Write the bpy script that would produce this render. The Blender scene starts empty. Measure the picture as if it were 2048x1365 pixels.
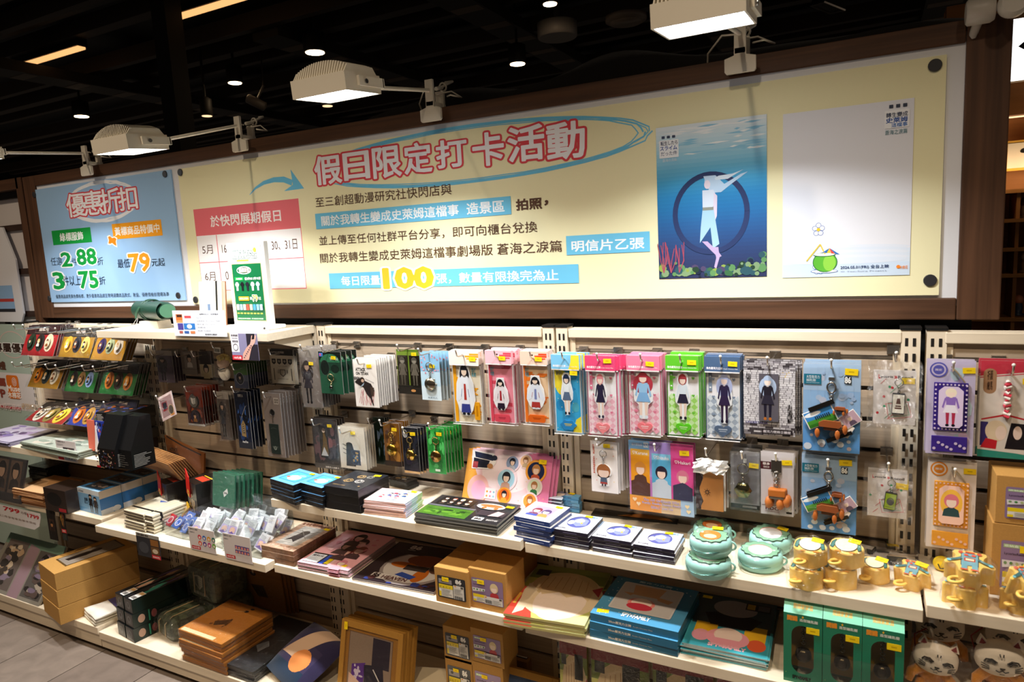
import bpy, bmesh, math, random
import numpy as np
from mathutils import Vector, Matrix, Euler
random.seed(7)
sc = bpy.context.scene
COL = sc.collection

# ---------------------------------------------------------------- camera, world, exposure
CAM = Vector((0.7799, -1.7702, 1.4608))
YAW, PITCH, ROLL, FPX = math.radians(-27.58), math.radians(-7.939), math.radians(-3.0395), 1359.93
_f = Vector((math.sin(YAW)*math.cos(PITCH), math.cos(YAW)*math.cos(PITCH), math.sin(PITCH)))
_r = Vector((math.cos(YAW), -math.sin(YAW), 0)); _u = _r.cross(_f)
_r, _u = _r*math.cos(ROLL)+_u*math.sin(ROLL), -_r*math.sin(ROLL)+_u*math.cos(ROLL)
cam_data = bpy.data.cameras.new('camera')
cam_data.sensor_width = 36; cam_data.lens = FPX*36/2048; cam_data.clip_start = .02
cam = bpy.data.objects.new('camera', cam_data); COL.objects.link(cam)
cam.matrix_world = Matrix(((_r.x,_u.x,-_f.x,CAM.x),(_r.y,_u.y,-_f.y,CAM.y),(_r.z,_u.z,-_f.z,CAM.z),(0,0,0,1)))
sc.camera = cam
cam_data.dof.use_dof = True; cam_data.dof.focus_distance = 2.25; cam_data.dof.aperture_fstop = 6.3

world = bpy.data.worlds.new('hall_ambience'); sc.world = world; world.use_nodes = True
world.node_tree.nodes['Background'].inputs[0].default_value = (1.0, .80, .62, 1)
world.node_tree.nodes['Background'].inputs[1].default_value = 0.06
sc.view_settings.view_transform = 'Standard'; sc.view_settings.look = 'None'
sc.view_settings.exposure = 0.62; sc.view_settings.gamma = 1.0; sc.view_settings.use_curve_mapping = False
sc.cycles.transparent_max_bounces = 24
LED_POWER = 9.0      # glow of a floodlight's diffuser
LED_WATTS = 10.5      # light each floodlight throws through its lens
SPOT_POWER = 55.0     # watts of each warm ceiling spot
# the hall's other ceiling downlights that light this aisle from above and behind the camera
for (x, y, w) in ((-2.6,-1.7,70),(-1.2,-1.9,70),(.3,-2.0,70),(1.5,-2.0,60)):
    ld = bpy.data.lights.new('ceiling_downlight', 'SPOT'); ld.energy = w; ld.color = (1,.80,.58)
    ld.spot_size = math.radians(84); ld.spot_blend = .8; ld.shadow_soft_size = .06
    lo = bpy.data.objects.new('ceiling_downlight', ld); COL.objects.link(lo); lo.location = (x, y, 3.3)
    lo.rotation_euler = (math.radians(20), 0, 0)

# ---------------------------------------------------------------- helpers
def unp(px, py, axis, val):
    """the point on the plane axis=val that the photograph shows at pixel px, py"""
    d = _f + _r*((px-1024)/FPX) - _u*((py-682.5)/FPX)
    return CAM + d*((val-CAM[axis])/d[axis])
CROPS = {'A':(0,620,4.875),'B':(280,640,4.265),'C':(590,650,4.135),'D':(880,650,4.135),'E':(1150,640,4.0135),'F':(1450,640,4.0146),
 'G':(1700,640,4.0144),'H':(0,830,4.55),'I':(250,880,4.549),'J':(520,900,4.55),'K':(820,880,4.266),'L':(1100,860,4.265),'M':(1450,880,4.266),
 'N':(1700,900,3.9),'O':(0,1040,4.2),'P':(300,1060,4.476),'Q':(580,1060,4.476),'R':(860,1080,4.79),'S':(1180,1080,4.79),'T':(1540,1060,4.0315),
 'X':(0,330,3.012),'Z':(580,200,2.768),'Y':(1280,160,2.527),'W':(180,560,4.452)}
def cp(k, x, y):
    a, b, s = CROPS[k]; return a+x/s, b+y/s
def lin(h):
    if not isinstance(h, str): return tuple(h)
    v = [int(h[i:i+2],16)/255 for i in (1,3,5)]
    return tuple(c/12.92 if c <= .04045 else ((c+.055)/1.055)**2.4 for c in v)

MATS = {}
def material(name, rough=.5, metal=0, spec=.5, grain=None, bump=0, bump_scale=200, coat=0, alpha=None, emit=0, sheen=0):
    m = bpy.data.materials.new(name); m.use_nodes = True; nt = m.node_tree; b = nt.nodes['Principled BSDF']
    at = nt.nodes.new('ShaderNodeVertexColor'); at.layer_name = 'Col'; col = at.outputs[0]
    if grain or bump:
        tc = nt.nodes.new('ShaderNodeTexCoord')
    if grain:
        sx, sy, sz, lo, hi, sharp = grain
        mp = nt.nodes.new('ShaderNodeMapping'); mp.inputs['Scale'].default_value = (sx, sy, sz)
        nz = nt.nodes.new('ShaderNodeTexNoise'); nz.inputs['Scale'].default_value = 1; nz.inputs['Detail'].default_value = 5; nz.inputs['Distortion'].default_value = .6
        cr = nt.nodes.new('ShaderNodeMapRange'); cr.inputs['From Min'].default_value = .5-sharp; cr.inputs['From Max'].default_value = .5+sharp
        cr.inputs['To Min'].default_value = lo; cr.inputs['To Max'].default_value = hi
        mx = nt.nodes.new('ShaderNodeVectorMath'); mx.operation = 'SCALE'
        nt.links.new(tc.outputs['Object'], mp.inputs[0]); nt.links.new(mp.outputs[0], nz.inputs[0]); nt.links.new(nz.outputs[0], cr.inputs[0])
        nt.links.new(col, mx.inputs[0]); nt.links.new(cr.outputs[0], mx.inputs['Scale']); col = mx.outputs[0]
    nt.links.new(col, b.inputs['Base Color'])
    b.inputs['Roughness'].default_value = rough; b.inputs['Metallic'].default_value = metal; b.inputs['Specular IOR Level'].default_value = spec
    b.inputs['Coat Weight'].default_value = coat; b.inputs['Coat Roughness'].default_value = .08; b.inputs['Sheen Weight'].default_value = sheen
    if emit:
        nt.links.new(col, b.inputs['Emission Color']); b.inputs['Emission Strength'].default_value = emit
    if bump:
        nz2 = nt.nodes.new('ShaderNodeTexNoise'); nz2.inputs['Scale'].default_value = bump_scale; nz2.inputs['Detail'].default_value = 3
        bp = nt.nodes.new('ShaderNodeBump'); bp.inputs['Strength'].default_value = bump; bp.inputs['Distance'].default_value = .002
        nt.links.new(tc.outputs['Object'], nz2.inputs[0]); nt.links.new(nz2.outputs[0], bp.inputs['Height']); nt.links.new(bp.outputs[0], b.inputs['Normal'])
    MATS[name] = m; return m
material('paper', .6, spec=.25)
material('gloss', .25, spec=.5)
material('plastic', .4)
material('metal', .22, 1)
material('steel_paint', .45, bump=.05, bump_scale=400)
material('wood_pale', .5, grain=(3,60,60,.90,1.05,.2), spec=.3)
material('wood_pale_z', .5, grain=(60,60,3,.90,1.05,.2), spec=.3)
material('slat', .5, grain=(2.5,50,110,.80,1.06,.2), spec=.3)
material('wood_dark', .5, grain=(2.2,60,60,.55,1.25,.22), spec=.3)
material('wood_dark_z', .5, grain=(60,60,2.2,.55,1.25,.22), spec=.3)
material('wood_worn', .6, grain=(30,120,40,.5,1.3,.25), spec=.3)
material('kraft', .7, grain=(300,300,300,.92,1.05,.2), spec=.2)
material('fabric', .9, bump=.5, bump_scale=900, spec=.1, sheen=.2)
material('camo', .55, grain=(45,45,45,.55,1.5,.06), spec=.4, coat=.3)
material('leather', .38, bump=.25, bump_scale=500, spec=.5)
material('plush', .85, bump=.8, bump_scale=300, sheen=.5)
material('rubber', .5)
material('floor_tile', .55, grain=(14,14,14,.85,1.12,.2), bump=.2, bump_scale=60, spec=.3)
material('black_ceiling', .6, spec=.3)
material('led', .4, emit=LED_POWER)
material('warm_lamp', .4, emit=18)
material('dim_lamp', .4, emit=.9)
material('sign_light', .4, emit=1.3)
def film(name, mix, rough, bump, scale, tint=(1,1,1)):
    m = bpy.data.materials.new(name); m.use_nodes = True; nt = m.node_tree; nt.nodes.clear()
    out = nt.nodes.new('ShaderNodeOutputMaterial'); mix_n = nt.nodes.new('ShaderNodeMixShader'); tr = nt.nodes.new('ShaderNodeBsdfTransparent'); gl = nt.nodes.new('ShaderNodeBsdfGlossy')
    tr.inputs[0].default_value = (*tint,1); gl.inputs['Roughness'].default_value = rough
    lw = nt.nodes.new('ShaderNodeLayerWeight'); lw.inputs[0].default_value = .25
    mr = nt.nodes.new('ShaderNodeMapRange'); mr.inputs['To Min'].default_value = mix; mr.inputs['To Max'].default_value = min(1, mix+.22)
    tc = nt.nodes.new('ShaderNodeTexCoord'); nz = nt.nodes.new('ShaderNodeTexNoise'); nz.inputs['Scale'].default_value = scale; nz.inputs['Detail'].default_value = 4; nz.inputs['Distortion'].default_value = 1.2
    bp = nt.nodes.new('ShaderNodeBump'); bp.inputs['Strength'].default_value = bump; bp.inputs['Distance'].default_value = .01
    L = nt.links.new
    L(tc.outputs['Object'], nz.inputs[0]); L(nz.outputs[0], bp.inputs['Height']); L(bp.outputs[0], gl.inputs['Normal']); L(bp.outputs[0], lw.inputs['Normal'])
    L(lw.outputs['Fresnel'], mr.inputs[0]); L(mr.outputs[0], mix_n.inputs[0]); L(tr.outputs[0], mix_n.inputs[1]); L(gl.outputs[0], mix_n.inputs[2]); L(mix_n.outputs[0], out.inputs[0])
    MATS[name] = m
film('film', .025, .12, .5, 45)
film('crinkle', .07, .17, 1.0, 75)
film('acrylic', .035, .03, .02, 10, (.96,.98,.98))

class MB:
    """collects faces with a colour and a material, then links them as ONE mesh object"""
    def __init__(s, mat='paper'): s.v=[]; s.f=[]; s.c=[]; s.m=[]; s.sm=[]; s.mat=mat
    def add(s, pts, faces, col, mat=None, smooth=False):
        o = len(s.v); s.v.extend([tuple(p) for p in pts]); c = lin(col)
        for f in faces:
            s.f.append([i+o for i in f]); s.c.append(c); s.m.append(mat or s.mat); s.sm.append(smooth)
        return s
    def box(s, x0,y0,z0,x1,y1,z1, col, mat=None, bev=0, rot=None):
        if bev:
            bm = bmesh.new(); bmesh.ops.create_cube(bm, size=1, matrix=Matrix.Diagonal((x1-x0,y1-y0,z1-z0,1)))
            bmesh.ops.bevel(bm, geom=bm.edges[:], offset=bev, segments=2, affect='EDGES', profile=.5)
            c = Vector(((x0+x1)/2,(y0+y1)/2,(z0+z1)/2))
            for i,v in enumerate(bm.verts): v.index = i
            s.add([c+v.co for v in bm.verts], [[v.index for v in f.verts] for f in bm.faces], col, mat); bm.free(); return s
        p = [(x0,y0,z0),(x1,y0,z0),(x1,y1,z0),(x0,y1,z0),(x0,y0,z1),(x1,y0,z1),(x1,y1,z1),(x0,y1,z1)]
        return s.add(p, [(3,2,1,0),(4,5,6,7),(0,1,5,4),(1,2,6,5),(2,3,7,6),(3,0,4,7)], col, mat)
    def tube(s, path, r, col, mat=None, n=8, closed=False):
        path = [Vector(p) for p in path]; k = len(path); pts=[]; rr = r if isinstance(r,(list,tuple)) else [r]*k
        prev = None
        for i,p in enumerate(path):
            a = path[i-1] if (i or closed) else p; b = path[(i+1)%k] if (i<k-1 or closed) else p
            t = (b-a).normalized()
            up = prev if prev is not None else (Vector((0,0,1)) if abs(t.z)<.9 else Vector((1,0,0)))
            u = (up - t*up.dot(t)).normalized(); prev = u; w = t.cross(u)
            for j in range(n):
                an = 2*math.pi*j/n; pts.append(p+(u*math.cos(an)+w*math.sin(an))*rr[i])
        F = [(i*n+j, i*n+(j+1)%n, ((i+1)%k)*n+(j+1)%n, ((i+1)%k)*n+j) for i in range(k if closed else k-1) for j in range(n)]
        s.add(pts, F, col, mat, True)
        if not closed: s.add([pts[j] for j in range(n)]+[pts[(k-1)*n+j] for j in range(n)], [list(range(n))[::-1], list(range(n,2*n))], col, mat)
        return s
    def ring(s, c, R, r, axis, col, mat=None, n=20, m=6, sq=1.0):
        a = Vector(axis).normalized(); u = a.orthogonal().normalized() if abs(a.y)<.9 else Vector((1,0,0)); w = a.cross(u)
        return s.tube([Vector(c)+u*R*math.cos(2*math.pi*i/n)+w*R*sq*math.sin(2*math.pi*i/n) for i in range(n)], r, col, mat, m, True)
    def lathe(s, prof, col, mat=None, c=(0,0,0), axis='Z', n=24, sx=1, sy=1):
        pts=[]; k=len(prof)
        for (r,z) in prof:
            for j in range(n):
                x=r*math.cos(2*math.pi*j/n)*sx; y=r*math.sin(2*math.pi*j/n)*sy
                q = (x,y,z) if axis=='Z' else ((x,-z,y) if axis=='Y' else (z,x,y))
                pts.append((c[0]+q[0],c[1]+q[1],c[2]+q[2]))
        F=[(i*n+j,i*n+(j+1)%n,(i+1)*n+(j+1)%n,(i+1)*n+j) for i in range(k-1) for j in range(n)]
        s.add(pts,F,col,mat,True)
        s.add([pts[j] for j in range(n)]+[pts[(k-1)*n+j] for j in range(n)],[list(range(n))[::-1],list(range(n,2*n))],col,mat)
        return s
    def ball(s, c, r, col, mat=None, n=20, m=12):
        rx,ry,rz = r if isinstance(r,(tuple,list)) else (r,r,r)
        pts=[(c[0]+rx*math.sin(math.pi*i/m)*math.cos(2*math.pi*j/n), c[1]+ry*math.sin(math.pi*i/m)*math.sin(2*math.pi*j/n), c[2]+rz*math.cos(math.pi*i/m)) for i in range(m+1) for j in range(n)]
        return s.add(pts,[(i*n+j,(i+1)*n+j,(i+1)*n+(j+1)%n,i*n+(j+1)%n) for i in range(m) for j in range(n)],col,mat,True)
    def prism(s, poly, z0, z1, col, mat=None, T=None, smooth=False):
        """2-D outline extruded from z0 to z1; T maps (x,y,z) to local space"""
        T = T or (lambda x,y,z:(x,y,z)); n=len(poly)
        p=[T(x,y,z0) for x,y in poly]+[T(x,y,z1) for x,y in poly]
        s.add(p,[list(range(n))[::-1],list(range(n,2*n))],col,mat)
        return s.add(p,[(i,(i+1)%n,n+(i+1)%n,n+i) for i in range(n)],col,mat,smooth)
    def cv(s, O, U, V, w, h, mat=None, eps=.00004): return Canvas(s, O, U, V, w, h, mat or s.mat, eps)
    def build(s, name, parent=None, loc=None, rot=None):
        me = bpy.data.meshes.new(name); me.from_pydata(s.v, [], s.f)
        used = sorted(set(s.m)); ix = {k:i for i,k in enumerate(used)}
        for k in used: me.materials.append(MATS[k])
        me.polygons.foreach_set('material_index', [ix[k] for k in s.m]); me.polygons.foreach_set('use_smooth', s.sm)
        ca = me.color_attributes.new('Col','FLOAT_COLOR','CORNER'); buf=[]
        for f,c in zip(s.f,s.c): buf.extend((c[0],c[1],c[2],1)*len(f))
        ca.data.foreach_set('color', buf); me.update()
        o = bpy.data.objects.new(name, me); COL.objects.link(o)
        if parent is not None: o.parent = parent
        if loc is not None: o.location = loc
        if rot is not None: o.rotation_euler = rot
        return o

_txt = {}
def text_mesh(body, off):
    k = (body, off)
    if k in _txt: return _txt[k]
    if off:                                # heavier letters: the outline grown by off, traced on a fine grid
        v, f, *bb = text_mesh(body, 0); cnt = {}
        for p in f:
            for i in range(len(p)):
                key = (min(p[i-1],p[i]), max(p[i-1],p[i])); cnt[key] = cnt.get(key, 0)+1
        E = [(v[i],v[j]) for (i,j),q in cnt.items() if q == 1]
        g = min(.026, max(.011, off/2.6)); pad = off+2*g; X0 = bb[0]-pad; Y0 = bb[1]-pad
        nx = int((bb[2]+pad-X0)/g)+2; ny = int((bb[3]+pad-Y0)/g)+2
        D = np.full((ny,nx), 9.0); IN = np.zeros((ny,nx), bool); gx = X0+g*np.arange(nx); gy = Y0+g*np.arange(ny)+1e-7
        for (ax,ay),(bx,by) in E:
            r = off+2.5*g
            i0=max(0,int((min(ax,bx)-r-X0)/g)); i1=min(nx,int((max(ax,bx)+r-X0)/g)+2); j0=max(0,int((min(ay,by)-r-Y0)/g)); j1=min(ny,int((max(ay,by)+r-Y0)/g)+2)
            xx = gx[None,i0:i1]; yy = gy[j0:j1,None]; dx=bx-ax; dy=by-ay; t = np.clip(((xx-ax)*dx+(yy-ay)*dy)/(dx*dx+dy*dy+1e-12),0,1)
            D[j0:j1,i0:i1] = np.minimum(D[j0:j1,i0:i1], np.hypot(xx-ax-t*dx, yy-ay-t*dy))
            for j in range(max(0,int((min(ay,by)-Y0)/g)-1), min(ny,int((max(ay,by)-Y0)/g)+2)):
                if (ay > gy[j]) != (by > gy[j]): IN[j, gx > ax+(gy[j]-ay)*dx/dy] ^= True
        S = np.where(IN, off+np.minimum(D,1), off-D); V = []; F = []
        P = S > 0
        for j in range(ny-1):
            run = None
            for i in range(nx-1):
                k4 = (P[j,i],P[j,i+1],P[j+1,i+1],P[j+1,i])
                if all(k4):
                    if run is None: run = i
                    continue
                if run is not None:
                    o=len(V); V += [(gx[run],gy[j]),(gx[i],gy[j]),(gx[i],gy[j+1]),(gx[run],gy[j+1])]; F.append([o,o+1,o+2,o+3]); run = None
                if not any(k4): continue
                cs = ((j,i),(j,i+1),(j+1,i+1),(j+1,i)); poly = []
                for m in range(4):
                    a_,b_ = cs[m],cs[(m+1)%4]
                    if P[a_]: poly.append((gx[a_[1]],gy[a_[0]]))
                    if P[a_] != P[b_]:
                        t = S[a_]/(S[a_]-S[b_]); poly.append((gx[a_[1]]+(gx[b_[1]]-gx[a_[1]])*t, gy[a_[0]]+(gy[b_[0]]-gy[a_[0]])*t))
                o=len(V); V += poly; F.append(list(range(o,o+len(poly))))
        _txt[k] = ([(float(a_),float(b_)) for a_,b_ in V], F, *bb); return _txt[k]
    c = bpy.data.curves.new('lettering','FONT'); c.body = body; c.resolution_u = 2
    o = bpy.data.objects.new('lettering', c); COL.objects.link(o)
    dg = bpy.context.evaluated_depsgraph_get(); m = bpy.data.meshes.new_from_object(o.evaluated_get(dg))
    bm = bmesh.new(); bm.from_mesh(m); bmesh.ops.remove_doubles(bm, verts=bm.verts, dist=1e-5); bm.to_mesh(m); bm.free()
    v = [(p.co.x,p.co.y) for p in m.vertices]; f = [list(p.vertices) if p.normal.z > 0 else list(p.vertices)[::-1] for p in m.polygons]
    bpy.data.objects.remove(o); bpy.data.curves.remove(c); bpy.data.meshes.remove(m)
    x0=min(a for a,b in v); x1=max(a for a,b in v); y0=min(b for a,b in v); y1=max(b for a,b in v)
    _txt[k] = (v, f, x0, y0, x1, y1)
    return _txt[k]
class Canvas:
    """prints flat colour shapes on a face of a part; coordinates run 0..1 across the face"""
    def __init__(s, mb, O, U, V, w, h, mat, eps):
        s.mb=mb; s.O=Vector(O); s.U=Vector(U)*w; s.V=Vector(V)*h; s.N=Vector(U).cross(Vector(V)); s.mat=mat; s.eps=eps; s.k=1; s.w=w; s.h=h
    def pt(s, x, y): return s.O+s.U*x+s.V*y+s.N*(s.eps*min(s.k,40)+4e-6*max(0,s.k-40))
    def p(s, pts, col, mat=None):
        s.mb.add([s.pt(*q) for q in pts],[list(range(len(pts)))],col,mat or s.mat); s.k+=1; return s
    def r(s, x0,y0,x1,y1, col, mat=None): return s.p([(x0,y0),(x1,y0),(x1,y1),(x0,y1)],col,mat)
    def rr(s, x0,y0,x1,y1, rad, col, mat=None):
        a=rad/s.w; b=rad/s.h; pts=[]
        for cx,cy,st in ((x1-a,y1-b,0),(x0+a,y1-b,90),(x0+a,y0+b,180),(x1-a,y0+b,270)):
            for i in range(5): t=math.radians(st+i*22.5); pts.append((cx+a*math.cos(t),cy+b*math.sin(t)))
        return s.p(pts,col,mat)
    def e(s, cx,cy,rx,ry, col, n=22, a0=0, a1=360, mat=None):
        full = a1-a0>=360
        return s.p([(cx+rx*math.cos(math.radians(a0+(a1-a0)*i/(n if full else n-1))),cy+ry*math.sin(math.radians(a0+(a1-a0)*i/(n if full else n-1)))) for i in range(n)],col,mat)
    def c(s, cx,cy,rad, col, n=22, mat=None): return s.e(cx,cy,rad/s.w,rad/s.h,col,n,mat=mat)
    def band(s, pts, wd, col, mat=None):
        """open or closed stroke through pts, wd in metres (number or list)"""
        P=[Vector((x*s.w,y*s.h)) for x,y in pts]; L=[];R=[]; n=len(P)
        for i in range(n):
            t=(P[min(i+1,n-1)]-P[max(i-1,0)]).normalized(); nn=Vector((-t.y,t.x)); q=(wd[i] if isinstance(wd,(list,tuple)) else wd)/2
            L.append(P[i]+nn*q); R.append(P[i]-nn*q)
        V=[s.pt(a.x/s.w,a.y/s.h) for a in L+R]
        s.mb.add(V,[(n+i,n+i+1,i+1,i) for i in range(n-1)],col,mat or s.mat); s.k+=1; return s
    def loop(s, cx,cy,rx,ry, wd, col, n=36, jit=0, a0=0, a1=360):
        rnd=random.Random(int(cx*999)+n)
        pts=[(cx+rx*(1+rnd.uniform(-jit,jit))*math.cos(math.radians(a0+(a1-a0)*i/n)),cy+ry*(1+rnd.uniform(-jit,jit))*math.sin(math.radians(a0+(a1-a0)*i/n))) for i in range(n+1)]
        return s.band(pts,wd,col)
    def t(s, body, x0,y0,x1,y1, col, off=0, grow=0, mat=None):
        v,f,a0,b0,a1,b1 = text_mesh(body, 0); vv,ff,_,_,_,_ = text_mesh(body, off) if off else (v,f,0,0,0,0)
        sx=(x1-x0)/(a1-a0); sy=(y1-y0)/(b1-b0)
        s.mb.add([s.pt(x0+(a-a0)*sx,y0+(b-b0)*sy) for a,b in vv],ff,col,mat or s.mat); s.k+=1; return s
def front(mb, w, h, mat=None, y=0, eps=.00004):      # canvas on the face that looks at the aisle; x runs -w/2..w/2, z runs -h..0
    return mb.cv((-w/2, y, -h),(1,0,0),(0,0,1), w, h, mat, eps)
def top(mb, w, d, z, mat=None, x=0, y=0, eps=.00004):  # canvas on an upward face, near edge at y
    return mb.cv((-w/2+x, y, z),(1,0,0),(0,1,0), w, d, mat, eps)
def side(mb, w, h, y=0, mat=None, z=0, eps=.00004):
    return mb.cv((-w/2, y, z),(1,0,0),(0,0,1), w, h, mat, eps)

def tag(o, label=None, cat=None, group=None, kind=None):
    for k,v in (('label',label),('category',cat),('group',group),('kind',kind)):
        if v: o[k]=v
    return o
def thing(name, label, cat, loc=(0,0,0), rot=(0,0,0), group=None):
    o = bpy.data.objects.new(name, None); COL.objects.link(o); o.empty_display_size=.03
    o.location=loc; o.rotation_euler=rot; return tag(o,label,cat,group)
def struct(o): o['kind']='structure'; return o
def dup(root, loc=None, rot=None, label=None, group=None):
    r = root.copy(); COL.objects.link(r)
    if loc is not None: r.location=loc
    if rot is not None: r.rotation_euler=rot
    if label: r['label']=label
    if group: r['group']=group
    for ch in list(root.children):
        c=ch.copy(); COL.objects.link(c); c.parent=r
        for g in list(ch.children):
            d=g.copy(); COL.objects.link(d); d.parent=c
    return r
ORD=['topmost','second','third','fourth','fifth','sixth','seventh','eighth','ninth','tenth','eleventh','twelfth','thirteenth','fourteenth','fifteenth','sixteenth']

# ---------------------------------------------------------------- the hall: floor, ceiling, walls
PALE='#E6D7BE'; PALE2='#DAC9AE'; BROWN='#573B29'; PANELW='#EDEDEF'; SLAT='#B3A08A'
mb=MB('floor_tile')
mb.add([(-9,-5,-.02),(5,-5,-.02),(5,8,-.02),(-9,8,-.02)],[(0,1,2,3)],'#2A2725')
for i in range(-26,9):
    for j in range(-5,1):
        if i < -14 or i>3: continue
        x0=i*.30; off=(i%2)*.3; y0=j*.6+off
        mb.box(x0+.002,y0+.002,-.02,x0+.298,y0+.598,0,'#7d7065' if (i*7+j*3)%3 else '#74675d')
struct(mb.build('floor'))
mb=MB('black_ceiling'); mb.box(-16,-6,3.75,6,12,3.8,'#0b0a0a'); struct(mb.build('ceiling'))
for i in range(17):       # open black baffles and ducts under the slab
    y=-.4+i*.52; mb=MB('black_ceiling'); z=3.42+(i%3)*.06
    mb.box(-15,y,z,5,y+.07+.05*(i%2),z+.14,'#3a312a'); struct(mb.build('ceiling_beam'))
for i,(x,y0,y1,z) in enumerate(((-6.5,.8,9,3.3),(-4.0,2.8,10,3.35),(-2.3,2,10,3.4),(-.6,2.5,10,3.36),(1.2,1.5,10,3.3))):
    mb=MB('black_ceiling'); mb.box(x,y0,z,x+.3,y1,z+.1,'#241f1b')
    for k in range(14): mb.box(x+.02,y0+.3+k*.5,z-.004,x+.28,y0+.42+k*.5,z,'#6a5c50')
    struct(mb.build('ceiling_duct'))
mb=MB('black_ceiling'); mb.box(-16,11,0,6,11.1,3.8,'#0c0b0b')
for k in range(9): mb.box(-9+k*1.1,10.96,2.3,-8.2+k*1.1,11,3.0,'#1d1a1a')
struct(mb.build('wall_back'))
mb=MB('black_ceiling'); mb.box(-16,-6,0,-15.9,12,3.8,'#0c0b0b'); struct(mb.build('wall_left'))
mb=MB('black_ceiling'); mb.box(-4.16,1.95,0,-4.0,2.1,3.75,'#0f0e0e'); struct(mb.build('trim_1'))
mb=MB('black_ceiling'); mb.box(-15,1.9,3.62,-4.05,2.05,3.75,'#141210'); struct(mb.build('trim_2'))

def beam_lamp(x0,x1,y,z,label):
    t=thing('linear_ceiling_light',label,'ceiling light',((x0+x1)/2,y,z)); h=(x1-x0)/2
    mb=MB('black_ceiling'); mb.box(-h,-.05,.02,h,.05,.10,'#111'+'111'); mb.build('housing',t)
    mb=MB('dim_lamp'); mb.box(-h+.01,-.035,0,h-.01,.035,.02,'#f0b070'); mb.build('diffuser',t)
beam_lamp(-4.35,-3.2,2.28,3.46,'long warm linear light below the dark beams above the tall black post')
beam_lamp(-6.7,-5.62,2.30,3.46,'short warm linear light in the dark beyond the black post')

def spot(px,py,z,r,label,lit=True,mat='warm_lamp',power=0):
    p=unp(px,py,2,z); t=thing('ceiling_spotlight',label,'spotlight',p)
    mb=MB('black_ceiling'); mb.lathe([(r*1.1,.0),(r*1.15,.02),(r*1.15,.16),(r*.5,.18)],'#151312'); mb.tube([(0,0,.17),(0,0,3.75-z)],.012,'#151312'); mb.build('housing',t)
    mb=MB(mat); mb.lathe([(0.001,-.004),(r*.95,-.004),(r*.95,.01)],'#ffd9a8' if lit else '#8a8580'); mb.build('lens',t)
    if power:
        ld=bpy.data.lights.new('spot_glow','SPOT'); ld.energy=power; ld.color=(1,.8,.6); ld.spot_size=math.radians(100); ld.spot_blend=.7; ld.shadow_soft_size=r
        o=bpy.data.objects.new('spot_glow',ld); COL.objects.link(o); o.parent=t; o.location=(0,0,-.03)
    return t
spot(630,105,3.25,.085,'brightest round ceiling spotlight glaring above a floodlight',power=SPOT_POWER)
spot(1100,8,3.3,.055,'bright ceiling spotlight high at the upper edge of view',power=SPOT_POWER)
spot(470,166,3.2,.065,'small oval warm downlight over the dark hall',mat='warm_lamp')
spot(163,233,3.2,.075,'tilted warm downlight far beyond the black post')
spot(1035,128,3.1,.07,'small cool white downlight low between beams',mat='warm_lamp')
spot(655,212,2.9,.05,'tiny dim downlight just under the second floodlight',mat='dim_lamp')
spot(414,232,2.9,.05,'tiny dim downlight above the clamp between two floodlights',mat='dim_lamp')
def can_light(px,py,z,label):
    t=thing('recessed_can_light',label,'ceiling light',unp(px,py,2,z))
    mb=MB('steel_paint'); mb.lathe([(.16,0),(.17,.01),(.17,.12),(.14,.12),(.14,.005)],'#8d8784',n=28); mb.tube([(0,0,.11),(0,0,3.75-z)],.03,'#3a3634'); mb.build('rim',t)
    mb=MB('metal'); mb.lathe([(.001,.06),(.13,.05),(.14,.012)],'#777370',n=28); mb.build('reflector',t)
can_light(1115,76,3.2,'grey cylindrical can light with a mirror reflector, unlit')
t=thing('ceiling_speaker','flat pale round ceiling disc beside the unlit can light','speaker',unp(1252,45,2,3.25))
mb=MB('steel_paint'); mb.lathe([(.14,0),(.17,.015),(.17,.05),(.05,.06)],'#7d7066',n=28); mb.build('rim',t)
mb=MB('steel_paint'); mb.lathe([(.001,-.004),(.135,-.004),(.135,.004)],'#8b7d72',n=28); mb.build('grille',t)
def projector(px,py,z,label,s=.10):
    t=thing('track_spotlight',label,'spotlight',unp(px,py,2,z),(0,.5,.6))
    mb=MB('steel_paint'); mb.lathe([(s*.45,-s),(s*.5,-s*.9),(s*.5,s),(s*.3,s*1.1)],'#6f6862',axis='X'); mb.build('housing',t)
    mb=MB('steel_paint'); mb.tube([(0,0,s*.4),(0,0,s*2)],s*.12,'#5a5450'); mb.tube([(0,0,s*2),(-.4,.1,3.9-z)],s*.08,'#2a2624'); mb.build('mount',t)
projector(512,205,3.0,'small grey cylinder spotlight hanging unlit over the hall',.09)
def square_lamp(px,py,z,label):
    t=thing('square_spotlight',label,'spotlight',unp(px,py,2,z),(.2,.3,.7))
    mb=MB('black_ceiling'); mb.box(-.10,-.10,0,.10,.10,.12,'#0c0c0c'); mb.build('housing',t)
    mb=MB('metal'); mb.box(-.105,-.105,-.012,.105,-.09,.0,'#cfc6bd').box(-.105,.09,-.012,.105,.105,0,'#cfc6bd').box(-.105,-.09,-.012,-.09,.09,0,'#cfc6bd').box(.09,-.09,-.012,.105,.09,0,'#cfc6bd'); mb.build('rim',t)
square_lamp(1655,14,3.3,'black square ceiling lamp with a bright rim above the big clamp')
mb=MB('steel_paint')
for k in range(2): mb.box(-.4,3+k*.5,3.2,4,3.03+k*.5,3.24,'#8d8a88')
tag(mb.build('lighting_track'),'pale double lighting track running behind the nearer floodlight','track')
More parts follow.
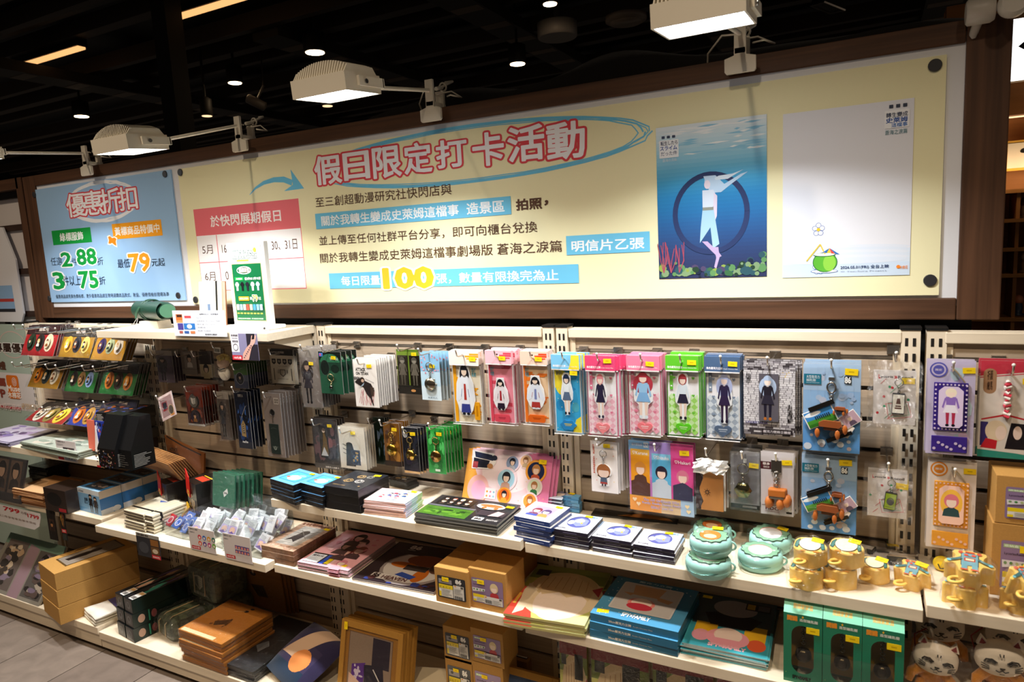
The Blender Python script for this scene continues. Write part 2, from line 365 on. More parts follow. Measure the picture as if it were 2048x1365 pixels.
# black cloth bundled along the top behind the banner board
mb=MB('fabric'); rnd=random.Random(3); P=[]; n=60
for i in range(n+1):
    x=-1.0+2.05*i/n; hh=.01+.075*max(0,math.sin((x+1.0)/2.05*math.pi))**.8+.02*math.sin(x*9)
    P+= [(x,.13,1.86),(x,.14+.01*math.sin(x*20),1.875+hh*.8),(x,.20,1.885+hh+.01*math.sin(x*14)),(x,.30,1.87+hh*.7),(x,.34,1.84)]
mb.add(P,[(i*5+j,(i+1)*5+j,(i+1)*5+j+1,i*5+j+1) for i in range(n) for j in range(4)],'#1b1714',smooth=True)
tag(mb.build('black_cloth'),'black cloth draped over the duct above the banner board','cloth')

# ---------------------------------------------------------------- banner board and its printed sheets
t=thing('banner_board','long brown framed white board above the shelves','sign board',(0,.06,1.245))
def fr(name,x0,z0,x1,z1,mat):
    mb=MB(mat); mb.box(x0,-.019,z0-1.245,x1,.10,z1-1.245,BROWN,bev=.003); mb.build(name,t)
fr('frame_rail',-2.545,1.841,.965,1.888,'wood_dark'); fr('frame_rail',-2.545,1.243,.965,1.293,'wood_dark')
fr('frame_stile',-2.64,1.243,-2.545,1.888,'wood_dark_z'); fr('frame_stile',.966,1.243,1.047,1.89,'wood_dark_z')
mb=MB('paper'); mb.box(-2.56,-.012,.03,.97,.06,.62,'#E4E5EA'); mb.build('white_panel',t)
mb=MB('black_ceiling'); mb.box(-2.6,.02,-.25,1.0,.05,.01,'#0b0b0b'); mb.build('backing_board',t)
YB=.047
for x in (-2.4,-1.35,-.45,.45):
    pass
def bp(k,x,y):                       # photo crop pixel -> metres on the board plane
    p=unp(*(cp(k,x,y) if k else (x,y)),1,YB-.006); return p.x,p.z
class Sheet:
    def __init__(s,name,label,x0,z0,x1,z1,col):
        s.x0,s.z0,s.w,s.h=x0,z0,x1-x0,z1-z0
        s.t=thing(name,label,'sign',(x0,YB-.006,z0)); s.mb=MB('paper'); s.mb.box(0,0,0,s.w,.006,s.h,col)
        s.c=s.mb.cv((0,0,0),(1,0,0),(0,0,1),s.w,s.h,'paper',.00004)
    def uv(s,k,x,y):
        a,b=bp(k,x,y); return (a-s.x0)/s.w,(b-s.z0)/s.h
    def q(s,k,pts,col): s.c.p([s.uv(k,*p) for p in pts],col); return s
    def rc(s,k,pts,col):             # rectangle through the mean of four traced corners (tl,tr,br,bl)
        q=[s.uv(k,*p) for p in pts]; s.c.r((q[0][0]+q[3][0])/2,(q[2][1]+q[3][1])/2,(q[1][0]+q[2][0])/2,(q[0][1]+q[1][1])/2,col); return s
    def tx(s,k,body,bl,tr,col,off=0):
        a=s.uv(k,*bl); b=s.uv(k,*tr); s.c.t(body,a[0],a[1],b[0],b[1],col,off); return s
    def dots(s,pts,r=.0125):
        for k,x,y in pts:
            a,b=s.uv(k,x,y); mb=MB('plastic'); mb.lathe([(r,0),(r,.003),(r*.9,.004)],'#2f2f31',axis='Y',n=24,c=(a*s.w,-.0005,b*s.h)); mb.build('fastener_cap',s.t)
    def done(s): s.mb.build('printed_panel',s.t); return s.t
S=Sheet('promotion_sign','light blue printed discount sheet fixed at the far end of the board',-2.551,1.316,-1.622,1.825,'#9CC3EA'); c=S.c
cx,cy=S.uv('X',610,220)
for k,(a,b) in enumerate(((.262,.155),(.25,.145),(.256,.165))): c.loop(cx,cy,a,b,.006,'#f4f6fa',jit=.03,n=40+k)
for ch,bl,tr in (('優',(412,318),(505,165)),('惠',(515,305),(605,150)),('折',(612,295),(715,135)),('扣',(722,278),(815,125))):
    S.tx('X',ch,bl,tr,'#D8474F',.065)
for ch,bl,tr in (('優',(412,318),(505,165)),('惠',(515,305),(605,150)),('折',(612,295),(715,135)),('扣',(722,278),(815,125))):
    S.tx('X',ch,bl,tr,'#FBFBFD',.014)
S.rc('X',((313,398),(545,375),(553,465),(320,485)),'#129B3F').tx('X','綠標服飾',(365,462),(497,400),'#F7F9F7',.02)
S.rc('X',((675,358),(970,327),(980,425),(683,450)),'#F8A51C').tx('X','黃標商品特價中',(695,428),(957,352),'#FFFBF0',.02)
S.q('X',((645,430),(660,422),(675,436),(690,430),(708,440),(704,462),(708,498),(690,490),(676,478),(664,484),(648,480),(652,455)),'#FDF5E6')
S.q('X',((652,434),(664,430),(676,442),(690,438),(702,446),(698,462),(702,488),(690,482),(676,470),(664,476),(654,472),(658,455)),'#F58A17')
D='#27364a'
S.tx('X','任選',(310,608),(372,555),D).tx('X','件',(437,608),(463,560),D).tx('X','折',(588,605),(620,555),D)
for b,bl,tr,cc in (('2',(378,612),(424,527),'#12983E'),('88',(472,603),(572,503),'#12983E'),('3',(332,748),(378,648),'#12983E'),('75',(487,743),(583,640),'#12983E'),('79',(787,643),(895,532),'#F9A21B')):
    S.tx('X',b,bl,tr,'#F6F8FA',.085).tx('X',b,bl,tr,cc,.03)
S.tx('X','件以上',(388,730),(482,665),D).tx('X','折',(602,722),(633,672),D).tx('X','最低',(713,622),(780,565),D).tx('X','元起',(917,612),(990,560),D)
S.tx('X','優惠商品請見黃色價格標，更多優惠商品請至現場選購商品款式、數量、優惠價格依現場為準',(340,806),(1018,766),'#27364a')
S.dots((('X',208,180),('X',995,55),('X',1075,787),('X',300,805))); S.done()

S=Sheet('event_sign','pale yellow printed event sheet with big red outlined heading on the board',-1.580,1.300,.931,1.822,'#F4EEC2'); c=S.c
R='#E8727A'; PW='#FBF9FA'; INK='#5A3E2E'; SKY='#6FC4E8'
S.rc('X',((1170,272),(1800,198),(1845,745),(1215,762)),R)
S.rc('X',((1187,430),(1812,380),(1842,740),(1219,757)),PW)
S.rc('X',((1200,590),(1826,555),(1827,560),(1201,595)),R); S.rc('X',((1305,422),(1309,421),(1338,756),(1334,757)),R)
S.tx('X','於快閃展期假日',(1272,375),(1687,268),'#FFF6F4',.02).tx('X','5月',(1222,540),(1278,482),INK).tx('X','6月',(1238,700),(1295,645),INK)
S.tx('X','16、17、23、24、30、31日',(1340,535),(1787,445),INK).tx('X','06、07日',(1362,698),(1530,628),INK)
cx,cy=S.uv(None,925,310)
for k,(a,b) in enumerate(((.222,.155),(.216,.148),(.23,.16),(.226,.14))): c.loop(cx,cy,a,b,[.0045,.003,.0035,.0025][k],SKY,jit=.012,n=44+k)
pts=[S.uv('X',*p) for p in ((1505,180),(1540,140),(1590,108),(1650,90),(1710,88),(1760,108))]
c.band(pts,[.002,.008,.013,.017,.02,.02],SKY); S.q('X',((1750,26),(1832,142),(1712,158),(1765,120)),SKY)
TT=(('假',(146,472),(275,300)),('日',(306,446),(430,282)),('限',(468,435),(606,252)),('定',(640,412),(776,230)),('打',(818,380),(972,210)),('卡',(1020,370),(1176,172)),('活',(1215,345),(1400,132)),('動',(1430,335),(1625,112)))
for ch,bl,tr in TT: S.tx('Z',ch,bl,tr,'#DC4650',.08)
for ch,bl,tr in TT: S.tx('Z',ch,bl,tr,'#F4F4F8',.024)
S.tx('Z','至三創超動漫研究社快閃店與',(145,596),(893,462),INK)
S.rc('Z',((140,632),(1222,532),(1226,632),(147,718)),SKY).tx('Z','關於我轉生變成史萊姆這檔事',(178,699),(932,577),'#F6FAFC',.018).tx('Z','造景區',(982,636),(1185,554),'#F6FAFC',.018)
S.tx('Z','拍照',(1255,612),(1392,540),INK,.03).tx('Z','，',(1412,583),(1428,556),INK,.03)
S.tx('Z','並上傳至任何社群平台分享，即可向櫃台兌換',(165,808),(1368,670),INK)
S.tx('Z','關於我轉生變成史萊姆這檔事劇場版 蒼海之淚篇',(170,904),(1505,776),INK)
S.rc('Z',((1530,752),(1992,730),(1994,842),(1532,858)),SKY).tx('Z','明信片乙張',(1562,841),(1960,760),'#F6FAFC',.02)
S.rc('Z',((217,962),(1598,908),(1600,1015),(222,1046)),SKY).tx('Z','每日限量',(288,1029),(497,970),'#F6FAFC',.015).tx('Z','張，數量有限換完為止',(815,1018),(1485,938),'#F6FAFC',.015)
S.tx('Z','100',(527,1043),(785,926),'#FBFBF6',.10).tx('Z','100',(527,1043),(785,926),'#F9C22E',.045)
# first poster: a sea with light from above, coral below and a plain pale figure
def quad_canvas(tl,br):
    a=S.uv(None,*tl); b=S.uv(None,*br)
    return S.mb.cv(tuple(S.c.pt(a[0],b[1])),(1,0,0),(0,0,1),(b[0]-a[0])*S.w,(a[1]-b[1])*S.h,'paper',.00003)
g=quad_canvas((1312,257),(1534,553)); rnd=random.Random(5)
seas=['#2b3358','#2d3962','#2c4372','#2a5187','#27619c','#2474b0','#2b87c2','#43a0d2','#6bb9de','#9ad0e8','#c6e3f1','#e2eff6']
for i in range(40):
    f=i/39*(len(seas)-1); a=int(min(f,len(seas)-2)); ca=lin(seas[a]); cb=lin(seas[a+1]); tt=f-a
    y0=[.0,.9][0]+i/40; g.r(0,y0,1,1,tuple(ca[j]*(1-tt)+cb[j]*tt for j in range(3)))
for i in range(46):
    y=.80+.18*rnd.random(); x=rnd.random()*.85; w=.05+.15*rnd.random()*(.3+y-.75)*4; w=min(w,1-x)
    g.p([(x,y),(x+w*.5,y-.006),(x+w,y+.003),(x+w*.5,y+.008)],'#eef6fa' if i%2 else '#8ec9e6')
g.loop(.5,.42,.33,.25,.013,'#2a3a66',n=40)
HAIR='#b9d4ee'
g.p([(.44,.66),(.55,.66),(.63,.60),(.78,.655),(.84,.665),(.70,.60),(.60,.55),(.50,.55)],HAIR); g.p([(.50,.63),(.66,.63),(.80,.68),(.70,.66),(.58,.655)],'#d4e5f5')
g.e(.50,.625,.05,.035,HAIR); g.e(.475,.605,.028,.028,'#e3d9e8')
g.p([(.43,.57),(.53,.57),(.555,.53),(.52,.45),(.43,.45)],'#cfdcee'); g.p([(.535,.55),(.565,.53),(.56,.40),(.53,.35),(.525,.43)],'#d9cfe2')
g.p([(.43,.45),(.53,.45),(.58,.22),(.52,.19),(.50,.33),(.44,.27),(.40,.23),(.41,.33)],'#a3cbe6'); g.p([(.53,.20),(.57,.20),(.58,.13),(.55,.06),(.53,.07),(.55,.13)],'#b9a5cc'); g.p([(.42,.24),(.47,.24),(.57,.17),(.60,.14),(.57,.13)],'#b9a5cc')
g.r(.43,.44,.53,.46,'#8a8f87')
for i in range(90):
    x=rnd.random(); e_=abs(x-.5); y=rnd.random()*(.05+.22*e_**1.1); r=.012+.03*rnd.random()
    g.e(min(max(x,r),1-r),max(y,r),r,r*.7,rnd.choice(['#25402f','#3b6a45','#5f8f5a','#1c2740','#7f9b72','#2f5560','#8aa24b','#4e4466']),n=8)
for bx in (.05,.12,.20):
    for k in range(5):
        x=bx+rnd.uniform(-.03,.05); g.band([(bx,.04),(x,.12),(x+rnd.uniform(-.03,.03),.2+rnd.random()*.05)],.002,'#a14a5e')
g.rr(.03,.80,.215,.915,.002,'#EEF3F8')
g.t('転生したら',.045,.882,.205,.908,'#1d2b52',.02).t('スライム',.04,.85,.20,.876,'#1b4c9c',.03).t('だった件',.045,.815,.20,.842,'#28406b',.01).t('蒼海の涙編',.06,.775,.195,.796,'#dce9f3')
for k in range(3): g.rr(.055+.05*k,.925,.085+.05*k,.942,.001,'#3b4963')
g=quad_canvas((1566,229),(1819,550))
g.r(0,0,1,1,'#E9EBF3'); g.r(0,0,1,.16,'#DCE9F7'); g.r(0,0,1,.08,'#D0E2F5')
for k in range(6): g.e(.5,.17-.015*k,.5,.02,['#E2E9F5','#DDE7F5'][k%2],n=18)
for fx,fy in ((.295,.29),(.30,.055)):
    for k in range(5): a=math.radians(90+72*k); g.c(fx+.03*math.cos(a),fy+.026*math.sin(a),.006,'#2f5fae').c(fx+.03*math.cos(a),fy+.026*math.sin(a),.005,'#ffffff')
    g.c(fx,fy,.004,'#f2c832')
g.e(.345,.035,.11,.012,'#2f5fae').e(.345,.035,.105,.0095,'#f7f9fc'); g.e(.35,.09,.10,.062,'#24693a').e(.35,.09,.094,.057,'#5fb637').e(.385,.085,.05,.05,'#8fd04a').e(.345,.135,.09,.012,'#24693a').e(.345,.137,.084,.009,'#eef5e2')
g.band([(.20,.10),(.31,.20)],.003,'#e8c84e').band([(.31,.20),(.35,.14)],.003,'#e8c84e')
for k,cc in enumerate(('#2b6fc0','#f2c832','#df4a3c','#2b6fc0')): g.p([(.385,.175),(.33+.035*k,.150-.004*k),(.36+.035*k,.148-.004*k)],cc)
g.rr(.79,.845,.97,.945,.002,'#F4F6FA'); g.t('轉生變成',.80,.905,.955,.932,'#22304f',.02).t('史萊姆',.80,.875,.955,.903,'#1f4f9e',.03).t('這檔事',.84,.85,.955,.873,'#2c6bb8',.02).t('蒼海之淚篇',.795,.81,.955,.836,'#3c7a86')
for k in range(3): g.rr(.82+.05*k,.957,.85+.05*k,.976,.001,'#3c4356')
g.t('2026.05.01(FRI) 全台上映',.475,.042,.845,.066,'#26406e',.015).t('© Ten-Sura Project',.475,.024,.83,.034,'#7f8ba3').c(.915,.05,.004,'#f08a2a').t('木棉花',.925,.036,.985,.056,'#f08a2a',.01)
S.dots(((None,361,345),(None,1870,131),(None,1860,561),(None,392,600)),.0135); S.done()

# ---------------------------------------------------------------- floodlights clamped on the board
def floodlight(x,label,dz=0,ztop=1.888,ln=.36,dx=0):
    t=thing('floodlight',label,'floodlight',(x,.02,ztop),(0,0,0),'floodlights clamped along the board')
    W='#E9E2D2'
    mb=MB('steel_paint')                     # clamp plate hooked over the frame
    mb.prism([(-.032,-.045),(.032,-.045),(.036,-.04),(.036,-.01),(.014,-.004),(.013,.075),(-.013,.075),(-.014,-.004),(-.036,-.01),(-.036,-.04)],-.02,-.011,W,T=lambda a,b,z:(a,z,b))
    mb.box(-.012,-.02,.0,.012,.05,.012,W); mb.box(-.014,.035,-.03,.014,.045,.05,W); mb.build('clamp',t)
    mb=MB('steel_paint'); mb.tube([(0,.02,.055),(0,.055,.065)],.006,W); mb.ring((0,.06,.067),.012,.003,(0,1,.2),W,n=12); mb.tube([(.0,.05,.065),(.02,.085,.085),(-.015,.10,.09)],.004,W); mb.build('wing_screw',t)
    a=(0,-.012,.045); b=(dx,-ln,.015+dz)
    mb=MB('steel_paint'); mb.tube([a,b],.0055,W); mb.build('arm',t)
    mb=MB('plastic'); mb.tube([(0,.02,.04),(.03,.06,.05),(.07,.05,.025),(.05,.02,.03),(.02,.05,.035)],.0025,W); mb.tube([(0,.01,.05),(-.05,.03,.06),(-.09,.06,.03),(-.10,.10,-.01)],.0025,W); mb.build('cable',t)
    if True:
        m2=Matrix.Rotation(math.radians(5),4,'X')@Matrix.Diagonal((.62,.78,.70,1)); o=Vector((dx,-ln-.07,dz))
        def TT(p): return tuple(m2@Vector(p)+o)
        def part(name,mb): mb.v=[TT(p) for p in mb.v]; return mb.build(name,t)
        mb=MB('steel_paint'); mb.box(-.135,-.085,-.03,.135,-.078,.03,W).box(-.135,.078,-.03,.135,.085,.03,W).box(-.135,-.078,-.03,-.128,.078,.03,W).box(.128,-.078,-.03,.135,.078,.03,W).box(-.13,-.08,.012,.13,.08,.03,W); part('housing',mb)
        mb=MB('steel_paint')
        for k in range(22):
            u=-.126+k*.012; hh=.03+.028*(1-abs(u/.135)**2.2)
            mb.add([(u-.0022,-.08,.028),(u-.0022,.08,.028),(u-.0022,.06,hh+.022),(u-.0022,-.06,hh+.022),(u+.0022,-.08,.028),(u+.0022,.08,.028),(u+.0022,.06,hh+.022),(u+.0022,-.06,hh+.022)],[(0,1,2,3),(7,6,5,4),(0,4,5,1),(1,5,6,2),(2,6,7,3),(3,7,4,0)],W)
        part('heat_sink',mb)
        mb=MB('led'); mb.add([(-.127,-.077,-.026),(.127,-.077,-.026),(.127,.077,-.026),(-.127,.077,-.026)],[(3,2,1,0)],'#f4f8ff'); part('led_panel',mb)
        ld=bpy.data.lights.new('floodlight_beam','AREA'); ld.shape='RECTANGLE'; ld.size=.155; ld.size_y=.115; ld.energy=LED_WATTS; ld.color=(.97,.985,1); ld.spread=math.radians(140)
        lo=bpy.data.objects.new('floodlight_beam',ld); COL.objects.link(lo); lo.parent=t; lo.location=TT((0,0,-.032)); lo.rotation_euler=(math.radians(-7),0,0)
        mb=MB('steel_paint'); mb.box(-.148,-.03,-.012,-.136,.09,.02,W).box(.136,-.03,-.012,.148,.09,.02,W).box(-.148,.086,-.012,.148,.094,.02,W); part('bracket',mb)
        mb=MB('metal'); mb.lathe([(.008,0),(.008,.006)],'#bbbbbb',axis='X',c=(.147,0,.003),n=12); part('bolt',mb)
    return t
floodlight(.508,'largest white floodlight, the one clamped above the sea poster',-.02)
floodlight(-.379,'white floodlight whose clamp stands above the red outlined heading',-.02)
floodlight(-1.19,'white floodlight clamped above the yellow sheet near the blue sheet',-.065)
floodlight(-2.09,'floodlight at the far end with its arm reaching over the blue sheet')

# ---------------------------------------------------------------- shelving bays
GROOVES=[1.16-.0745*k for k in range(15)]
def posts(ta,tb,x):
    for t,dx in ((ta,-.021),(tb,.021)):
        if t is None: continue
        mb=MB('steel_paint'); mb.box(x+dx-.017,-.012,.02,x+dx+.017,.03,1.226,PALE)
        c=mb.cv((x+dx-.017,-.012,.02),(1,0,0),(0,0,1),.034,1.206,'steel_paint',.0004)
        for k in range(34):
            z=.985-k*.029
            for u in (.22,.60): c.r(u,z-.0155,u+.17,z,'#191512')
        o=mb.build('post',t)
        m2=MB('plastic'); m2.box(x+dx-.019,-.014,1.226,x+dx+.019,.034,1.232,'#141414'); m2.build('post_cap',o)
def bay(x0,label,shelves,base_z,drop=0):
    x1=x0+.9; t=thing('shelving_bay',label,'shelving unit',(0,0,0),group='joined shelving bays')
    mb=MB('slat'); zs=[1.16]+GROOVES[1:]
    mb.box(x0+.045,0,1.165,x1-.045,.018,1.197,SLAT,'wood_pale')
    for k in range(len(GROOVES)):
        zt=GROOVES[k]-.006; zb=(GROOVES[k+1]+.006) if k+1<len(GROOVES) else .06
        mb.box(x0+.045,0,zb,x1-.045,.018,zt,SLAT)
        mb.box(x0+.045,.013,zt,x1-.045,.018,zt+.012,'#2b241e')
    mb.build('slat_panel',t)
    mb=MB('metal'); mb.box(x0+.045,.004,GROOVES[0]-.004,x1-.045,.006,GROOVES[0]+.003,'#d8d4ce'); mb.build('groove_insert',t)
    mb=MB('wood_pale'); mb.box(x0+.042,-.014,1.197,x1-.042,.03,1.222,PALE,bev=.002); mb.build('top_rail',t)
    for xa in (x0+.042,x1-.058): mb=MB('wood_pale_z'); mb.box(xa,-.004,.06,xa+.016,.012,1.197,PALE2); mb.build('edge_trim',t)
    mb=MB('wood_pale'); mb.box(x0+.002,-.365,.02,x1-.002,.0,base_z-.028,PALE2); mb.box(x0+.002,-.372,base_z-.03,x1-.002,0,base_z,PALE,bev=.002); mb.build('base_deck',t)
    for (zs_,yf) in shelves:
        mb=MB('wood_pale'); mb.box(x0+.003,yf,zs_-.027,x1-.003,-.015,zs_,PALE,bev=.0015); mb.build('shelf_board',t)
        for xx in (x0+.02,x1-.025):
            m3=MB('steel_paint'); m3.prism([(-.015,0),(yf*.8,0),(yf*.8,-.012),(-.015,-.06)],xx,xx+.004,PALE2,T=lambda a,b,z:(z,a,zs_-.027+b)); m3.build('shelf_bracket',t)
    return t
SH={'b1m':.73,'b1l':.505,'b2l':.495,'b3m':.70,'b3l':.485,'b4m':.692,'b4l':.478,'b5m':.70,'b5l':.478,'b2t':1.227}
YF={'b1m':-.27,'b1l':-.30,'b2l':-.33,'b3m':-.285,'b3l':-.30,'b4m':-.272,'b4l':-.295,'b5m':-.262,'b5l':-.29,'b2t':-.225}
def sh(*k): return [(SH[i],YF[i]) for i in k]
b1=bay(-2.7,'pale shelving bay at the far end under the blue sheet with badge packs',sh('b1m','b1l'),.10)
b2=bay(-1.8,'pale shelving bay under the table sign with a high display shelf',sh('b2l','b2t'),.085)
b3=bay(-.9,'pale shelving bay under the red heading holding black and green keychains',sh('b3m','b3l'),.08)
b4=bay(0,'pale shelving bay under the posters holding acrylic figure packs',sh('b4m','b4l'),.08)
b5=bay(.9,'pale shelving bay cut by the picture edge past the posters',sh('b5m','b5l'),.08)
posts(None,b1,-2.7); posts(b1,b2,-1.8); posts(b2,b3,-.9); posts(b3,b4,0)
for b,x in ((b4,.9-.024),(b5,.9+.026)):
    mb=MB('steel_paint'); mb.box(x-.019,-.012,.02,x+.019,.03,1.226,PALE); c=mb.cv((x-.019,-.012,.02),(1,0,0),(0,0,1),.038,1.206,'steel_paint',.0004)
    for k in range(34):
        z=.985-k*.029
        for u in (.2,.6): c.r(u,z-.0155,u+.17,z,'#191512')
    o=mb.build('post',b); m2=MB('plastic'); m2.box(x-.021,-.014,1.226,x+.021,.034,1.232,'#141414'); m2.build('post_cap',o)

# ---------------------------------------------------------------- surroundings: lattice wall, neighbour shop, camera
t=thing('lattice_wall','white wall with a dark brown lattice beyond the far end of the banner','wall panel',(-2.66,.10,0))
mb=MB('paper'); mb.box(-2.4,0,1.0,-.02,.03,1.87,'#CFC8C6'); mb.build('white_infill',t)
def bar(x0,z0,x1,z1,y=-.012,name='lattice_bar',m='wood_dark'):
    mb=MB(m); mb.box(x0,y,z0,x1,.0,z1,'#3c2a22'); mb.build(name,t)
for z in (1.66,1.45,1.243): bar(-2.4,z,0.0,z+.028)
for x in (-.115,-.40,-.69,-.98,-1.27): bar(x,1.0,x+.022,1.84,-.014,'lattice_post','wood_dark_z')
mb=MB('wood_dark'); mb.box(-2.4,-.06,1.842,-.02,.05,1.89,BROWN); mb.build('frame_rail',t)
mb=MB('black_ceiling'); mb.box(-2.4,-.02,1.81,-.02,0,1.845,'#15110f'); mb.build('shadow_gap',t)  # near-black strip, painted in as the shadow under the top rail
mb=MB('wood_dark_z'); mb.box(-.035,-.06,1.0,.015,.06,1.89,BROWN); mb.build('frame_stile',t)
t=thing('character_standee','white rounded cutout board cut by the picture edge on the lattice wall','sign board',(-3.12,.07,1.22))
mb=MB('paper'); c=mb.cv((-.4,0,0),(1,0,0),(0,0,1),.72,.5,'paper',.0004)
mb.prism([(-.4,0),(.24,.0),(.27,.04),(.27,.30),(.2,.46),(-.4,.5)],0,.008,'#DDDCE0',T=lambda a,b,z:(a,z,b)); c.r(.3,.10,.84,.36,'#8fb4dc').r(.3,.2,.84,.23,'#b8433c').r(.3,.1,.84,.13,'#2d2d33'); mb.build('printed_board',t)
t=thing('membership_poster','sage green poster board with an orange square logo behind the badge packs','poster',(-3.03,.04,.02))
mb=MB('paper'); mb.box(-.55,0,0,.33,.012,1.19,'#A9B8A9'); c=mb.cv((-.55,0,0),(1,0,0),(0,0,1),.88,1.19,'paper',.0003)
U=lambda px,py:((unp(px,py,1,.04).x+3.58)/.88,(unp(px,py,1,.04).z-.02)/1.19)
def PR(a,b,col):
    p,q=U(*a),U(*b); c.r(p[0],q[1],q[0],p[1],col)
def PT(s_,a,b,col,off=0):
    p,q=U(*a),U(*b); c.t(s_,p[0],p[1],q[0],q[1],col,off)
PR((-40,742),(84,826),'#D8D0CC'); x,y=U(25,690); c.loop(x,y,.13,.055,.004,'#D9B7AE'); PT('會員專屬優惠',(-44,702),(58,688),'#F3EEE8',.09); PT('會員專屬優惠',(-44,702),(58,688),'#3c2a20',.03)
PT('好禮',(-14,738),(10,724),'#5b3a2a',.04); PT('專屬',(-20,770),(10,757),'#8a3f30',.04); PT('APP',(-20,792),(10,780),'#8a3f30',.04)
p=U(12,750); q=U(43,799); c.rr(p[0],q[1],q[0],p[1],.014,'#D9701F'); PT('Muse',(17,782),(40,773),'#FBEFE2',.03); PT('木棉花',(18,795),(42,786),'#FBEFE2',.03)
x,y=U(30,764)
for k in range(3): c.loop(x,y,.006+.008*k,.005+.0062*k,.0025,'#FBEFE2',n=18)
PR((-40,806),(44,820),'#B5383C'); PT('MUSE 木棉花商店',(-24,816),(42,809),'#F6E3DC'); PT('APP DOWNLOAD',(46,818),(78,810),'#c49a54')
mb.build('printed_board',t)
t=thing('shelf_sign','white rounded price sign with red prices hanging under the far low shelf','sign',(-2.45,YF['b1l']-.006,SH['b1l']-.03))
a=unp(0,1005,1,YF['b1l']-.006); b=unp(85,1055,1,YF['b1l']-.006)
mb=MB('paper'); x0=a.x-.25-(-2.45); x1=b.x-(-2.45); z1=0; z0=b.z-(SH['b1l']-.03)-.02
mb.prism([(x0,z1),(x1,z1),(x1,z0+.06),(x1-.02,z0+.02),(x1-.06,z0),(x0,z0)][::-1],-.002,0,'#D9D5D6',T=lambda a,b,z:(a,z,b))
c=mb.cv((x0,-.0022,z0),(1,0,0),(0,0,1),x1-x0,z1-z0,'paper',.0002); c.t('799',.5,.72,.72,.95,'#b5262c',.03).t('元/個',.74,.75,.82,.9,'#7a5f5a').t('1799',.83,.66,.98,.86,'#b5262c',.03).t('任選二件享有會員優惠價格',.35,.32,.93,.44,'#8a7260'); mb.build('printed_card',t)

# neighbour shop seen past the end of the board
def M1(px,py,Y): return unp(px,py,1,Y)
t=thing('shop_display_wall','lit wooden shop display with small compartments beyond the board end','display shelf',(1.2,1.6,0))
mb=MB('wood_pale'); mb.box(-.15,0,.0,1.5,.05,2.3,'#B57A45'); mb.build('back_panel',t)
mb=MB('wood_pale'); mb.box(-.15,-.06,1.86,1.5,.0,2.3,'#8a5a30'); mb.build('fascia',t)
mb=MB('dim_lamp'); mb.box(-.05,-.03,1.853,.9,-.02,1.858,'#ffd9a8'); mb.build('strip_light',t)
for z in (1.56,1.45,1.34,1.24,1.07,.90,.80):
    mb=MB('wood_pale'); mb.box(-.15,-.16,z,1.5,0,z+.014,'#A9743F'); mb.build('shelf_board',t)
for x in (-.05,.09,.23,.37):
    mb=MB('wood_pale_z'); mb.box(x,-.15,.80,x+.012,0,1.57,'#A06C3A'); mb.build('divider',t)
mb=MB('wood_pale_z'); mb.box(-.35,-.2,.0,1.5,-.17,.74,'#A8988A')
for k in range(40): mb.box(-.35+k*.045,-.206,.0,-.325+k*.045,-.2,.74,'#9a8b7e')
mb.build('ribbed_base',t)
mb=MB('wood_pale'); mb.box(-.35,-.24,.74,1.5,0,.765,'#B57A45'); mb.build('counter_ledge',t)
for x in (.02,.16,.3,.44):
    ld=bpy.data.lights.new('shelf_light','POINT'); ld.energy=.3; ld.color=(1,.72,.42); ld.shadow_soft_size=.03
    o=bpy.data.objects.new('shelf_light',ld); COL.objects.link(o); o.location=(1.2+x,1.42,1.64)
rnd=random.Random(12)
for r_,z in enumerate((1.464,1.354,1.254,1.084,.914)):
    for k in range(5):
        x=1.10+k*.12+rnd.uniform(-.02,.02)
        col=rnd.choice(['#c98a4a','#e0b07a','#8a4a34','#3c4a6a','#c9473a','#d9c49a','#6a5a52','#f0d8b4'])
        u=thing('toy_figure','tiny toy figure on the lit wooden shelves of the neighbouring shop','toy',(x,1.53,z),group='toys on the neighbouring shop shelves')
        mb=MB('plastic'); mb.lathe([(.02,0),(.022,.004),(.013,.01),(.016,.03),(.012,.05)],col,n=12); mb.build('body',u)
        mb=MB('plastic'); mb.ball((0,0,.062),(.018,.017,.019),rnd.choice(['#e8c49a','#5a3a2a','#d98a6a','#efe3d0']),n=12,m=8); mb.build('head',u)
for k in range(4):
    u=thing('boxed_figure','dark boxed figure on the lowest lit ledge of the neighbouring shop','toy box',(1.08+k*.13,1.46,.766),group='boxed figures on the neighbouring ledge')
    mb=MB('gloss'); mb.box(-.055,-.03,0,.055,.03,.13,'#1d1716'); c=side(mb,.11,.13,-.03); c.r(.1,.1,.9,.45,'#5a2f22').e(.5,.6,.25,.2,'#c58a62').r(.1,.8,.9,.92,'#8a8074'); mb.build('box',u)
t=thing('neon_letter_sign','glowing white square sign with a black shape over the neighbouring shop','sign',(1.24,1.5,1.72))
a=unp(2022,40,1,1.5); b=unp(2047,160,1,1.5); x0=a.x-1.24; z1=a.z-1.72; z0=b.z-1.72
mb=MB('plastic'); mb.box(x0,0,z0,x0+.5,.06,z1,'#dddddd'); mb.build('sign_box',t)
mb=MB('sign_light'); mb.add([(x0,-.004,z0),(x0+.5,-.004,z0),(x0+.5,-.004,z1),(x0,-.004,z1)],[(0,1,2,3)],'#ffffff'); c=mb.cv((x0,-.004,z0),(1,0,0),(0,0,1),.5,z1-z0,'plastic',.001); c.p([(.05,.55),(.14,.72),(.4,.75),(.4,.3),(.14,.4)],'#0e0e0e'); mb.build('light_face',t)
t=thing('shop_slogan_card','white slogan card with a yellow edge on the neighbouring shop wall','sign',(1.25,1.5,1.3))
a=unp(2016,288,1,1.5); b=unp(2047,335,1,1.5); x0=a.x-1.25
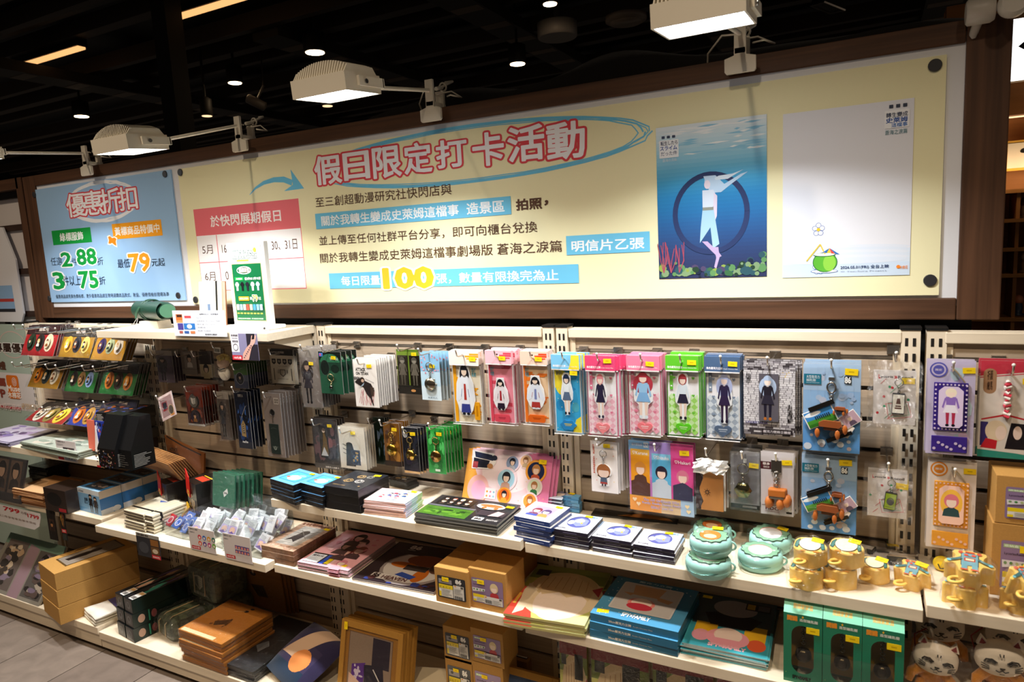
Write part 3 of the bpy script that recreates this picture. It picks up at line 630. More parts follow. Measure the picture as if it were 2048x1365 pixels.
mb=MB('paper'); mb.box(x0-.01,0,b.z-1.31,x0+.4,.01,a.z-1.29,'#E8B04A'); mb.box(x0,-.002,b.z-1.3,x0+.4,0,a.z-1.3,'#F3E6D4'); c=mb.cv((x0,-.0022,b.z-1.3),(1,0,0),(0,0,1),.4,a.z-b.z,'paper',.0004); c.t('“S',.11,.35,.3,.75,'#1b1513',.06); mb.build('printed_card',t)
t=thing('security_camera','white bullet security camera at the upper corner of the board','camera',unp(1996,20,1,.0)); t.scale=(.72,.72,.72)
mb=MB('plastic'); mb.lathe([(.03,-.05),(.036,-.045),(.036,.01),(.03,.02)],'#C9C2B8',axis='X',n=28,c=(-.025,.02,.01)); mb.build('body',t)
mb=MB('gloss'); mb.lathe([(.001,.0),(.022,.004),(.03,.006),(.033,.014),(.028,.04)],'#0f0f12',axis='Y',n=28,c=(.033,.0,.008)); mb.lathe([(.009,-.001),(.011,.001),(.011,.006)],'#3a3f66',axis='Y',c=(.033,-.002,.01),n=18); mb.build('lens',t)
mb=MB('plastic'); mb.lathe([(.033,0),(.037,.006),(.037,.03),(.03,.05)],'#D8D2C8',axis='Y',n=28,c=(.033,.006,.008)); mb.build('lens_hood',t)
mb=MB('plastic'); mb.tube([(-.03,.03,.02),(-.05,.06,-.04),(-.05,.08,-.07)],.012,'#C9C2B8'); mb.build('mount',t)

# ---------------------------------------------------------------- high display shelf of the second bay
ZT=1.227
def on(px,py,z): return unp(px,py,2,z)
p=unp(312,640,1,-.12); p.z=ZT
t=thing('display_riser','small white paper block under the green leather pouch','display block',(p.x,p.y-.005,ZT),(0,0,.1))
mb=MB('paper'); mb.prism([(-.05,0),(.05,0),(.045,.028),(-.045,.028)],-.03,.03,'#E6DED2',T=lambda a,b,z:(a,z,b)); mb.build('folded_block',t)
t=thing('leather_pouch','dark green rolled leather pen pouch with a wrap strap on the high shelf','pouch',(p.x,p.y,ZT+.03),(0,0,math.radians(-14)))
G='#1D3F30'
def roll(k,r0,r1,zc): return [(math.cos(a)*r0*1.0,zc+math.sin(a)*r1) for a in [2*math.pi*i/20 for i in range(20)]]
mb=MB('leather'); n=14; P=[]
for i in range(n+1):
    x=-.115+.23*i/n; rr=.033+.006*math.sin(i*.9)*.3-(.008 if i in (0,n) else 0)
    for j in range(20):
        a=2*math.pi*j/20; P.append((x,math.cos(a)*rr*1.15,.036+math.sin(a)*rr))
mb.add(P,[(i*20+j,i*20+(j+1)%20,(i+1)*20+(j+1)%20,(i+1)*20+j) for i in range(n) for j in range(20)],G,smooth=True); mb.add([P[j] for j in range(20)],[list(range(20))],'#24483a'); mb.add([P[n*20+j] for j in range(20)],[list(range(20))[::-1]],'#3a6a52'); mb.build('roll',t)
mb=MB('leather'); P=[]
for i in range(2):
    for j in range(9):
        a=math.radians(115+j*17); P.append((-.118+.236*i,math.cos(a)*.0415,.037+math.sin(a)*.0365))
mb.add(P,[(j,j+1,9+j+1,9+j) for j in range(8)],'#22483A',smooth=True); c=mb.cv((-.02,-.0425,.028),(1,0,0),(0,-.25,.97),.08,.022,'leather',.0003); c.loop(.5,.5,.3,.45,.0015,'#1e3d30'); c.band([(.3,.3),(.7,.6)],.002,'#1e3d30'); mb.build('flap',t)
for x in (-.045,-.02): mb=MB('leather'); mb.ring((x,0,.036),.040,.003,(1,0,0),'#28503e',n=28,sq=.93); mb.build('strap',t)
mb=MB('leather'); mb.tube([(-.03,-.042,.05),(-.045,-.05,.03),(-.06,-.048,.008)],.0035,'#3a6a52'); mb.build('strap_tail',t)
mb=MB('plastic'); mb.tube([(-.055,-.045,.01),(-.06,-.06,-.012),(-.05,-.07,-.027),(-.03,-.06,-.012),(-.05,-.045,.008)],.0008,'#cfc9bf'); mb.build('tag_string',t)
mb=MB('paper'); mb.box(-.09,-.085,-.029,-.035,-.055,-.0275,'#dfe3e6'); mb.build('price_tag',t)
p=unp(402,600,1,-.10)
t=thing('notebook','cream notebook with a black elastic band standing on the high shelf','notebook',(p.x,p.y+.03,ZT),(math.radians(-6),0,math.radians(8)))
mb=MB('paper'); mb.box(-.052,0,0,.052,.006,.165,'#E9DFC6',bev=.002); c=mb.cv((-.052,0,0),(1,0,0),(0,0,1),.104,.165); c.r(.35,.18,.66,.55,'#f3f1ea').r(.37,.2,.5,.5,'#5f7390').p([(.5,.2),(.66,.2),(.66,.5)],'#c9ced4'); mb.build('cover',t)
mb=MB('paper'); mb.box(-.05,.006,.002,.05,.022,.163,'#f4efe2'); mb.build('page_block',t)
mb=MB('paper'); mb.box(-.052,.022,0,.052,.026,.165,'#9c6a4a'); mb.build('back_cover',t)
mb=MB('rubber'); mb.box(.026,-.001,0,.034,.027,.166,'#1b1b1b'); mb.build('elastic_band',t)
# price card in front of it
def card(name,label,cat,K,tl,br,Y,col,rx=0,fn=None,rz=0):
    a=unp(*cp(K,*tl),1,Y); b=unp(*cp(K,*br),1,Y); w=b.x-a.x; h=a.z-b.z
    t=tag(None,'') if 0 else None
    mb=MB('paper'); mb.box(-w/2,0,-h,w/2,.0015,0,col); c=front(mb,w,h)
    if fn: fn(c)
    o=mb.build(name,None,((a.x+b.x)/2,Y,a.z),(rx,0,rz)); return tag(o,label,cat)
def f(c):
    c.r(.06,.62,.19,.86,'#c46a30').r(.08,.74,.18,.84,'#3c1f14').r(.06,.52,.19,.62,'#e0905a').r(.23,.70,.36,.80,'#b9484c').r(.08,.24,.19,.5,'#4a3f8a').r(.20,.26,.42,.5,'#2f6fb4').e(.31,.38,.05,.09,'#cfdbe8').r(.10,.1,.17,.2,'#a8554a').r(.2,.1,.29,.2,'#33599a').r(.32,.1,.41,.2,'#c4784a')
    c.t('進擊的巨人／皮革筆袋',.53,.83,.88,.89,'#3a3a40',.01)
    for k in range(5): c.t(['商品內容','皮革筆袋 18cm×20cm 材質','筆記本 15×10cm','收藏盒 1入','皮繩 付錢包'][k],.46,.70-.125*k,[.56,.9,.8,.72,.72][k],.755-.125*k,'#8b8d92')
    c.t('圖片僅供參考以實物為準',.6,.05,.82,.11,'#222226',.02)
card('price_card','white printed price card with small pictures before the cream notebook','price card','W',(730,275),(1222,508),-.231,'#D9DCE3',0,f)
p=on(507,658,ZT)
t=thing('table_sign','white plastic stand sign with a green discount poster on the high shelf','sign',(p.x+.005,p.y+.0,ZT),(0,0,math.radians(-4)))
a=unp(457,487,1,p.y); b=unp(555,640,1,p.y); H=a.z-ZT; Wd=b.x-a.x
mb=MB('plastic'); mb.box(-Wd/2-.015,-.035,0,Wd/2+.012,.045,.014,'#F1EFEC',bev=.004); mb.build('foot',t)
mb=MB('rubber'); mb.ball((Wd/2-.0,-.036,.008),.004,'#222222',n=10,m=8); mb.build('knob',t)
mb=MB('plastic'); mb.box(-Wd/2,-.006,.012,Wd/2,.012,H,'#F1EFEC',bev=.003); mb.build('frame',t)
mb=MB('gloss'); w=Wd*.84; h=H*.90; mb.box(-w/2,-.0075,H*.07,w/2,-.006,H*.97,'#DDE0DE'); c=mb.cv((-w/2,-.0075,H*.07),(1,0,0),(0,0,1),w,h,'gloss',.0001)
c.r(.02,.02,.98,.77,'#D9B48C').r(.04,.035,.96,.76,'#14653A').t('超動漫研究社',.08,.83,.86,.93,'#1c4a38',.09).t('超動漫研究社',.08,.83,.86,.93,'#f2f4ee',.03).c(.82,.93,.008,'#d8d648').rr(.22,.795,.6,.815,.001,'#d9cf4c')
c.loop(.42,.68,.22,.045,.003,'#eef2ee').t('優惠折扣',.26,.655,.6,.71,'#d8474f',.06).t('優惠折扣',.26,.655,.6,.71,'#f7f7f7',.02).rr(.1,.55,.38,.595,.001,'#1f9a46').t('綠標服飾',.14,.56,.34,.585,'#e8f5ea').t('任2件88 3件75折',.42,.555,.93,.59,'#eef4ee',.02)
for k,cc in enumerate(('#e9ece8','#17181c','#20222a','#eef0f2','#a9c8ea')):
    x=.16+.165*k; c.p([(x-.065,.50),(x-.025,.53),(x+.025,.53),(x+.065,.50),(x+.045,.475),(x+.03,.485),(x+.03,.42),(x-.03,.42),(x-.03,.485),(x-.045,.475)],cc)
c.rr(.17,.29,.5,.345,.001,'#F59A1F').t('黃標商品特價中',.19,.303,.48,.333,'#fff6e6').t('最低',.53,.30,.61,.34,'#f3f3ef').t('79',.62,.285,.77,.36,'#fdfdfa',.09).t('79',.62,.285,.77,.36,'#F59A1F',.03).t('元起',.79,.30,.88,.34,'#f3f3ef')
for k,cc in enumerate(('#d8b4c0','#8ab6dc','#d9cbb0','#e04a3a','#e8d8a0','#3f8fd0','#7fb0e4','#9cc4ea')): c.rr(.08+.107*k,.17,.08+.107*k+.085,.245,.001,cc); c.r(.085+.107*k,.12,.155+.107*k,.135,'#d9cf4c')
c.t('優惠商品請見黃色價格標，更多優惠請至現場選購',.1,.05,.9,.07,'#c9dccf'); mb.build('poster',t)
def f(c):
    c.r(0,0,1,1,'#8a86a8').r(0,.3,.3,1,'#E9E6EC').r(.6,.0,1,1,'#2a2530').r(.86,.6,1,1,'#8a86a8').t('紋身貼紙',.03,.88,.28,.96,'#26232e',.03).t('Tattoo Sticker',.04,.80,.27,.84,'#4a4756',.02)
    for k in range(4): c.e(.08+.055*k,.70,.02,.045,'#3a3844')
    c.loop(.16,.48,.09,.12,.002,'#5a5866').r(0,0,.38,.18,'#C42836').t('100元/款',.06,.04,.34,.13,'#FBEFF0',.02)
    c.p([(.38,.0),(.62,.02),(.78,.52),(.70,.60),(.56,.46),(.42,.24)],'#D9A797').p([(.70,.56),(.78,.50),(.92,.68),(.98,.90),(.94,.98),(.90,.84),(.86,.95),(.80,.92),(.76,.72)],'#DDB0A2').p([(.80,.78),(.86,1),(.92,1),(.9,.8)],'#15131a')
    for k in range(7): c.c(.46+.05*k,.1+.075*k,.0025,'#5a4a58')
card('price_card','price card showing a tattooed raised arm, clipped to the high shelf edge','price card','B',(768,115),(1018,350),-.236,'#8a86a8',0,f)

# ---------------------------------------------------------------- goods: shared builders
rng=random.Random(21)
YEL='#F6D412'
def sticker(root,x,y,z,rot=0,w=.019,name='price_sticker',flat=False):
    """small yellow price label; on a hanging card (faces -y) or, with flat, on an upward face"""
    mb=MB('paper'); h=w*.55
    if flat: mb.box(-w/2,-h/2,0,w/2,h/2,.0004,YEL); c=mb.cv((-w/2,-h/2,.0004),(1,0,0),(0,1,0),w,h,'paper',.0001)
    else: mb.box(-w/2,-.0004,-h/2,w/2,0,h/2,YEL); c=mb.cv((-w/2,-.0004,-h/2),(1,0,0),(0,0,1),w,h,'paper',.0001)
    c.r(.3,.42,.7,.6,'#c9a80c')
    return mb.build(name,root,(x,y,z),(0,0,rot) if flat else (0,rot,0))
def sheet(w,h,amp,seed,nx=7,ny=9,mat='film',y=0,flare=0):
    """thin clear wrapper with real wrinkles, spanning x -w/2..w/2, z -h..0"""
    r=random.Random(seed); mb=MB(mat); P=[]
    for j in range(ny+1):
        for i in range(nx+1):
            u=i/nx; v=j/ny
            P.append((-w/2+w*u+r.uniform(-1,1)*amp*.5, y-amp+r.uniform(-1,1)*amp-flare*math.sin(math.pi*u)*.5, -h*v+r.uniform(-1,1)*amp*.3))
    mb.add(P,[(j*(nx+1)+i,(j+1)*(nx+1)+i,(j+1)*(nx+1)+i+1,j*(nx+1)+i+1) for j in range(ny) for i in range(nx)],'#ffffff',smooth=amp<.002); return mb
def bust(c,cx,cy,s,hair,skin,cloth,asp=None):
    """plain faceless portrait: cloth, hair, skin, fringe"""
    a=asp or c.w/c.h; sx=s; sy=s*a
    c.p([(cx-sx*1.15,cy-sy*2.4),(cx-sx*.95,cy-sy*1.3),(cx-sx*.3,cy-sy*.9),(cx+sx*.3,cy-sy*.9),(cx+sx*.95,cy-sy*1.3),(cx+sx*1.15,cy-sy*2.4)],cloth)
    c.e(cx,cy+sy*.1,sx*.98,sy*1.12,hair).e(cx,cy-sy*.12,sx*.66,sy*.86,skin).e(cx,cy+sy*.25,sx*.72,sy*.66,hair,a0=0,a1=180)
def person(c,cx,y0,y1,wd,hair,skin,topc,skirt,leg,shoe,long=False):
    """plain faceless standing figure"""
    H=y1-y0; Y=lambda v:y0+H*v
    if long: c.e(cx,Y(.74),wd*.62,H*.22,hair)
    for s_ in (-1,1):
        c.p([(cx+s_*wd*.06,Y(.44)),(cx+s_*wd*.30,Y(.44)),(cx+s_*wd*.24,Y(.06)),(cx+s_*wd*.10,Y(.06))],leg).e(cx+s_*wd*.18,Y(.035),wd*.11,H*.035,shoe)
        c.p([(cx+s_*wd*.24,Y(.75)),(cx+s_*wd*.36,Y(.74)),(cx+s_*wd*.52,Y(.50)),(cx+s_*wd*.42,Y(.47))],topc)
    c.p([(cx-wd*.30,Y(.77)),(cx+wd*.30,Y(.77)),(cx+wd*.26,Y(.54)),(cx-wd*.26,Y(.54))],topc).p([(cx-wd*.25,Y(.56)),(cx+wd*.25,Y(.56)),(cx+wd*.46,Y(.36)),(cx-wd*.46,Y(.36))],skirt)
    c.r(cx-wd*.08,Y(.75),cx+wd*.08,Y(.80),skin).e(cx,Y(.88),wd*.33,H*.12,hair).e(cx,Y(.855),wd*.23,H*.082,skin).e(cx,Y(.885),wd*.25,H*.065,hair,a0=0,a1=180)
def blotch(c,seed,cols,n,r0=.03,r1=.12,x0=0,y0=0,x1=1,y1=1,poly=True):
    r=random.Random(seed)
    for i in range(n):
        a=r.uniform(r0,r1); b=r.uniform(r0,r1); x=r.uniform(x0+a,x1-a); y=r.uniform(y0+b,y1-b)
        k=r.randint(5,9); c.p([(x+a*(.6+.4*r.random())*math.cos(6.283*q/k),y+b*(.6+.4*r.random())*math.sin(6.283*q/k)) for q in range(k)],r.choice(cols))
def lines(c,x0,y0,x1,y1,n,col,th=.35,seed=1):
    r=random.Random(seed); dy=(y1-y0)/n
    for i in range(n): c.r(x0,y0+dy*i,x0+(x1-x0)*r.uniform(.55,1),y0+dy*(i+th),col)
def keychain(root,x,z,y,R,metal,drop,charm):
    mb=MB('metal'); mb.ring((x,y,z-R),R,R*.13,(0,1,.15),metal,n=24,m=6); mb.build('split_ring',root)
    mb=MB('metal'); n=max(2,int(drop/(R*.42)))
    for i in range(n): mb.ring((x,y,z-2*R-R*.1-drop*(i+.5)/n),R*.26,R*.08,((1,0,0) if i%2 else (0,1,0)),metal,n=10,m=5)
    mb.build('chain',root)
    if charm: charm(root,x,z-2*R-drop,y)
def medal(r,col,inner,spokes=0,hexa=False,metal='metal'):
    def f(root,x,z,y):
        mb=MB(metal); n=6 if hexa else 28
        mb.lathe([(r*.55,.0),(r*.8,-.001),(r,.0),(r,.004),(r*.1,.0045)],col,axis='Y',c=(x,y,z-r),n=n)
        if spokes:
            for k in range(spokes): a=6.283*k/spokes; mb.ball((x+r*1.02*math.cos(a),y+.002,z-r+r*1.02*math.sin(a)),r*.14,col,n=8,m=6)
        o=mb.build('charm',root); m2=MB('gloss'); m2.lathe([(.001,-.0012),(r*.58,-.0008),(r*.58,.001)],inner,axis='Y',c=(x,y,z-r),n=20); c=m2.cv((x-r*.5,y-.0014,z-r*1.5),(1,0,0),(0,0,1),r,r,'gloss'); bust(c,.5,.55,.2,'#4a3f38','#e3c6ae','#6a6f86'); m2.build('printed_insert',o)
    return f
def slab(w,h,col,edge,draw=None,tilt=0,t=.006):
    def f(root,x,z,y):
        mb=MB('gloss'); mb.box(-w/2,0,-h,w/2,t,0,edge,bev=.0012); c=mb.cv((-w/2*.9,-.0002,-h*.94),(1,0,0),(0,0,1),w*.9,h*.88,'gloss'); c.r(0,0,1,1,col)
        if draw: draw(c)
        mb.tube([(0,t/2,-.001),(0,t/2,.006)],.0025,edge); mb.build('charm',root,(x,y,z-.004),(0,tilt,0))
    return f
def hook(X,Z,label,L=.15):
    t=thing('display_hook',label,'display hook',(X,0,Z),group='chrome slatwall hooks')
    mb=MB('metal'); mb.box(-.013,-.006,-.010,.013,.003,.012,'#b9b4ad',bev=.001).box(-.013,-.009,.006,.013,-.003,.010,'#b9b4ad'); mb.build('clip',t)
    mb=MB('metal'); mb.tube([(0,-.003,0),(0,-L+.012,0),(0,-L+.003,.003),(0,-L,.012),(0,-L-.003,.020)],.0022,'#cfcac4',n=8); mb.build('rod',t)
    mb=MB('plastic'); mb.ball((0,-L-.003,.021),.0035,'#dedad2',n=10,m=6); mb.build('tip',t); return t
ORDB=['second','third','fourth','fifth','sixth','seventh','eighth','ninth','tenth','eleventh','twelfth']
def hang(K,x0,y0,x1,y1,Y,name,label,cat,draw,short,t=.0015,Yb=None,behind=0,dy=.011,dx=0,film='film',amp=.0012,st=None,col='#ffffff',hk=True,hz=.012,hL=None,yaw=0,mat='gloss',hy=0,stw=.019,sr=.0):
    col='#a39e9a' if col=='#ffffff' else col
    a=unp(*cp(K,x0,y0),1,Y); Yb=Y if Yb is None else Yb; b=unp(*cp(K,x1,y1),1,Yb)
    w=b.x-a.x; h=math.hypot(a.z-b.z,Yb-Y); rx=math.asin(max(-.9,min(.9,(Yb-Y)/h)))
    root=thing(name,label,cat,((a.x+b.x)/2,Y,a.z),(rx,0,yaw),group=(short+' on one hook') if behind else None)
    mb=MB(mat); mb.box(-w/2,0,-h,w/2,t,0,col); c=front(mb,w,h,mat)
    draw(c,root,w,h); mb.build('card',root)
    if st: sticker(root,(st[0]-.5)*w,-.0016 if film else -.0006,-h*(1-st[1]),rot=rng.uniform(-.08,.08)+sr,w=stw)
    if film: sheet(w*1.06,h*1.04,amp,rng.random(),mat=film,y=-.004).build('clear_sleeve',root,(0,0,h*.02))
    for k in range(behind):
        u=dup(root,(root.location.x+dx*(k+1)+rng.uniform(-.0015,.0015),Y+dy*(k+1),a.z+rng.uniform(-.003,.003)),(rx*.9,0,yaw+rng.uniform(-.03,.03)),label=f'{short} hanging {ORDB[k]} from the aisle on its hook')
    if hk:
        L=hL or (.05-Y if Y>-.13 else .03-Y); z=a.z-hz
        g=min(GROOVES,key=lambda q:abs(q-z)); z=g if abs(g-z)<.016 else z
        hook((a.x+b.x)/2+hy,z,f'chrome hook holding the {short}',L)
    return root

# ---------------------------------------------------------------- first bay: badge packs
def badges(bg,hd,tones,seed):
    def f(c,root,w,h):
        c.r(0,0,1,1,bg).r(0,.70,1,1,hd).r(0,0,1,.17,bg); c.t('徽章組',.36,.82,.66,.93,'#b8ada2',.05); c.r(.25,.76,.78,.78,'#6d6258')
        for k in range(3):
            mb=MB('gloss'); r=w*.125; x=(-.27+.27*k)*w
            mb.lathe([(.001,-.006),(r*.5,-.0055),(r*.85,-.004),(r,-.001),(r,.0)],tones[k],axis='Y',c=(x,-.001,-h*.56),n=24,sy=1.3)
            cc=mb.cv((x-r*.6,-.0075,-h*.56-r*.8),(1,0,0),(0,0,1),r*1.2,r*1.6,'gloss',.0001); cc.e(.5,.5,.5,.5,tones[k])
            bust(cc,.5,.58,.26,['#3a2a22','#caa46a','#6a4a3a'][(k+seed)%3],'#e2c0a2',['#2f3a34','#d9d2c4','#7a4a2a'][(k+seed)%3]); mb.build('badge',root)
        mb=sheet(w*1.02,h*.2,.0008,seed,mat='acrylic',y=-.010); mb.build('clear_pocket',root,(0,0,-h*.82))
    return f
BG=(('A',285,155,515,455,-.12,-.17,'#A31E22','#33191a',('#2a3a2a','#2c2622','#d8c8a8'),6,'red badge pack, uppermost at the far end','red badge pack'),
 ('A',648,180,870,472,-.10,-.15,'#A87C1C','#2f2a20',('#d9a93c','#2a2c34','#e0c46a'),2,'ochre badge pack beside the red badge pack','ochre badge pack beside the red one'),
 ('A',985,185,1185,498,-.10,-.16,'#B07F1E','#2f2a20',('#33264e','#9aa27a','#c8b8a0'),5,'ochre badge pack tucked under the end of the high display shelf','ochre badge pack by the high shelf'),
 ('A',372,490,555,775,-.08,-.14,'#A8791C','#151414',('#e08a2a','#2a3a3a','#e9e2d0'),3,'ochre badge pack with a black header below the red badge pack','black headed ochre badge pack'),
 ('A',705,512,905,815,-.08,-.13,'#1F6A2A','#14160f',('#2f2822','#9a7a4a','#8aa6d8'),4,'green badge pack with a pale blue badge','green badge pack with a blue badge'),
 ('A',1040,522,1290,842,-.08,-.13,'#1F6A2A','#14160f',('#c9772a','#3a2a22','#b8742a'),6,'green badge pack with amber badges next to the bay post','green badge pack with amber badges'),
 ('A',440,912,600,1120,-.10,-.19,'#9A1F20','#33201a',('#d8cfc0','#8a7a3a','#d9c23a'),6,'red badge pack tipped forward over the purple sheets','tipped red badge pack'),
 ('A',775,890,985,1160,-.10,-.17,'#2A3A9A','#181c3a',('#c9702a','#b88a3a','#6a4a2a'),3,'blue badge pack above the greenish sleeves','blue badge pack'),
 ('A',1075,868,1280,1130,-.10,-.14,'#2A3A9A','#22264a',('#c9702a','#b88a3a','#6a4a2a'),1,'blue badge pack half hidden by black boxes','blue badge pack by the black boxes'))
for i,(K,x0,y0,x1,y1,Y,Yb,bg,hd,tones,nb,lab,short) in enumerate(BG):
    r=hang(K,x0,y0,x1,y1,Y,'badge_pack',lab,'badge pack',badges(bg,hd,tones,i),short,Yb=Yb,behind=nb,dy=.008,film='crinkle',amp=.0018,hk=False)
    for s_ in (-1,1): hook(r.location.x+s_*.035,r.location.z-.004,f'chrome hook, one of two holding the {short}',.22 if i<6 else .2)

# ---------------------------------------------------------------- second bay
def dark_fig(tone,bg):
    def f(c,root,w,h):
        c.r(0,0,1,1,bg); c.r(0,.85,1,1,'#8d857c')
        person(c,.35,.06,.80,.5,'#2a2220','#a88a76',tone,tone,'#1c1a1e','#141216',True)
    return f
hang('B',130,262,300,540,-.10,'character_sleeve','clear sleeve with a dark coated figure card beside the bay post','card',dark_fig('#2b2430','#4a3f4c'),'dark figure sleeve',behind=4,dy=.012,film='crinkle',amp=.003)
def f(c,root,w,h):
    c.r(0,0,1,1,'#8d8378').r(0,.22,1,1,'#7a7068').r(.2,.25,.98,.95,'#8f857c'); bust(c,.55,.70,.17,'#2a2422','#c2a48e','#d8d2c8')
hang('B',345,272,492,470,-.07,'photo_card','grey photo card with a pale shirted portrait','card',f,'grey portrait photo card',behind=1)
def f(c,root,w,h):
    c.r(0,0,1,1,'#2d2522').r(0,0,1,.5,'#cdbf9e').r(.06,.04,.94,.47,'#c6b78f'); bust(c,.5,.32,.24,'#1f1a1a','#d8c0a6','#c9b78a')
hang('B',497,270,622,492,-.08,'memo_pack','brown topped card with a black haired portrait','card',f,'brown topped card',behind=1)
# plush doll in a bag
a=unp(*cp('B',705,290),1,-.12)
t=thing('plush_doll','small pale plush doll with fluffy yellow hair in a clear bag','plush doll',(a.x,-.12,a.z))
mb=MB('plush'); mb.ball((0,0,-.072),(.022,.017,.026),'#E6E0D2'); mb.ball((-.018,-.004,-.066),(.008,.008,.016),'#E6E0D2',n=12,m=8); mb.ball((.02,-.004,-.07),(.009,.009,.018),'#E6E0D2',n=12,m=8); mb.build('body',t)
mb=MB('plush'); mb.ball((0,-.002,-.032),(.024,.02,.022),'#E3BFA0'); mb.build('head',t)
mb=MB('plush'); r=random.Random(4)
for k in range(46):
    th=r.uniform(0,6.28); ph=r.uniform(-.1,1.5); 
    if math.sin(th)<-.35 and ph<.55: continue
    mb.ball((.024*math.cos(th)*math.cos(ph),-.001+.02*math.sin(th)*math.cos(ph),-.028+.021*math.sin(ph)),(.007,.007,.008),r.choice(['#C9AE5A','#BFA44E','#D6BC68']),n=8,m=6)
mb.build('hair',t)
mb=MB('fabric'); mb.tube([(-.018,-.017,-.052),(0,-.02,-.056),(.02,-.016,-.050)],.0022,'#2a2a2c'); mb.build('neck_strap',t)
sheet(.075,.12,.004,3,mat='crinkle',y=-.024).build('clear_bag',t,(0,0,.02))
mb=MB('paper'); mb.box(-.016,-.001,-.02,.016,0,.0,'#DAD6CC'); c=front(mb,.032,.02,'paper',-.001)
for k in range(11): c.r(.08+.075*k,.2,.08+.075*k+(.05 if k%3 else .03),.75,'#2b2926')
mb.build('barcode_tag',t,(.012,-.03,.028),(0,.06,0))
hook(a.x,a.z+.025,'chrome hook holding the bagged plush doll',.16)
def f(c,root,w,h):
    c.r(0,0,1,1,'#3A3F52').r(0,.55,1,1,'#3d5a34').r(0,.30,1,.55,'#4a4f5e'); c.e(.42,.40,.28,.24,'#25262c').loop(.42,.40,.28,.24,.0012,'#8a8a92'); bust(c,.42,.45,.12,'#1c1a1c','#8a7a70','#33353c')
hang('B',790,372,930,590,-.13,'oval_charm_card','green to purple card with a dark oval charm below the tattoo price card','card',f,'green purple oval charm card',behind=8,dy=.011,amp=.0015)
def f(c,root,w,h):
    c.r(0,0,1,1,'#CDBEA4').r(0,.83,1,1,'#1d1a19').t('TATTOO 紋身貼紙',.08,.89,.62,.95,'#b8ad9e',.02)
    for k in range(4): c.p([(.07+.23*k,.73),(.24+.23*k,.73),(.24+.23*k,.61),(.155+.23*k,.56),(.07+.23*k,.61)],'#33302e'); c.e(.155+.23*k,.66,.05,.035,'#8d8476')
    c.t('Cleopatra Silhouette',.3,.50,.72,.53,'#3a3632').p([(.38,.42),(.62,.42),(.62,.28),(.5,.2),(.38,.28)],'#4a4540').p([(.41,.40),(.59,.40),(.59,.29),(.5,.23),(.41,.29)],'#b4a68e').t('心臓',.26,.3,.36,.42,'#3a3632').t('捧',.65,.3,.73,.42,'#3a3632').r(.12,.1,.15,.45,'#3a3632').r(.86,.1,.89,.45,'#3a3632').t('Dedicate your heart',.28,.12,.72,.16,'#3a3632')
hang('B',1100,252,1330,552,-.07,'sticker_sheet','cream sticker sheet with a black header and printed shields','sticker sheet',f,'cream shield sticker sheet',behind=2,dy=.006)
# second row
def f(c,root,w,h):
    c.r(0,0,1,1,'#BFA7A2').r(.1,.1,.9,.9,'#8a6a68').r(.2,.35,.55,.72,'#7d1f22').r(.25,.42,.50,.68,'#1d1a22').e(.72,.3,.17,.19,'#4a3f34').loop(.72,.3,.17,.19,.0015,'#b59a5a').r(.62,.05,.9,.12,'#b87a3a')
r=hang('B',140,632,300,850,-.19,'keychain_pack','tilted clear pack with a red square charm at the bay post','keychain',f,'tilted red charm pack',behind=0,film='crinkle',amp=.004,hz=.02)
r.rotation_euler=(-.15,math.radians(-22),0)
def f(c,root,w,h):
    c.r(0,0,1,1,'#4a1a10').r(0,.5,1,1,'#6b2412'); blotch(c,5,['#8a2f12','#b5521a','#3a120c','#7a2412'],26,.05,.16,0,.05,1,.98)
    for yy,col,in_ in ((.65,'#b9b6b0','#57544f'),(.24,'#c9c5c0','#2e2430')):
        mb=MB('metal'); mb.lathe([(.001,-.002),(w*.28,-.002),(w*.31,-.001),(w*.31,.0)],col,axis='Y',c=(0,-.001,-h*(1-yy)),n=30); cc=mb.cv((-w*.26,-.0042,-h*(1-yy)-w*.26),(1,0,0),(0,0,1),w*.52,w*.52,'gloss',.0001); cc.e(.5,.5,.49,.49,in_)
        if yy>.5:
            cc.p([(.22,.78),(.48,.72),(.48,.22),(.3,.35)],'#cfcac2').p([(.52,.72),(.78,.78),(.70,.35),(.52,.22)],'#8a867f')
            for k in range(5): cc.band([(.52,.68-.09*k),(.76,.74-.09*k)],.0012,'#e0dcd4')
        else: bust(cc,.5,.6,.2,'#2a1c1c','#c99a72','#8a5a2a')
        mb.build('coin',root)
    c.r(0,.01,1,.06,'#c2bcb4')
hang('B',378,572,560,915,-.13,'coin_pack','dark red pack with two big silver medallion coins','coin set',f,'red coin pack',behind=6,dy=.012,film='crinkle',amp=.003)
hang('B',650,612,795,1030,-.13,'figure_keychain','clear sleeve with a dark figure charm beside the coin packs','keychain',dark_fig('#2a2c34','#4d443e'),'dark figure charm sleeve',behind=2,film='crinkle',amp=.003)
def f(c,root,w,h):
    c.r(0,0,1,1,'#161c2c'); blotch(c,8,['#22345a','#2f4f86','#10141f','#3a62a2'],22,.06,.2,.0,.1,1,.85); c.r(0,0,1,.12,'#2a2c33').t('進擊巨人',.28,.90,.68,.95,'#b8b4ae').t('AttackTitan',.3,.1,.7,.135,'#e2ded8',.02)
    c.p([(.3,.22),(.62,.2),(.64,.42),(.5,.5),(.32,.42)],'#8a7048').p([(.38,.27),(.56,.26),(.56,.40),(.48,.44),(.4,.40)],'#5a4a34')
    for k in range(4): c.band([(.42,.29+.035*k),(.54,.31+.035*k)],.001,'#d8ccb0')
    mb=MB('metal'); mb.tube([(.02*1,-.002,-h*.25),(.0,-.003,-h*.42),(-.01,-.002,-h*.5)],.0012,'#d8d4cc'); mb.build('chain',root)
hang('B',797,606,965,1105,-.15,'keychain_card','dark blue card with a bronze shield charm','keychain',f,'dark blue shield card',behind=4,dy=.014,amp=.0015)
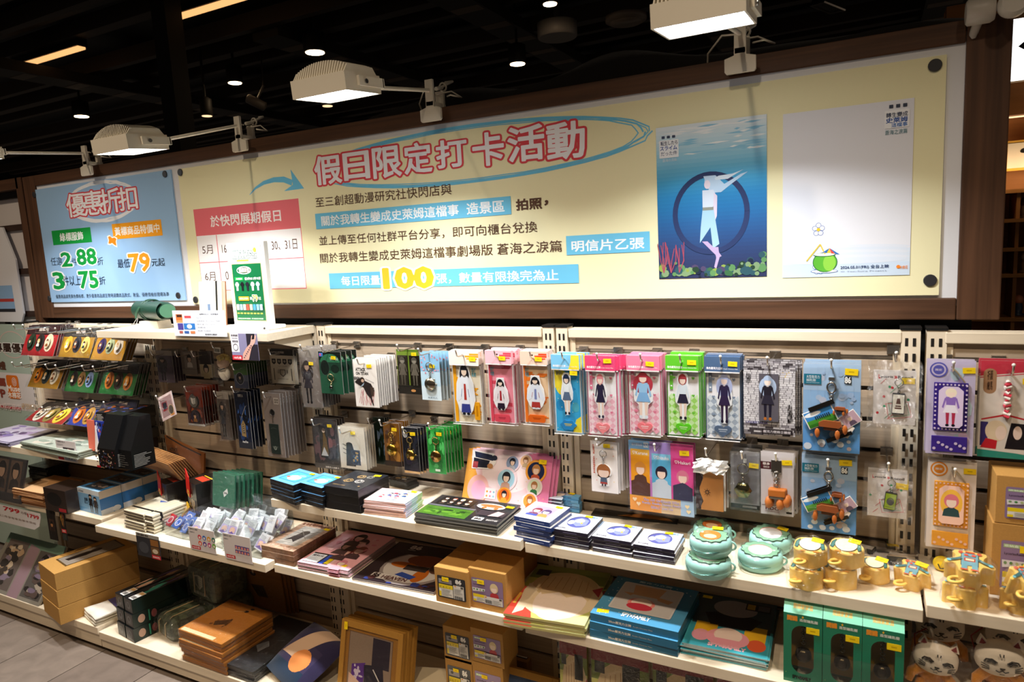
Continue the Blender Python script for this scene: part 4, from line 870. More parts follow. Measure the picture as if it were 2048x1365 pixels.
def f(c,root,w,h):
    c.r(0,0,1,1,'#7d7068').rr(.62,.83,.90,.93,.002,'#A79C90').t('調查兵團',.66,.88,.87,.915,'#4a423c',.02).t('證件套',.66,.845,.87,.875,'#4a423c',.02); blotch(c,3,['#6a5f58','#8f8278'],16,.05,.14,0,0,1,.3)
    mb=MB('gloss'); mb.lathe([(.001,-.006),(w*.10,-.005),(w*.125,-.001),(w*.125,0)],'#1c1d1f',axis='Y',c=(0,-.001,-h*.30),n=22); mb.build('reel',root); mb=MB('metal'); mb.ring((0,-.002,-h*.30),w*.14,.0012,(0,1,0),'#9a968f',n=24); mb.tube([(0,-.002,-h*.36),(0,-.003,-h*.46)],.0015,'#b8b4ac'); mb.build('reel_rim',root)
    mb=MB('leather'); mb.box(-.26*w,-.003,-h*.95,.26*w,.0,-h*.48,'#16231f',bev=.001); cc=mb.cv((-.26*w,-.0032,-h*.95),(1,0,0),(0,0,1),.52*w,h*.47,'leather',.0001); cc.loop(.5,.82,.3,.05,.0008,'#5d6b62',a0=20,a1=160)
    for k in (-2,-1,0,1,2): cc.band([(.5+.04*k,.14),(.5+.13*k,.26)],.0009,'#9aa294')
    cc.loop(.5,.2,.12,.06,.0009,'#9aa294'); mb.build('card_case',root)
hang('B',1040,620,1245,1180,-.13,'badge_reel_pack','grey card with a black reel and dark green card case','badge reel',f,'grey badge reel card',behind=7,dy=.012,dx=.002,amp=.0015)

# ---------------------------------------------------------------- third bay, upper row
hang('C',25,195,235,690,-.13,'figure_keychain','clear sleeve with a long dark coated figure beside the green ring cards','keychain',dark_fig('#2e2a33','#7d746d'),'long dark figure sleeve',behind=7,dy=.012,film='crinkle',amp=.003,st=(.6,.75))
def f(c,root,w,h):
    c.r(0,0,1,1,'#1d3b2c').r(0,0,1,.55,'#24503a').r(0,.80,1,1,'#0f1613').r(.03,.88,.2,.97,'#3f6fb0').r(.05,.9,.12,.95,'#c94a7a').e(.5,.75,.44,.2,'#2f6a4a',a0=0,a1=180).t('TITAN',.5,.80,.85,.86,'#b9c8bc',.03).e(.25,.62,.2,.18,'#15201b').e(.7,.6,.18,.1,'#14251d'); c.loop(.25,.62,.2,.18,.001,'#3f5a4c')
    keychain(root,.0,-h*.52,-.003,w*.13,'#cdbf8f',h*.1,medal(w*.06,'#5a5a52','#2a2a28'))
hang('C',190,220,405,578,-.14,'keychain_card','dark green keychain card with a black header','keychain',f,'dark green ring card',behind=3,dy=.02,dx=.004,st=(.68,.86))
def f(c,root,w,h):
    c.r(0,0,1,1,'#EDE6DE').t('ATTACK',.10,.755,.52,.82,'#2a2522',.05).t('ON TITAN',.10,.675,.62,.735,'#2a2522',.05)
    r=random.Random(6)
    for k in range(24): x=r.uniform(.05,.8); c.band([(x,r.uniform(.02,.12)),(x+r.uniform(-.2,.15),r.uniform(.2,.42))],.0014,r.choice(['#c98a88','#b5676a','#d9aeac']))
    c.p([(.02,.52),(.2,.60),(.45,.56),(.72,.50),(.85,.36),(.66,.18),(.5,.28),(.38,.42),(.2,.46)],'#2c2524').e(.36,.57,.10,.06,'#3a2c26').e(.37,.555,.06,.035,'#d4b49c').p([(.2,.40),(.44,.52),(.4,.46)],'#9fb4c4').p([(.6,.3),(.74,.04),(.78,.05),(.68,.3)],'#2c2524').p([(.68,.44),(.84,.42),(.80,.24),(.70,.26)],'#45372f').band([(.5,.6),(.86,.52)],.001,'#4a4540').t('EREN',.02,.575,.28,.63,'#2a2522',.04)
hang('C',475,285,700,688,-.14,'acrylic_charm_pack','white pack printed with a dark leaping swordsman silhouette','charm pack',f,'white swordsman pack',behind=9,dy=.011,amp=.0015,st=(.7,.87),t=.003)
def f(c,root,w,h):
    c.r(0,0,1,1,'#4f6a1c').r(0,.2,1,.95,'#6f8a2c').r(0,0,1,.2,'#2a2620').e(.62,.08,.1,.03,'#d99a5a')
    for k in range(2):
        mb=MB('metal'); x=(-.25+.5*k)*w; mb.box(x-w*.22,-.002,-h*.82,x+w*.22,0,-h*.13,'#777063',bev=.0008); cc=mb.cv((x-w*.22,-.0022,-h*.82),(1,0,0),(0,0,1),w*.44,h*.69,'plastic',.0001); person(cc,.5,.03,.95,.8,'#4f4a40','#8a8374','#5c564a','#635c50','#565044','#4a453b'); mb.build('metal_plate',root)
hang('C',835,202,1058,580,-.06,'metal_plate_pack','olive card holding two engraved metal bookmarks','bookmark set',f,'olive metal bookmark card',st=(.75,.90))
def f(c,root,w,h):
    c.r(0,0,1,1,'#BFDDEE').r(0,.6,1,1,'#8FC3E6').r(0,0,1,.3,'#D9EAF2'); r=random.Random(9)
    for k in range(22): c.e(r.choice([r.uniform(.05,.35),r.uniform(.6,.95)]),r.uniform(.55,.97),.035,.02,r.choice(['#e8a6b4','#f2c4cc','#d77f92']),n=8)
    c.t('進擊巨人',.3,.04,.8,.075,'#6a7a86')
    keychain(root,0,-h*.2,-.003,w*.17,'#c9c6c0',h*.16,medal(w*.27,'#a89f8c','#e6ecf0',8))
hang('C',1027,228,1215,630,-.12,'keychain_card','pale blue blossom card with a round silver charm','keychain',f,'pale blue blossom card',behind=3,dy=.012,dx=.004,st=(.62,.72))

# acrylic figure packs of the third and fourth bays
def heart(c,cx,cy,r,col):
    a=c.w/c.h; pts=[]
    for i in range(24):
        t=6.283*i/24; pts.append((cx+r*math.sin(t)**3,cy+r*a*(13*math.cos(t)-5*math.cos(2*t)-2*math.cos(3*t)-math.cos(4*t))/15))
    return c.p(pts,col)
def figpack(K,x0,y0,x1,y1,Y,label,short,hdr,bg,figure,base,st,behind=0,dy=.012,dx=0,hfrac=.175,htxt=None):
    def draw(c,root,w,h):
        hb=1-hfrac; c.r(0,0,1,1,hdr)
        mb=MB('gloss'); mb.box(-w/2,-.014,-h*hfrac,w/2,0,0,hdr); cc=mb.cv((-w/2,-.014,-h*hfrac),(1,0,0),(0,0,1),w,h*hfrac,'gloss')
        if htxt: htxt(cc)
        cc.e(.47,.72,.03,.03*w/(h*hfrac),'#2a2426'); mb.build('header_card',root)
        mb=MB('gloss'); mb.box(-w*.47,-.003,-h*.985,w*.47,0,-h*(hfrac+.02),'#f4f0ee'); cc=mb.cv((-w*.45,-.003,-h*.975),(1,0,0),(0,0,1),w*.90,h*(.965-hfrac),'gloss'); bg(cc); mb.build('printed_backing',root)
        figure(root,w,h); base(root,w,h)
        m2=MB('acrylic'); x=w*.49; z0=-h; z1=-h*(hfrac+.004); y=-.014
        m2.add([(-x,y,z0),(x,y,z0),(x,y,z1),(-x,y,z1),(-x,0,z0),(x,0,z0),(x,0,z1),(-x,0,z1)],[(0,1,2,3),(0,4,5,1),(1,5,6,2),(4,0,3,7),(3,2,6,7)],'#ffffff'); m2.build('blister',root)
        mb=MB('plastic'); mb.box(-x,-.0145,z1-.002,x,-.012,z1+.0005,'#e9e4e2').box(-x,-.0145,z0,x,-.012,z0+.0015,'#e9e4e2'); mb.build('blister_rim',root)
    return hang(K,x0,y0,x1,y1,Y,'acrylic_figure_pack',label,'acrylic figure',draw,short,t=.002,behind=behind,dy=dy,dx=dx,film=None,st=None,hz=.010,col='#eeeaf0') , st
def addst(pr,yy=-.0150):
    root,st=pr
    o=None
    return root
def acr(cx,y0,y1,wd,hair,skin,topc,skirt,leg,shoe,long=False,robe=None):
    def f(root,w,h):
        mb=MB('gloss'); H=(y1-y0)*h; W=wd*w
        out=[(-.20,-.01),(.20,-.01),(.30,.30),(.56,.38),(.60,.56),(.42,.78),(.42,.95),(.24,1.03),(-.24,1.03),(-.42,.95),(-.42,.78),(-.60,.56),(-.56,.38),(-.30,.30)]
        if robe: out=[(-.22,-.01),(.22,-.01),(.44,.10),(.62,.30),(.55,.62),(.35,.80),(.28,1.03),(-.28,1.03),(-.35,.80),(-.55,.62),(-.62,.30),(-.44,.10)]
        mb.prism([(a*W,b*H) for a,b in out],-.009,-.006,'#F3F1F2',T=lambda a,b,z:(cx*w-w/2+a,z,b-h*(1-y0)))
        c=mb.cv((-w/2+cx*w-W*.6,-.009,-h*(1-y0)),(1,0,0),(0,0,1),W*1.2,H,'gloss',.00008)
        if robe:
            A,B,Cc=robe
            c.e(.5,.80,.26,.16,hair).p([(.36,.78),(.64,.78),(.66,.40),(.34,.40)],A).p([(.64,.78),(.72,.74),(.99,.36),(.90,.26),(.70,.34),(.62,.55)],A).p([(.36,.78),(.28,.74),(.01,.36),(.10,.26),(.30,.34),(.38,.55)],A).band([(.66,.52),(.72,.36)],.0012,B).band([(.34,.52),(.28,.36)],.0012,B).p([(.34,.5),(.66,.5),(.74,.06),(.26,.06)],A).p([(.28,.22),(.72,.22),(.76,.05),(.24,.05)],B).p([(.45,.62),(.55,.62),(.57,.3),(.43,.3)],Cc).e(.38,.025,.09,.025,shoe).e(.62,.025,.09,.025,shoe).r(.44,.76,.56,.80,skin).e(.5,.88,.2,.115,hair).e(.5,.86,.14,.08,skin).e(.5,.89,.15,.062,hair,a0=0,a1=180)
        else: person(c,.5,0,1,.8,hair,skin,topc,skirt,leg,shoe,long)
        mb.build('acrylic_figure',root)
    return f
def plate(kind,cx,cy,rw,rh,col,ink):
    def f(root,w,h):
        mb=MB('gloss'); X=cx*w-w/2; Z=-h*(1-cy); a=rw*w; b=rh*h
        if kind=='heart': pts=[(a*math.sin(t)**3,b*(13*math.cos(t)-5*math.cos(2*t)-2*math.cos(3*t)-math.cos(4*t))/15) for t in [6.283*i/28 for i in range(28)]]
        elif kind=='cloud': pts=[(a*(1+.10*math.cos(6*t))*math.cos(t),b*(1+.10*math.cos(6*t))*math.sin(t)) for t in [6.283*i/36 for i in range(36)]]
        else: pts=[(-a*.9,-b),(a*.9,-b),(a,-b*.6),(a,b*.6),(a*.9,b),(-a*.9,b),(-a,b*.6),(-a,-b*.6)]
        T=lambda p,q,z:(X+p,z,Z+q)
        mb.prism(pts,-.008,-.004,col,T=T)
        c=mb.cv((X-a,-.008,Z-b),(1,0,0),(0,0,1),2*a,2*b,'gloss',.0001)
        if kind=='bar' and rh>rw: c.r(.3,.2,.7,.8,ink)
        else: c.r(.25,.56,.75,.64,ink).r(.3,.42,.7,.47,ink)
        mb.build('stand_base',root)
    return f
def bg_scroll(base,tone,ink,left):
    def f(c):
        c.r(0,0,1,1,base); r=random.Random(int(base[1:3],16))
        for k in range(9):
            y=r.uniform(.05,.95); x=0 if (k%2)^left else .55
            for j in range(3): c.r(max(0,x+r.uniform(-.0,.1)),y-.012+.02*j,min(1,x+r.uniform(.25,.45)),min(1,y+.008+.02*j),tone)
        c.r(0,0,.12,1,tone); x0=.06 if left else .70
        c.t('逃げ',x0,.88,x0+.16,.95,ink,.02).t('若君',x0,.80,x0+.16,.87,ink,.02)
    return f
def bg_check(a,b,ink):
    def f(c):
        c.r(0,0,1,1,'#f6f0f2'); q=c.w/c.h
        for i in range(-1,6):
            for j in range(-1,13):
                x=.1+i*.22+(j%2)*.11; y=j*.22*q*.5*1.0
                if -.02<x<1.02 and 0<y<1: 
                    pts=[(x-.11,y),(x,y-.11*q),(x+.11,y),(x,y+.11*q)]
                    c.p([(min(1,max(0,u)),min(1,max(0,v))) for u,v in pts],a if (j%2) else b)
        for i in range(3):
            for j in range(4): heart(c,.2+.32*i,.08+.27*j,.05,ink)
        c.rr(.05,.70,.16,.98,.002,ink); c.e(.105,.93,.03,.012,'#ffffff').e(.105,.76,.03,.012,'#ffffff')
    return f
def bg_blue(c):
    c.r(0,0,1,1,'#3FA9DC').e(.30,.78,.30,.2,'#F5DE3C').r(0,.70,.18,1,'#F5DE3C').p([(1,0),(1,.26),(.80,.20),(.66,0)],'#F5DE3C').e(.2,.42,.18,.09,'#2C8CC6').e(.8,.40,.14,.08,'#55B1C8').p([(.74,.72),(.74,.66),(.84,.69)],'#2C8CC6').t('負けヒロイン',.07,.9,.3,.97,'#3a6a8a',.02)
    for k in range(12): c.e((k*.37)%1*.9+.05,(k*.23)%1*.9+.05,.014,.008,'#CFE9C2',n=8)
HT=lambda col,tone:(lambda c:(c.t('角色壓克力立牌',.06,.14,.52,.30,'#fbf6f8',.02),c.t('Acrylic Character Plate',.54,.14,.94,.24,'#fbf6f8')))
def HS(tone):
    def f(c): c.r(.55,.55,1,.7,tone).r(.7,.72,1,.86,tone).r(.6,.40,.95,.5,tone)
    return f
FP=[
 figpack('D',90,212,370,828,-.12,'cream and yellow figure pack with a white robed figure','yellow robed figure pack','#F0E2D4',bg_scroll('#EFE0C6','#F5A81E','#5aa7b5',0),acr(.46,.13,.82,.52,'#23242c','#e8cdb8','#f1f1f6','#f1f1f6','#333b7a','#1c1c22',robe=('#EEEFF6','#39418a','#b23a30')),plate('bar',.82,.19,.085,.12,'#F0A41C','#c9820c'),(.80,.90),1,htxt=HS('#F5A030')),
 figpack('D',388,205,636,828,-.13,'pink figure pack with a small red and black robed figure','pink robed figure pack','#F0B9C4',bg_scroll('#E98A9A','#DA4A5E','#4f9aac',1),acr(.50,.20,.62,.48,'#1d1c22','#ecd2bf','#efe6ea','#3a2430','#2a2030','#16141a',robe=('#EEE2E6','#2a1f2e','#a8232e')),plate('bar',.5,.085,.28,.05,'#D94A5A','#a32c3e'),(.66,.90),3,.013,.004,htxt=HS('#D94A5E')),
 figpack('D',675,212,925,832,-.13,'orange figure pack with a white and red robed figure','orange robed figure pack','#F3CDB9',bg_scroll('#F0C9A0','#EE7A28','#5aa7b5',1),acr(.50,.22,.66,.55,'#201d24','#ecd2bf','#eef0f6','#b83a30','#a83a30','#dedfe6',robe=('#E6E9F4','#B03A34','#7d87b8')),plate('bar',.5,.085,.30,.05,'#E0641E','#a8420c'),(.70,.90),2,htxt=HS('#E8502C')),
 figpack('D',932,240,1188,908,-.13,'blue and yellow figure pack with a grey skirted figure','blue yellow figure pack','#7CC3EA',bg_blue,acr(.50,.25,.76,.36,'#1f2c48','#f0d4c2','#eef2f6','#5d6f8c','#f0d4c2','#23252f'),plate('cloud',.5,.115,.27,.062,'#2F86C4','#e8c83c'),(.80,.78),3,.012,.004,htxt=lambda c:(c.p([(.72,1),(1,1),(1,.0),(.62,.0),(.70,.5)],'#F5DE3C'),HT(0,0)(c))),
 figpack('E',92,282,352,940,-.14,'pink header pack holding a pink haired dark dressed figure','first pink header figure pack','#DE4A76',bg_check('#F0B4C4','#F7D8DF','#E27A96'),acr(.47,.23,.78,.36,'#e58a92','#f2d6c6','#2c2740','#2c2740','#f0d2c2','#37324a'),plate('heart',.5,.105,.24,.072,'#F08A8E','#ffd6d6'),(.76,.945),3,.013,.006,htxt=HT(0,0)),
 figpack('E',422,280,702,936,-.13,'pink header pack holding a red haired figure in a blue dress','second pink header figure pack','#EC7E9C',bg_check('#F0A9B9','#F7D3DB','#E27A96'),acr(.48,.22,.80,.50,'#b83a48','#f2d6c6','#9cc6e8','#86b4e0','#f0d2c2','#dfe6ee',True),plate('heart',.5,.105,.23,.072,'#F07E84','#ffd6d6'),(.72,.905),4,.012,.001,htxt=HT(0,0)),
 figpack('E',735,280,1010,946,-.13,'green header pack holding a figure with a white jacket','green header figure pack','#5DBB2E',bg_check('#A6DC6C','#D3EFB4','#6CBF3A'),acr(.50,.22,.78,.40,'#a83a40','#f2d6c6','#dfe6ee','#2f2a3e','#f0d2c2','#2a2a34'),plate('heart',.5,.11,.24,.072,'#62C82A','#d2f0b0'),(.80,.925),4,.012,.001,htxt=HT(0,0)),
 figpack('E',1046,286,1335,972,-.13,'slate blue header pack holding a long haired suited figure','slate header figure pack','#4A6283',bg_check('#A8B2C2','#DADFE6','#8694aa'),acr(.55,.21,.80,.38,'#b4bbe0','#f2d8cc','#332a4c','#37294a','#3c2a44','#221c30',True),plate('heart',.5,.115,.25,.075,'#5A6A84','#c2cad6'),(.80,.92),3,.012,.001,htxt=HT(0,0))]
for (root,st),sz in zip(FP,[.021]*8):
    for r_ in [root]+[o for o in COL.objects if o.parent is None and o.get('group')==root.get('group') and o is not root]:
        w_=root.children[0]
    h=max(-v[2] for v in [b for ch in root.children for b in ch.bound_box]); w=2*max(v[0] for v in [b for ch in root.children for b in ch.bound_box])
    sticker(root,(st[0]-.5)*w,-.0152,-h*(1-st[1]),rot=rng.uniform(-.06,.06),w=.021)
# brick pattern pack
def f(c,root,w,h):
    c.r(0,0,1,1,'#2b2629'); r=random.Random(2); y=.0; row=0
    while y<.99:
        hh=min(r.uniform(.022,.032),.995-y); x=-(row%2)*.06
        while x<1:
            ww=r.uniform(.09,.15); a_,b_=max(0,x+.006),min(1,x+ww-.004)
            if b_>a_: c.r(a_,y+.003,b_,y+hh,r.choice(['#DCD8DC','#CFCBD0','#E6E3E6']) if .12<y<.86 else r.choice(['#8a848a','#b4afb4','#4a4448','#d0ccd0']))
            x+=ww
        y+=hh; row+=1
    c.r(.36,.03,.96,.09,'#2b2528').t('壓克力壁飾立體燈',.39,.04,.92,.075,'#cfc8cc',.02).t('UNDERTAKER',.05,.155,.48,.185,'#4a4488',.02).t('LENA',.86,.2,.95,.42,'#1c181a',.03).t('SHIN',.06,.70,.14,.82,'#1c181a',.04)
    mb=MB('gloss'); mb.box(-w*.19,-.006,-h*.80,w*.19,-.003,-h*.17,'#4a474c',bev=.001); cc=mb.cv((-w*.19,-.0062,-h*.80),(1,0,0),(0,0,1),w*.38,h*.63,'gloss',.0001); cc.r(0,0,1,1,'#56525a'); person(cc,.45,.02,.97,.72,'#a9bcd8','#ecd8cc','#23202a','#2a2734','#1f1c2a','#a8642a',True); mb.build('acrylic_plate',root)
hang('F',148,322,562,945,-.13,'acrylic_plate_pack','black and white brick patterned pack with a dark acrylic plate','acrylic plate',f,'brick patterned pack',behind=3,dy=.012,dx=.004,film='film',amp=.001,st=(.83,.82),stw=.023)
# sky packs with photo charms
def sky(seed,txt):
    def f(c,root,w,h):
        c.r(0,0,1,1,'#8FB4DA').r(0,0,1,.35,'#5F9AD6').r(0,.7,1,1,'#A3BEDA'); r=random.Random(seed)
        for k in range(26):
            x=r.uniform(.08,.92); y=r.choice([r.uniform(.03,.22),r.uniform(.45,.9)]); a_=r.uniform(.03,.075); c.e(x,y,a_,a_*.55,r.choice(['#dfe6ee','#eef2f6','#cdd6e2','#c8b9bc']) if y<.4 else r.choice(['#aebfd6','#b9bfd0','#9db6d6']),n=10)
        for k in range(1,8): c.r(.125*k,.3,.125*k+.003,1,'#a9c2dc')
        c.r(.01,.77,.32,.885,'#1F6E86').t('大型壓克力',.055,.835,.29,.87,'#e8f0f2').t('鑰匙圈',.055,.80,.22,.83,'#e8f0f2').t('Acrylic Keychain',.055,.779,.29,.793,'#cfe0e4')
        c.r(.72,.785,.84,.87,'#111417').t('86',.73,.795,.83,.862,'#f4f4f0',.04)
        mb=MB('metal'); mb.ring((0,-.004,-h*.26),w*.075,.0022,(0,1,0),'#c9c6c2',n=22,sq=1.35); mb.box(-.006,-.003,-h*.18,.006,0,-h*.145,'#e6e4e0'); mb.build('carabiner',root)
        mb=MB('metal')
        for k in range(5): mb.ring((0,-.004,-h*(.335+.02*k)),.004,.0011,((1,0,0) if k%2 else (0,1,0)),'#cfccc6',n=10,m=5)
        mb.build('chain',root)
        def photo(x0,z0,ww,hh,ang,fn,y,edge='#ece6da'):
            m=MB('gloss'); m.box(-ww/2,-.003,-hh/2,ww/2,0,hh/2,edge); q=m.cv((-ww/2*.94,-.003,-hh/2*.94),(1,0,0),(0,0,1),ww*.94,hh*.94,'gloss',.0001); fn(q); m.build('photo_charm',root,(x0*w,y,-h*(1-z0)),(0,ang,0))
        photo(.22,.28,w*.30,h*.14,.5,lambda q:(q.r(0,0,1,1,'#e8d9cc'),bust(q,.45,.6,.2,'#3a2a2a','#e8cbb6','#8a6a5a')),-.004)
        photo(.33,.40,w*.32,h*.15,-.65,lambda q:(q.r(0,0,1,1,'#b89aa6'),bust(q,.5,.6,.2,'#c2a8b6','#ecd4c4','#5a4a5a')),-.005)
        photo(-.19,.41,w*.56,h*.19,-.45,lambda q:(q.r(0,0,1,1,'#3f86c8'),q.e(.3,.8,.3,.14,'#e6eef4'),q.r(0,0,1,.45,'#4f9a34'),q.r(0,0,1,.2,'#3a7f2a'),[q.r(.32+.07*k,.38,.36+.07*k,.62,'#23303a') for k in range(8)]),-.008)
        m=MB('gloss'); m.box(-w*.24,-.002,-.005,w*.24,0,.005,'#141210'); m.build('film_strip',root,(-w*.17,-.012,-h*.46),(0,-.45,0))
        m=MB('gloss'); m.box(-w*.24,-.002,-.004,w*.24,0,.004,'#141210'); m.build('film_strip',root,(w*.15,-.014,-h*.80),(0,-.45,0))
        m=MB('acrylic'); m.box(-w*.3,-.001,-h*.13,w*.3,0,h*.13,'#ffffff'); m.build('clear_plate',root,(-.05*w,-.0135,-h*.68),(0,-.45,0))
        def walker(x,z,s,y):
            m=MB('gloss'); B='#8a4a28'; T=lambda a,b,zz:(x*w+a*s,zz+y,-h*(1-z)+b*s)
            m.prism([(-.5,.05),(.35,.0),(.5,.12),(.42,.32),(-.3,.36),(-.52,.25)],-.006,0,B,T=T); m.prism([(-.3,-.12),(.3,-.15),(.3,.02),(-.3,.06)],-.004,0,'#4a2c20',T=T)
            for px_,pz,a_ in ((-.58,-.28,.3),(.30,-.32,.05),(.62,-.05,-.3)):
                m.lathe([(.001,-.24*s),(.09*s,-.15*s),(.12*s,.02*s),(.08*s,.17*s),(.001,.22*s)],'#A85C28',c=(x*w+px_*s,y-.004,-h*(1-z)+pz*s),n=12,sy=.6)
            m.build('walker_charm',root)
        walker(.0,.305,w*.40,-.018); walker(.16,.50,w*.19,-.010)
    return f
hang('F',630,350,1080,1080,-.14,'photo_charm_pack','sky blue pack with photo charms, the upper of two','keychain',sky(3,0),'upper sky blue charm pack',behind=4,dy=.012,film='film',amp=.001,st=(.84,.92),stw=.026,hz=.0)
hang('M',655,118,1115,818,-.12,'photo_charm_pack','sky blue pack with photo charms, the lower of two','keychain',sky(8,0),'lower sky blue charm pack',behind=2,dy=.012,film='film',amp=.0015,st=(.80,.93),stw=.026,hz=.015)
# crossed-square keychain bags
def lyc(draw,colr,edge,seed,ang):
    def f(c,root,w,h):
        c.r(0,0,1,1,'#E4DCD6'); r=random.Random(seed)
        c.t('Lycoris',.12,.875,.46,.93,'#2a2426',.03).t('L',.12,.875,.16,.945,'#c8323c',.05).t('»',.49,.88,.56,.925,'#c8323c',.04).t('Recoil',.58,.875,.92,.93,'#2a2426',.03)
        for k in range(7): x=r.uniform(.05,.9); y=r.uniform(.2,.8); c.e(x,y,.035,.025,r.choice(['#2f9a6a','#c8323c','#2f9a6a']),n=10)
        for k in range(6): x=r.uniform(.05,.8); y=r.uniform(.08,.8); c.band([(x,y),(x+.13,y+.1)],.001,r.choice(['#c8323c','#2f9a6a']))
        for (a_,col) in (((.36,.14,.86,.46),'#2f9a6a'),((.30,.10,.92,.44),'#d8404a')):
            x0,y0,x1,y1=a_; c.band([(x0,y1-.05),(x1-.1,y1),(x1,y0+.06),(x0+.08,y0),(x0,y1-.05)],.001,col)
        keychain(root,-.02*w+.01,-h*.12,-.006,w*.10,'#d4d0ca',h*.10,slab(w*.30,h*.40,colr,edge,draw,ang,.012))
        sheet(w*1.25,h*1.25,.006,seed,8,9,'crinkle',-.012).build('clear_bag',root,(0,0,h*.22))
    return f
hang('F',1195,415,1525,850,-.12,'keychain_bag','clear bag with a white rectangular charm on a confetti card','keychain',lyc(lambda q:(q.r(.2,.22,.8,.30,'#5a3a34'),q.r(.26,.34,.74,.42,'#5a3a34'),q.p([(.3,.5),(.7,.5),(.62,.8),(.38,.8)],'#5a3a34')),'#E6E2D4','#23262e',3,.03),'white charm confetti bag',behind=2,dy=.012,film=None,st=(.82,.84),stw=.024,hz=-.03)
hang('N',140,172,440,545,-.11,'keychain_bag','clear bag with a lime green rectangular charm on a confetti card','keychain',lyc(lambda q:(q.loop(.5,.5,.3,.22,.002,'#2a2f14'),q.e(.5,.48,.26,.18,'#3a3a1c'),q.r(.1,.1,.9,.14,'#5a6a1c')),'#8CA61E','#1a1c1a',5,.10),'lime charm confetti bag',behind=2,dy=.012,film=None,st=(.87,.74),stw=.024,hz=-.02)

# ---------------------------------------------------------------- third bay, lower row
def f(c,root,w,h):
    c.r(0,0,1,1,'#2e2726'); blotch(c,11,['#6a4a4a','#3f3433','#504544','#8a5a58'],26,.05,.17,0,.12,1,1); c.r(0,0,1,.1,'#57514e').t('進擊巨人收藏卡',.42,.02,.95,.055,'#d8d2cc',.02); c.r(.28,.22,.62,.86,'#241d1b'); c.p([(.45,.8),(.56,.6),(.6,.26),(.3,.26),(.4,.5)],'#6a5028'); c.p([(.44,.44),(.58,.26),(.30,.26)],'#c8c4be').e(.46,.76,.06,.04,'#d2b49c').e(.47,.785,.065,.03,'#5a4632')
hang('C',132,768,378,1205,-.11,'art_card_pack','dark floral art card with a golden coated silhouette','card',f,'dark floral art card',behind=3,dy=.012,film='crinkle',amp=.002,st=(.72,.87))
def f(c,root,w,h):
    c.r(0,0,1,1,'#DAD0BE').loop(.5,.62,.32,.22,.001,'#c2b49c').p([(.28,.60),(.50,.60),(.62,.3),(.58,.06),(.22,.06)],'#15161c').e(.39,.58,.12,.05,'#15161c').r(.45,.1,.78,.46,'#2c3444').r(.48,.14,.75,.42,'#1d2434'); blotch(c,13,['#8a6a3a','#2a4a6a','#b08a4a'],14,.03,.06,.48,.14,.76,.44)
    for k in range(3): c.band([(.14,.58-.1*k),(.22,.56-.1*k),(.27,.54-.1*k)],.002,'#2a2c33')
hang('C',352,835,598,1208,-.12,'charm_pack','cream card with a tall black charm behind clear film','charm pack',f,'cream black charm card',behind=4,dy=.012,film='crinkle',amp=.003,st=(.58,.86))
def f(c,root,w,h):
    c.r(0,0,1,1,'#16281e'); blotch(c,14,['#234232','#6f86a8','#9ab0c8','#1a3326'],16,.06,.16,.05,.1,1,.8)
hang('C',640,762,770,1160,-.05,'art_card_pack','dark green card partly behind the gold keychain','card',f,'dark green art card',behind=2,dy=.01,st=None)
def kc(bgf,metal,R,drop,charm,z0=.20):
    def f(c,root,w,h): bgf(c); keychain(root,0,-h*z0,-.003,w*R,metal,h*drop,charm(w))
    return f
def g1(c): c.r(0,0,1,1,'#6b4414'); blotch(c,15,['#8a5a1c','#4a2c10','#a8742a','#5a3814'],26,.08,.2); c.r(0,0,1,.12,'#2a1a10')
hang('C',725,808,885,1178,-.12,'keychain_card','amber card with a round gold charm, next to a black card','keychain',kc(g1,'#c9a24a',.16,.14,lambda w:medal(w*.30,'#b08a34','#3a2a1c',0)),'amber gold charm card',behind=5,dy=.010,st=(.70,.86))
def g2(c): c.r(0,0,1,1,'#14151c'); blotch(c,16,['#1f2230','#2a2434','#0f1016'],14,.08,.2); c.r(0,0,1,.05,'#c9a06a'); c.loop(.2,.86,.13,.08,.0016,'#b9b4ae'); c.t('巨人',.12,.78,.28,.9,'#d8d4ce',.03)
hang('C',880,845,1038,1238,-.14,'keychain_card','black card with a hexagonal gold charm','keychain',kc(g2,'#b89a5a',.17,.13,lambda w:medal(w*.30,'#a8843c','#a89cb0',6,True)),'black hexagon charm card',behind=4,dy=.012,dx=.002,st=(.70,.87))
def g3(c): c.r(0,0,1,1,'#2E9A3F'); blotch(c,17,['#3FB552','#1f7a30','#57c867','#268a38'],34,.06,.2); c.t('進擊',.08,.84,.22,.93,'#15301c',.03).t('巨人',.08,.76,.22,.84,'#15301c',.03).r(.38,.05,.66,.1,'#d8e6d4')
hang('C',1085,845,1255,1240,-.13,'keychain_card','bright green card with a bronze ring and round charm','keychain',kc(g3,'#a88a54',.18,.13,lambda w:medal(w*.29,'#9a7440','#c8a8a0',0)),'bright green charm card',behind=6,dy=.012,dx=.003,st=(.72,.87))
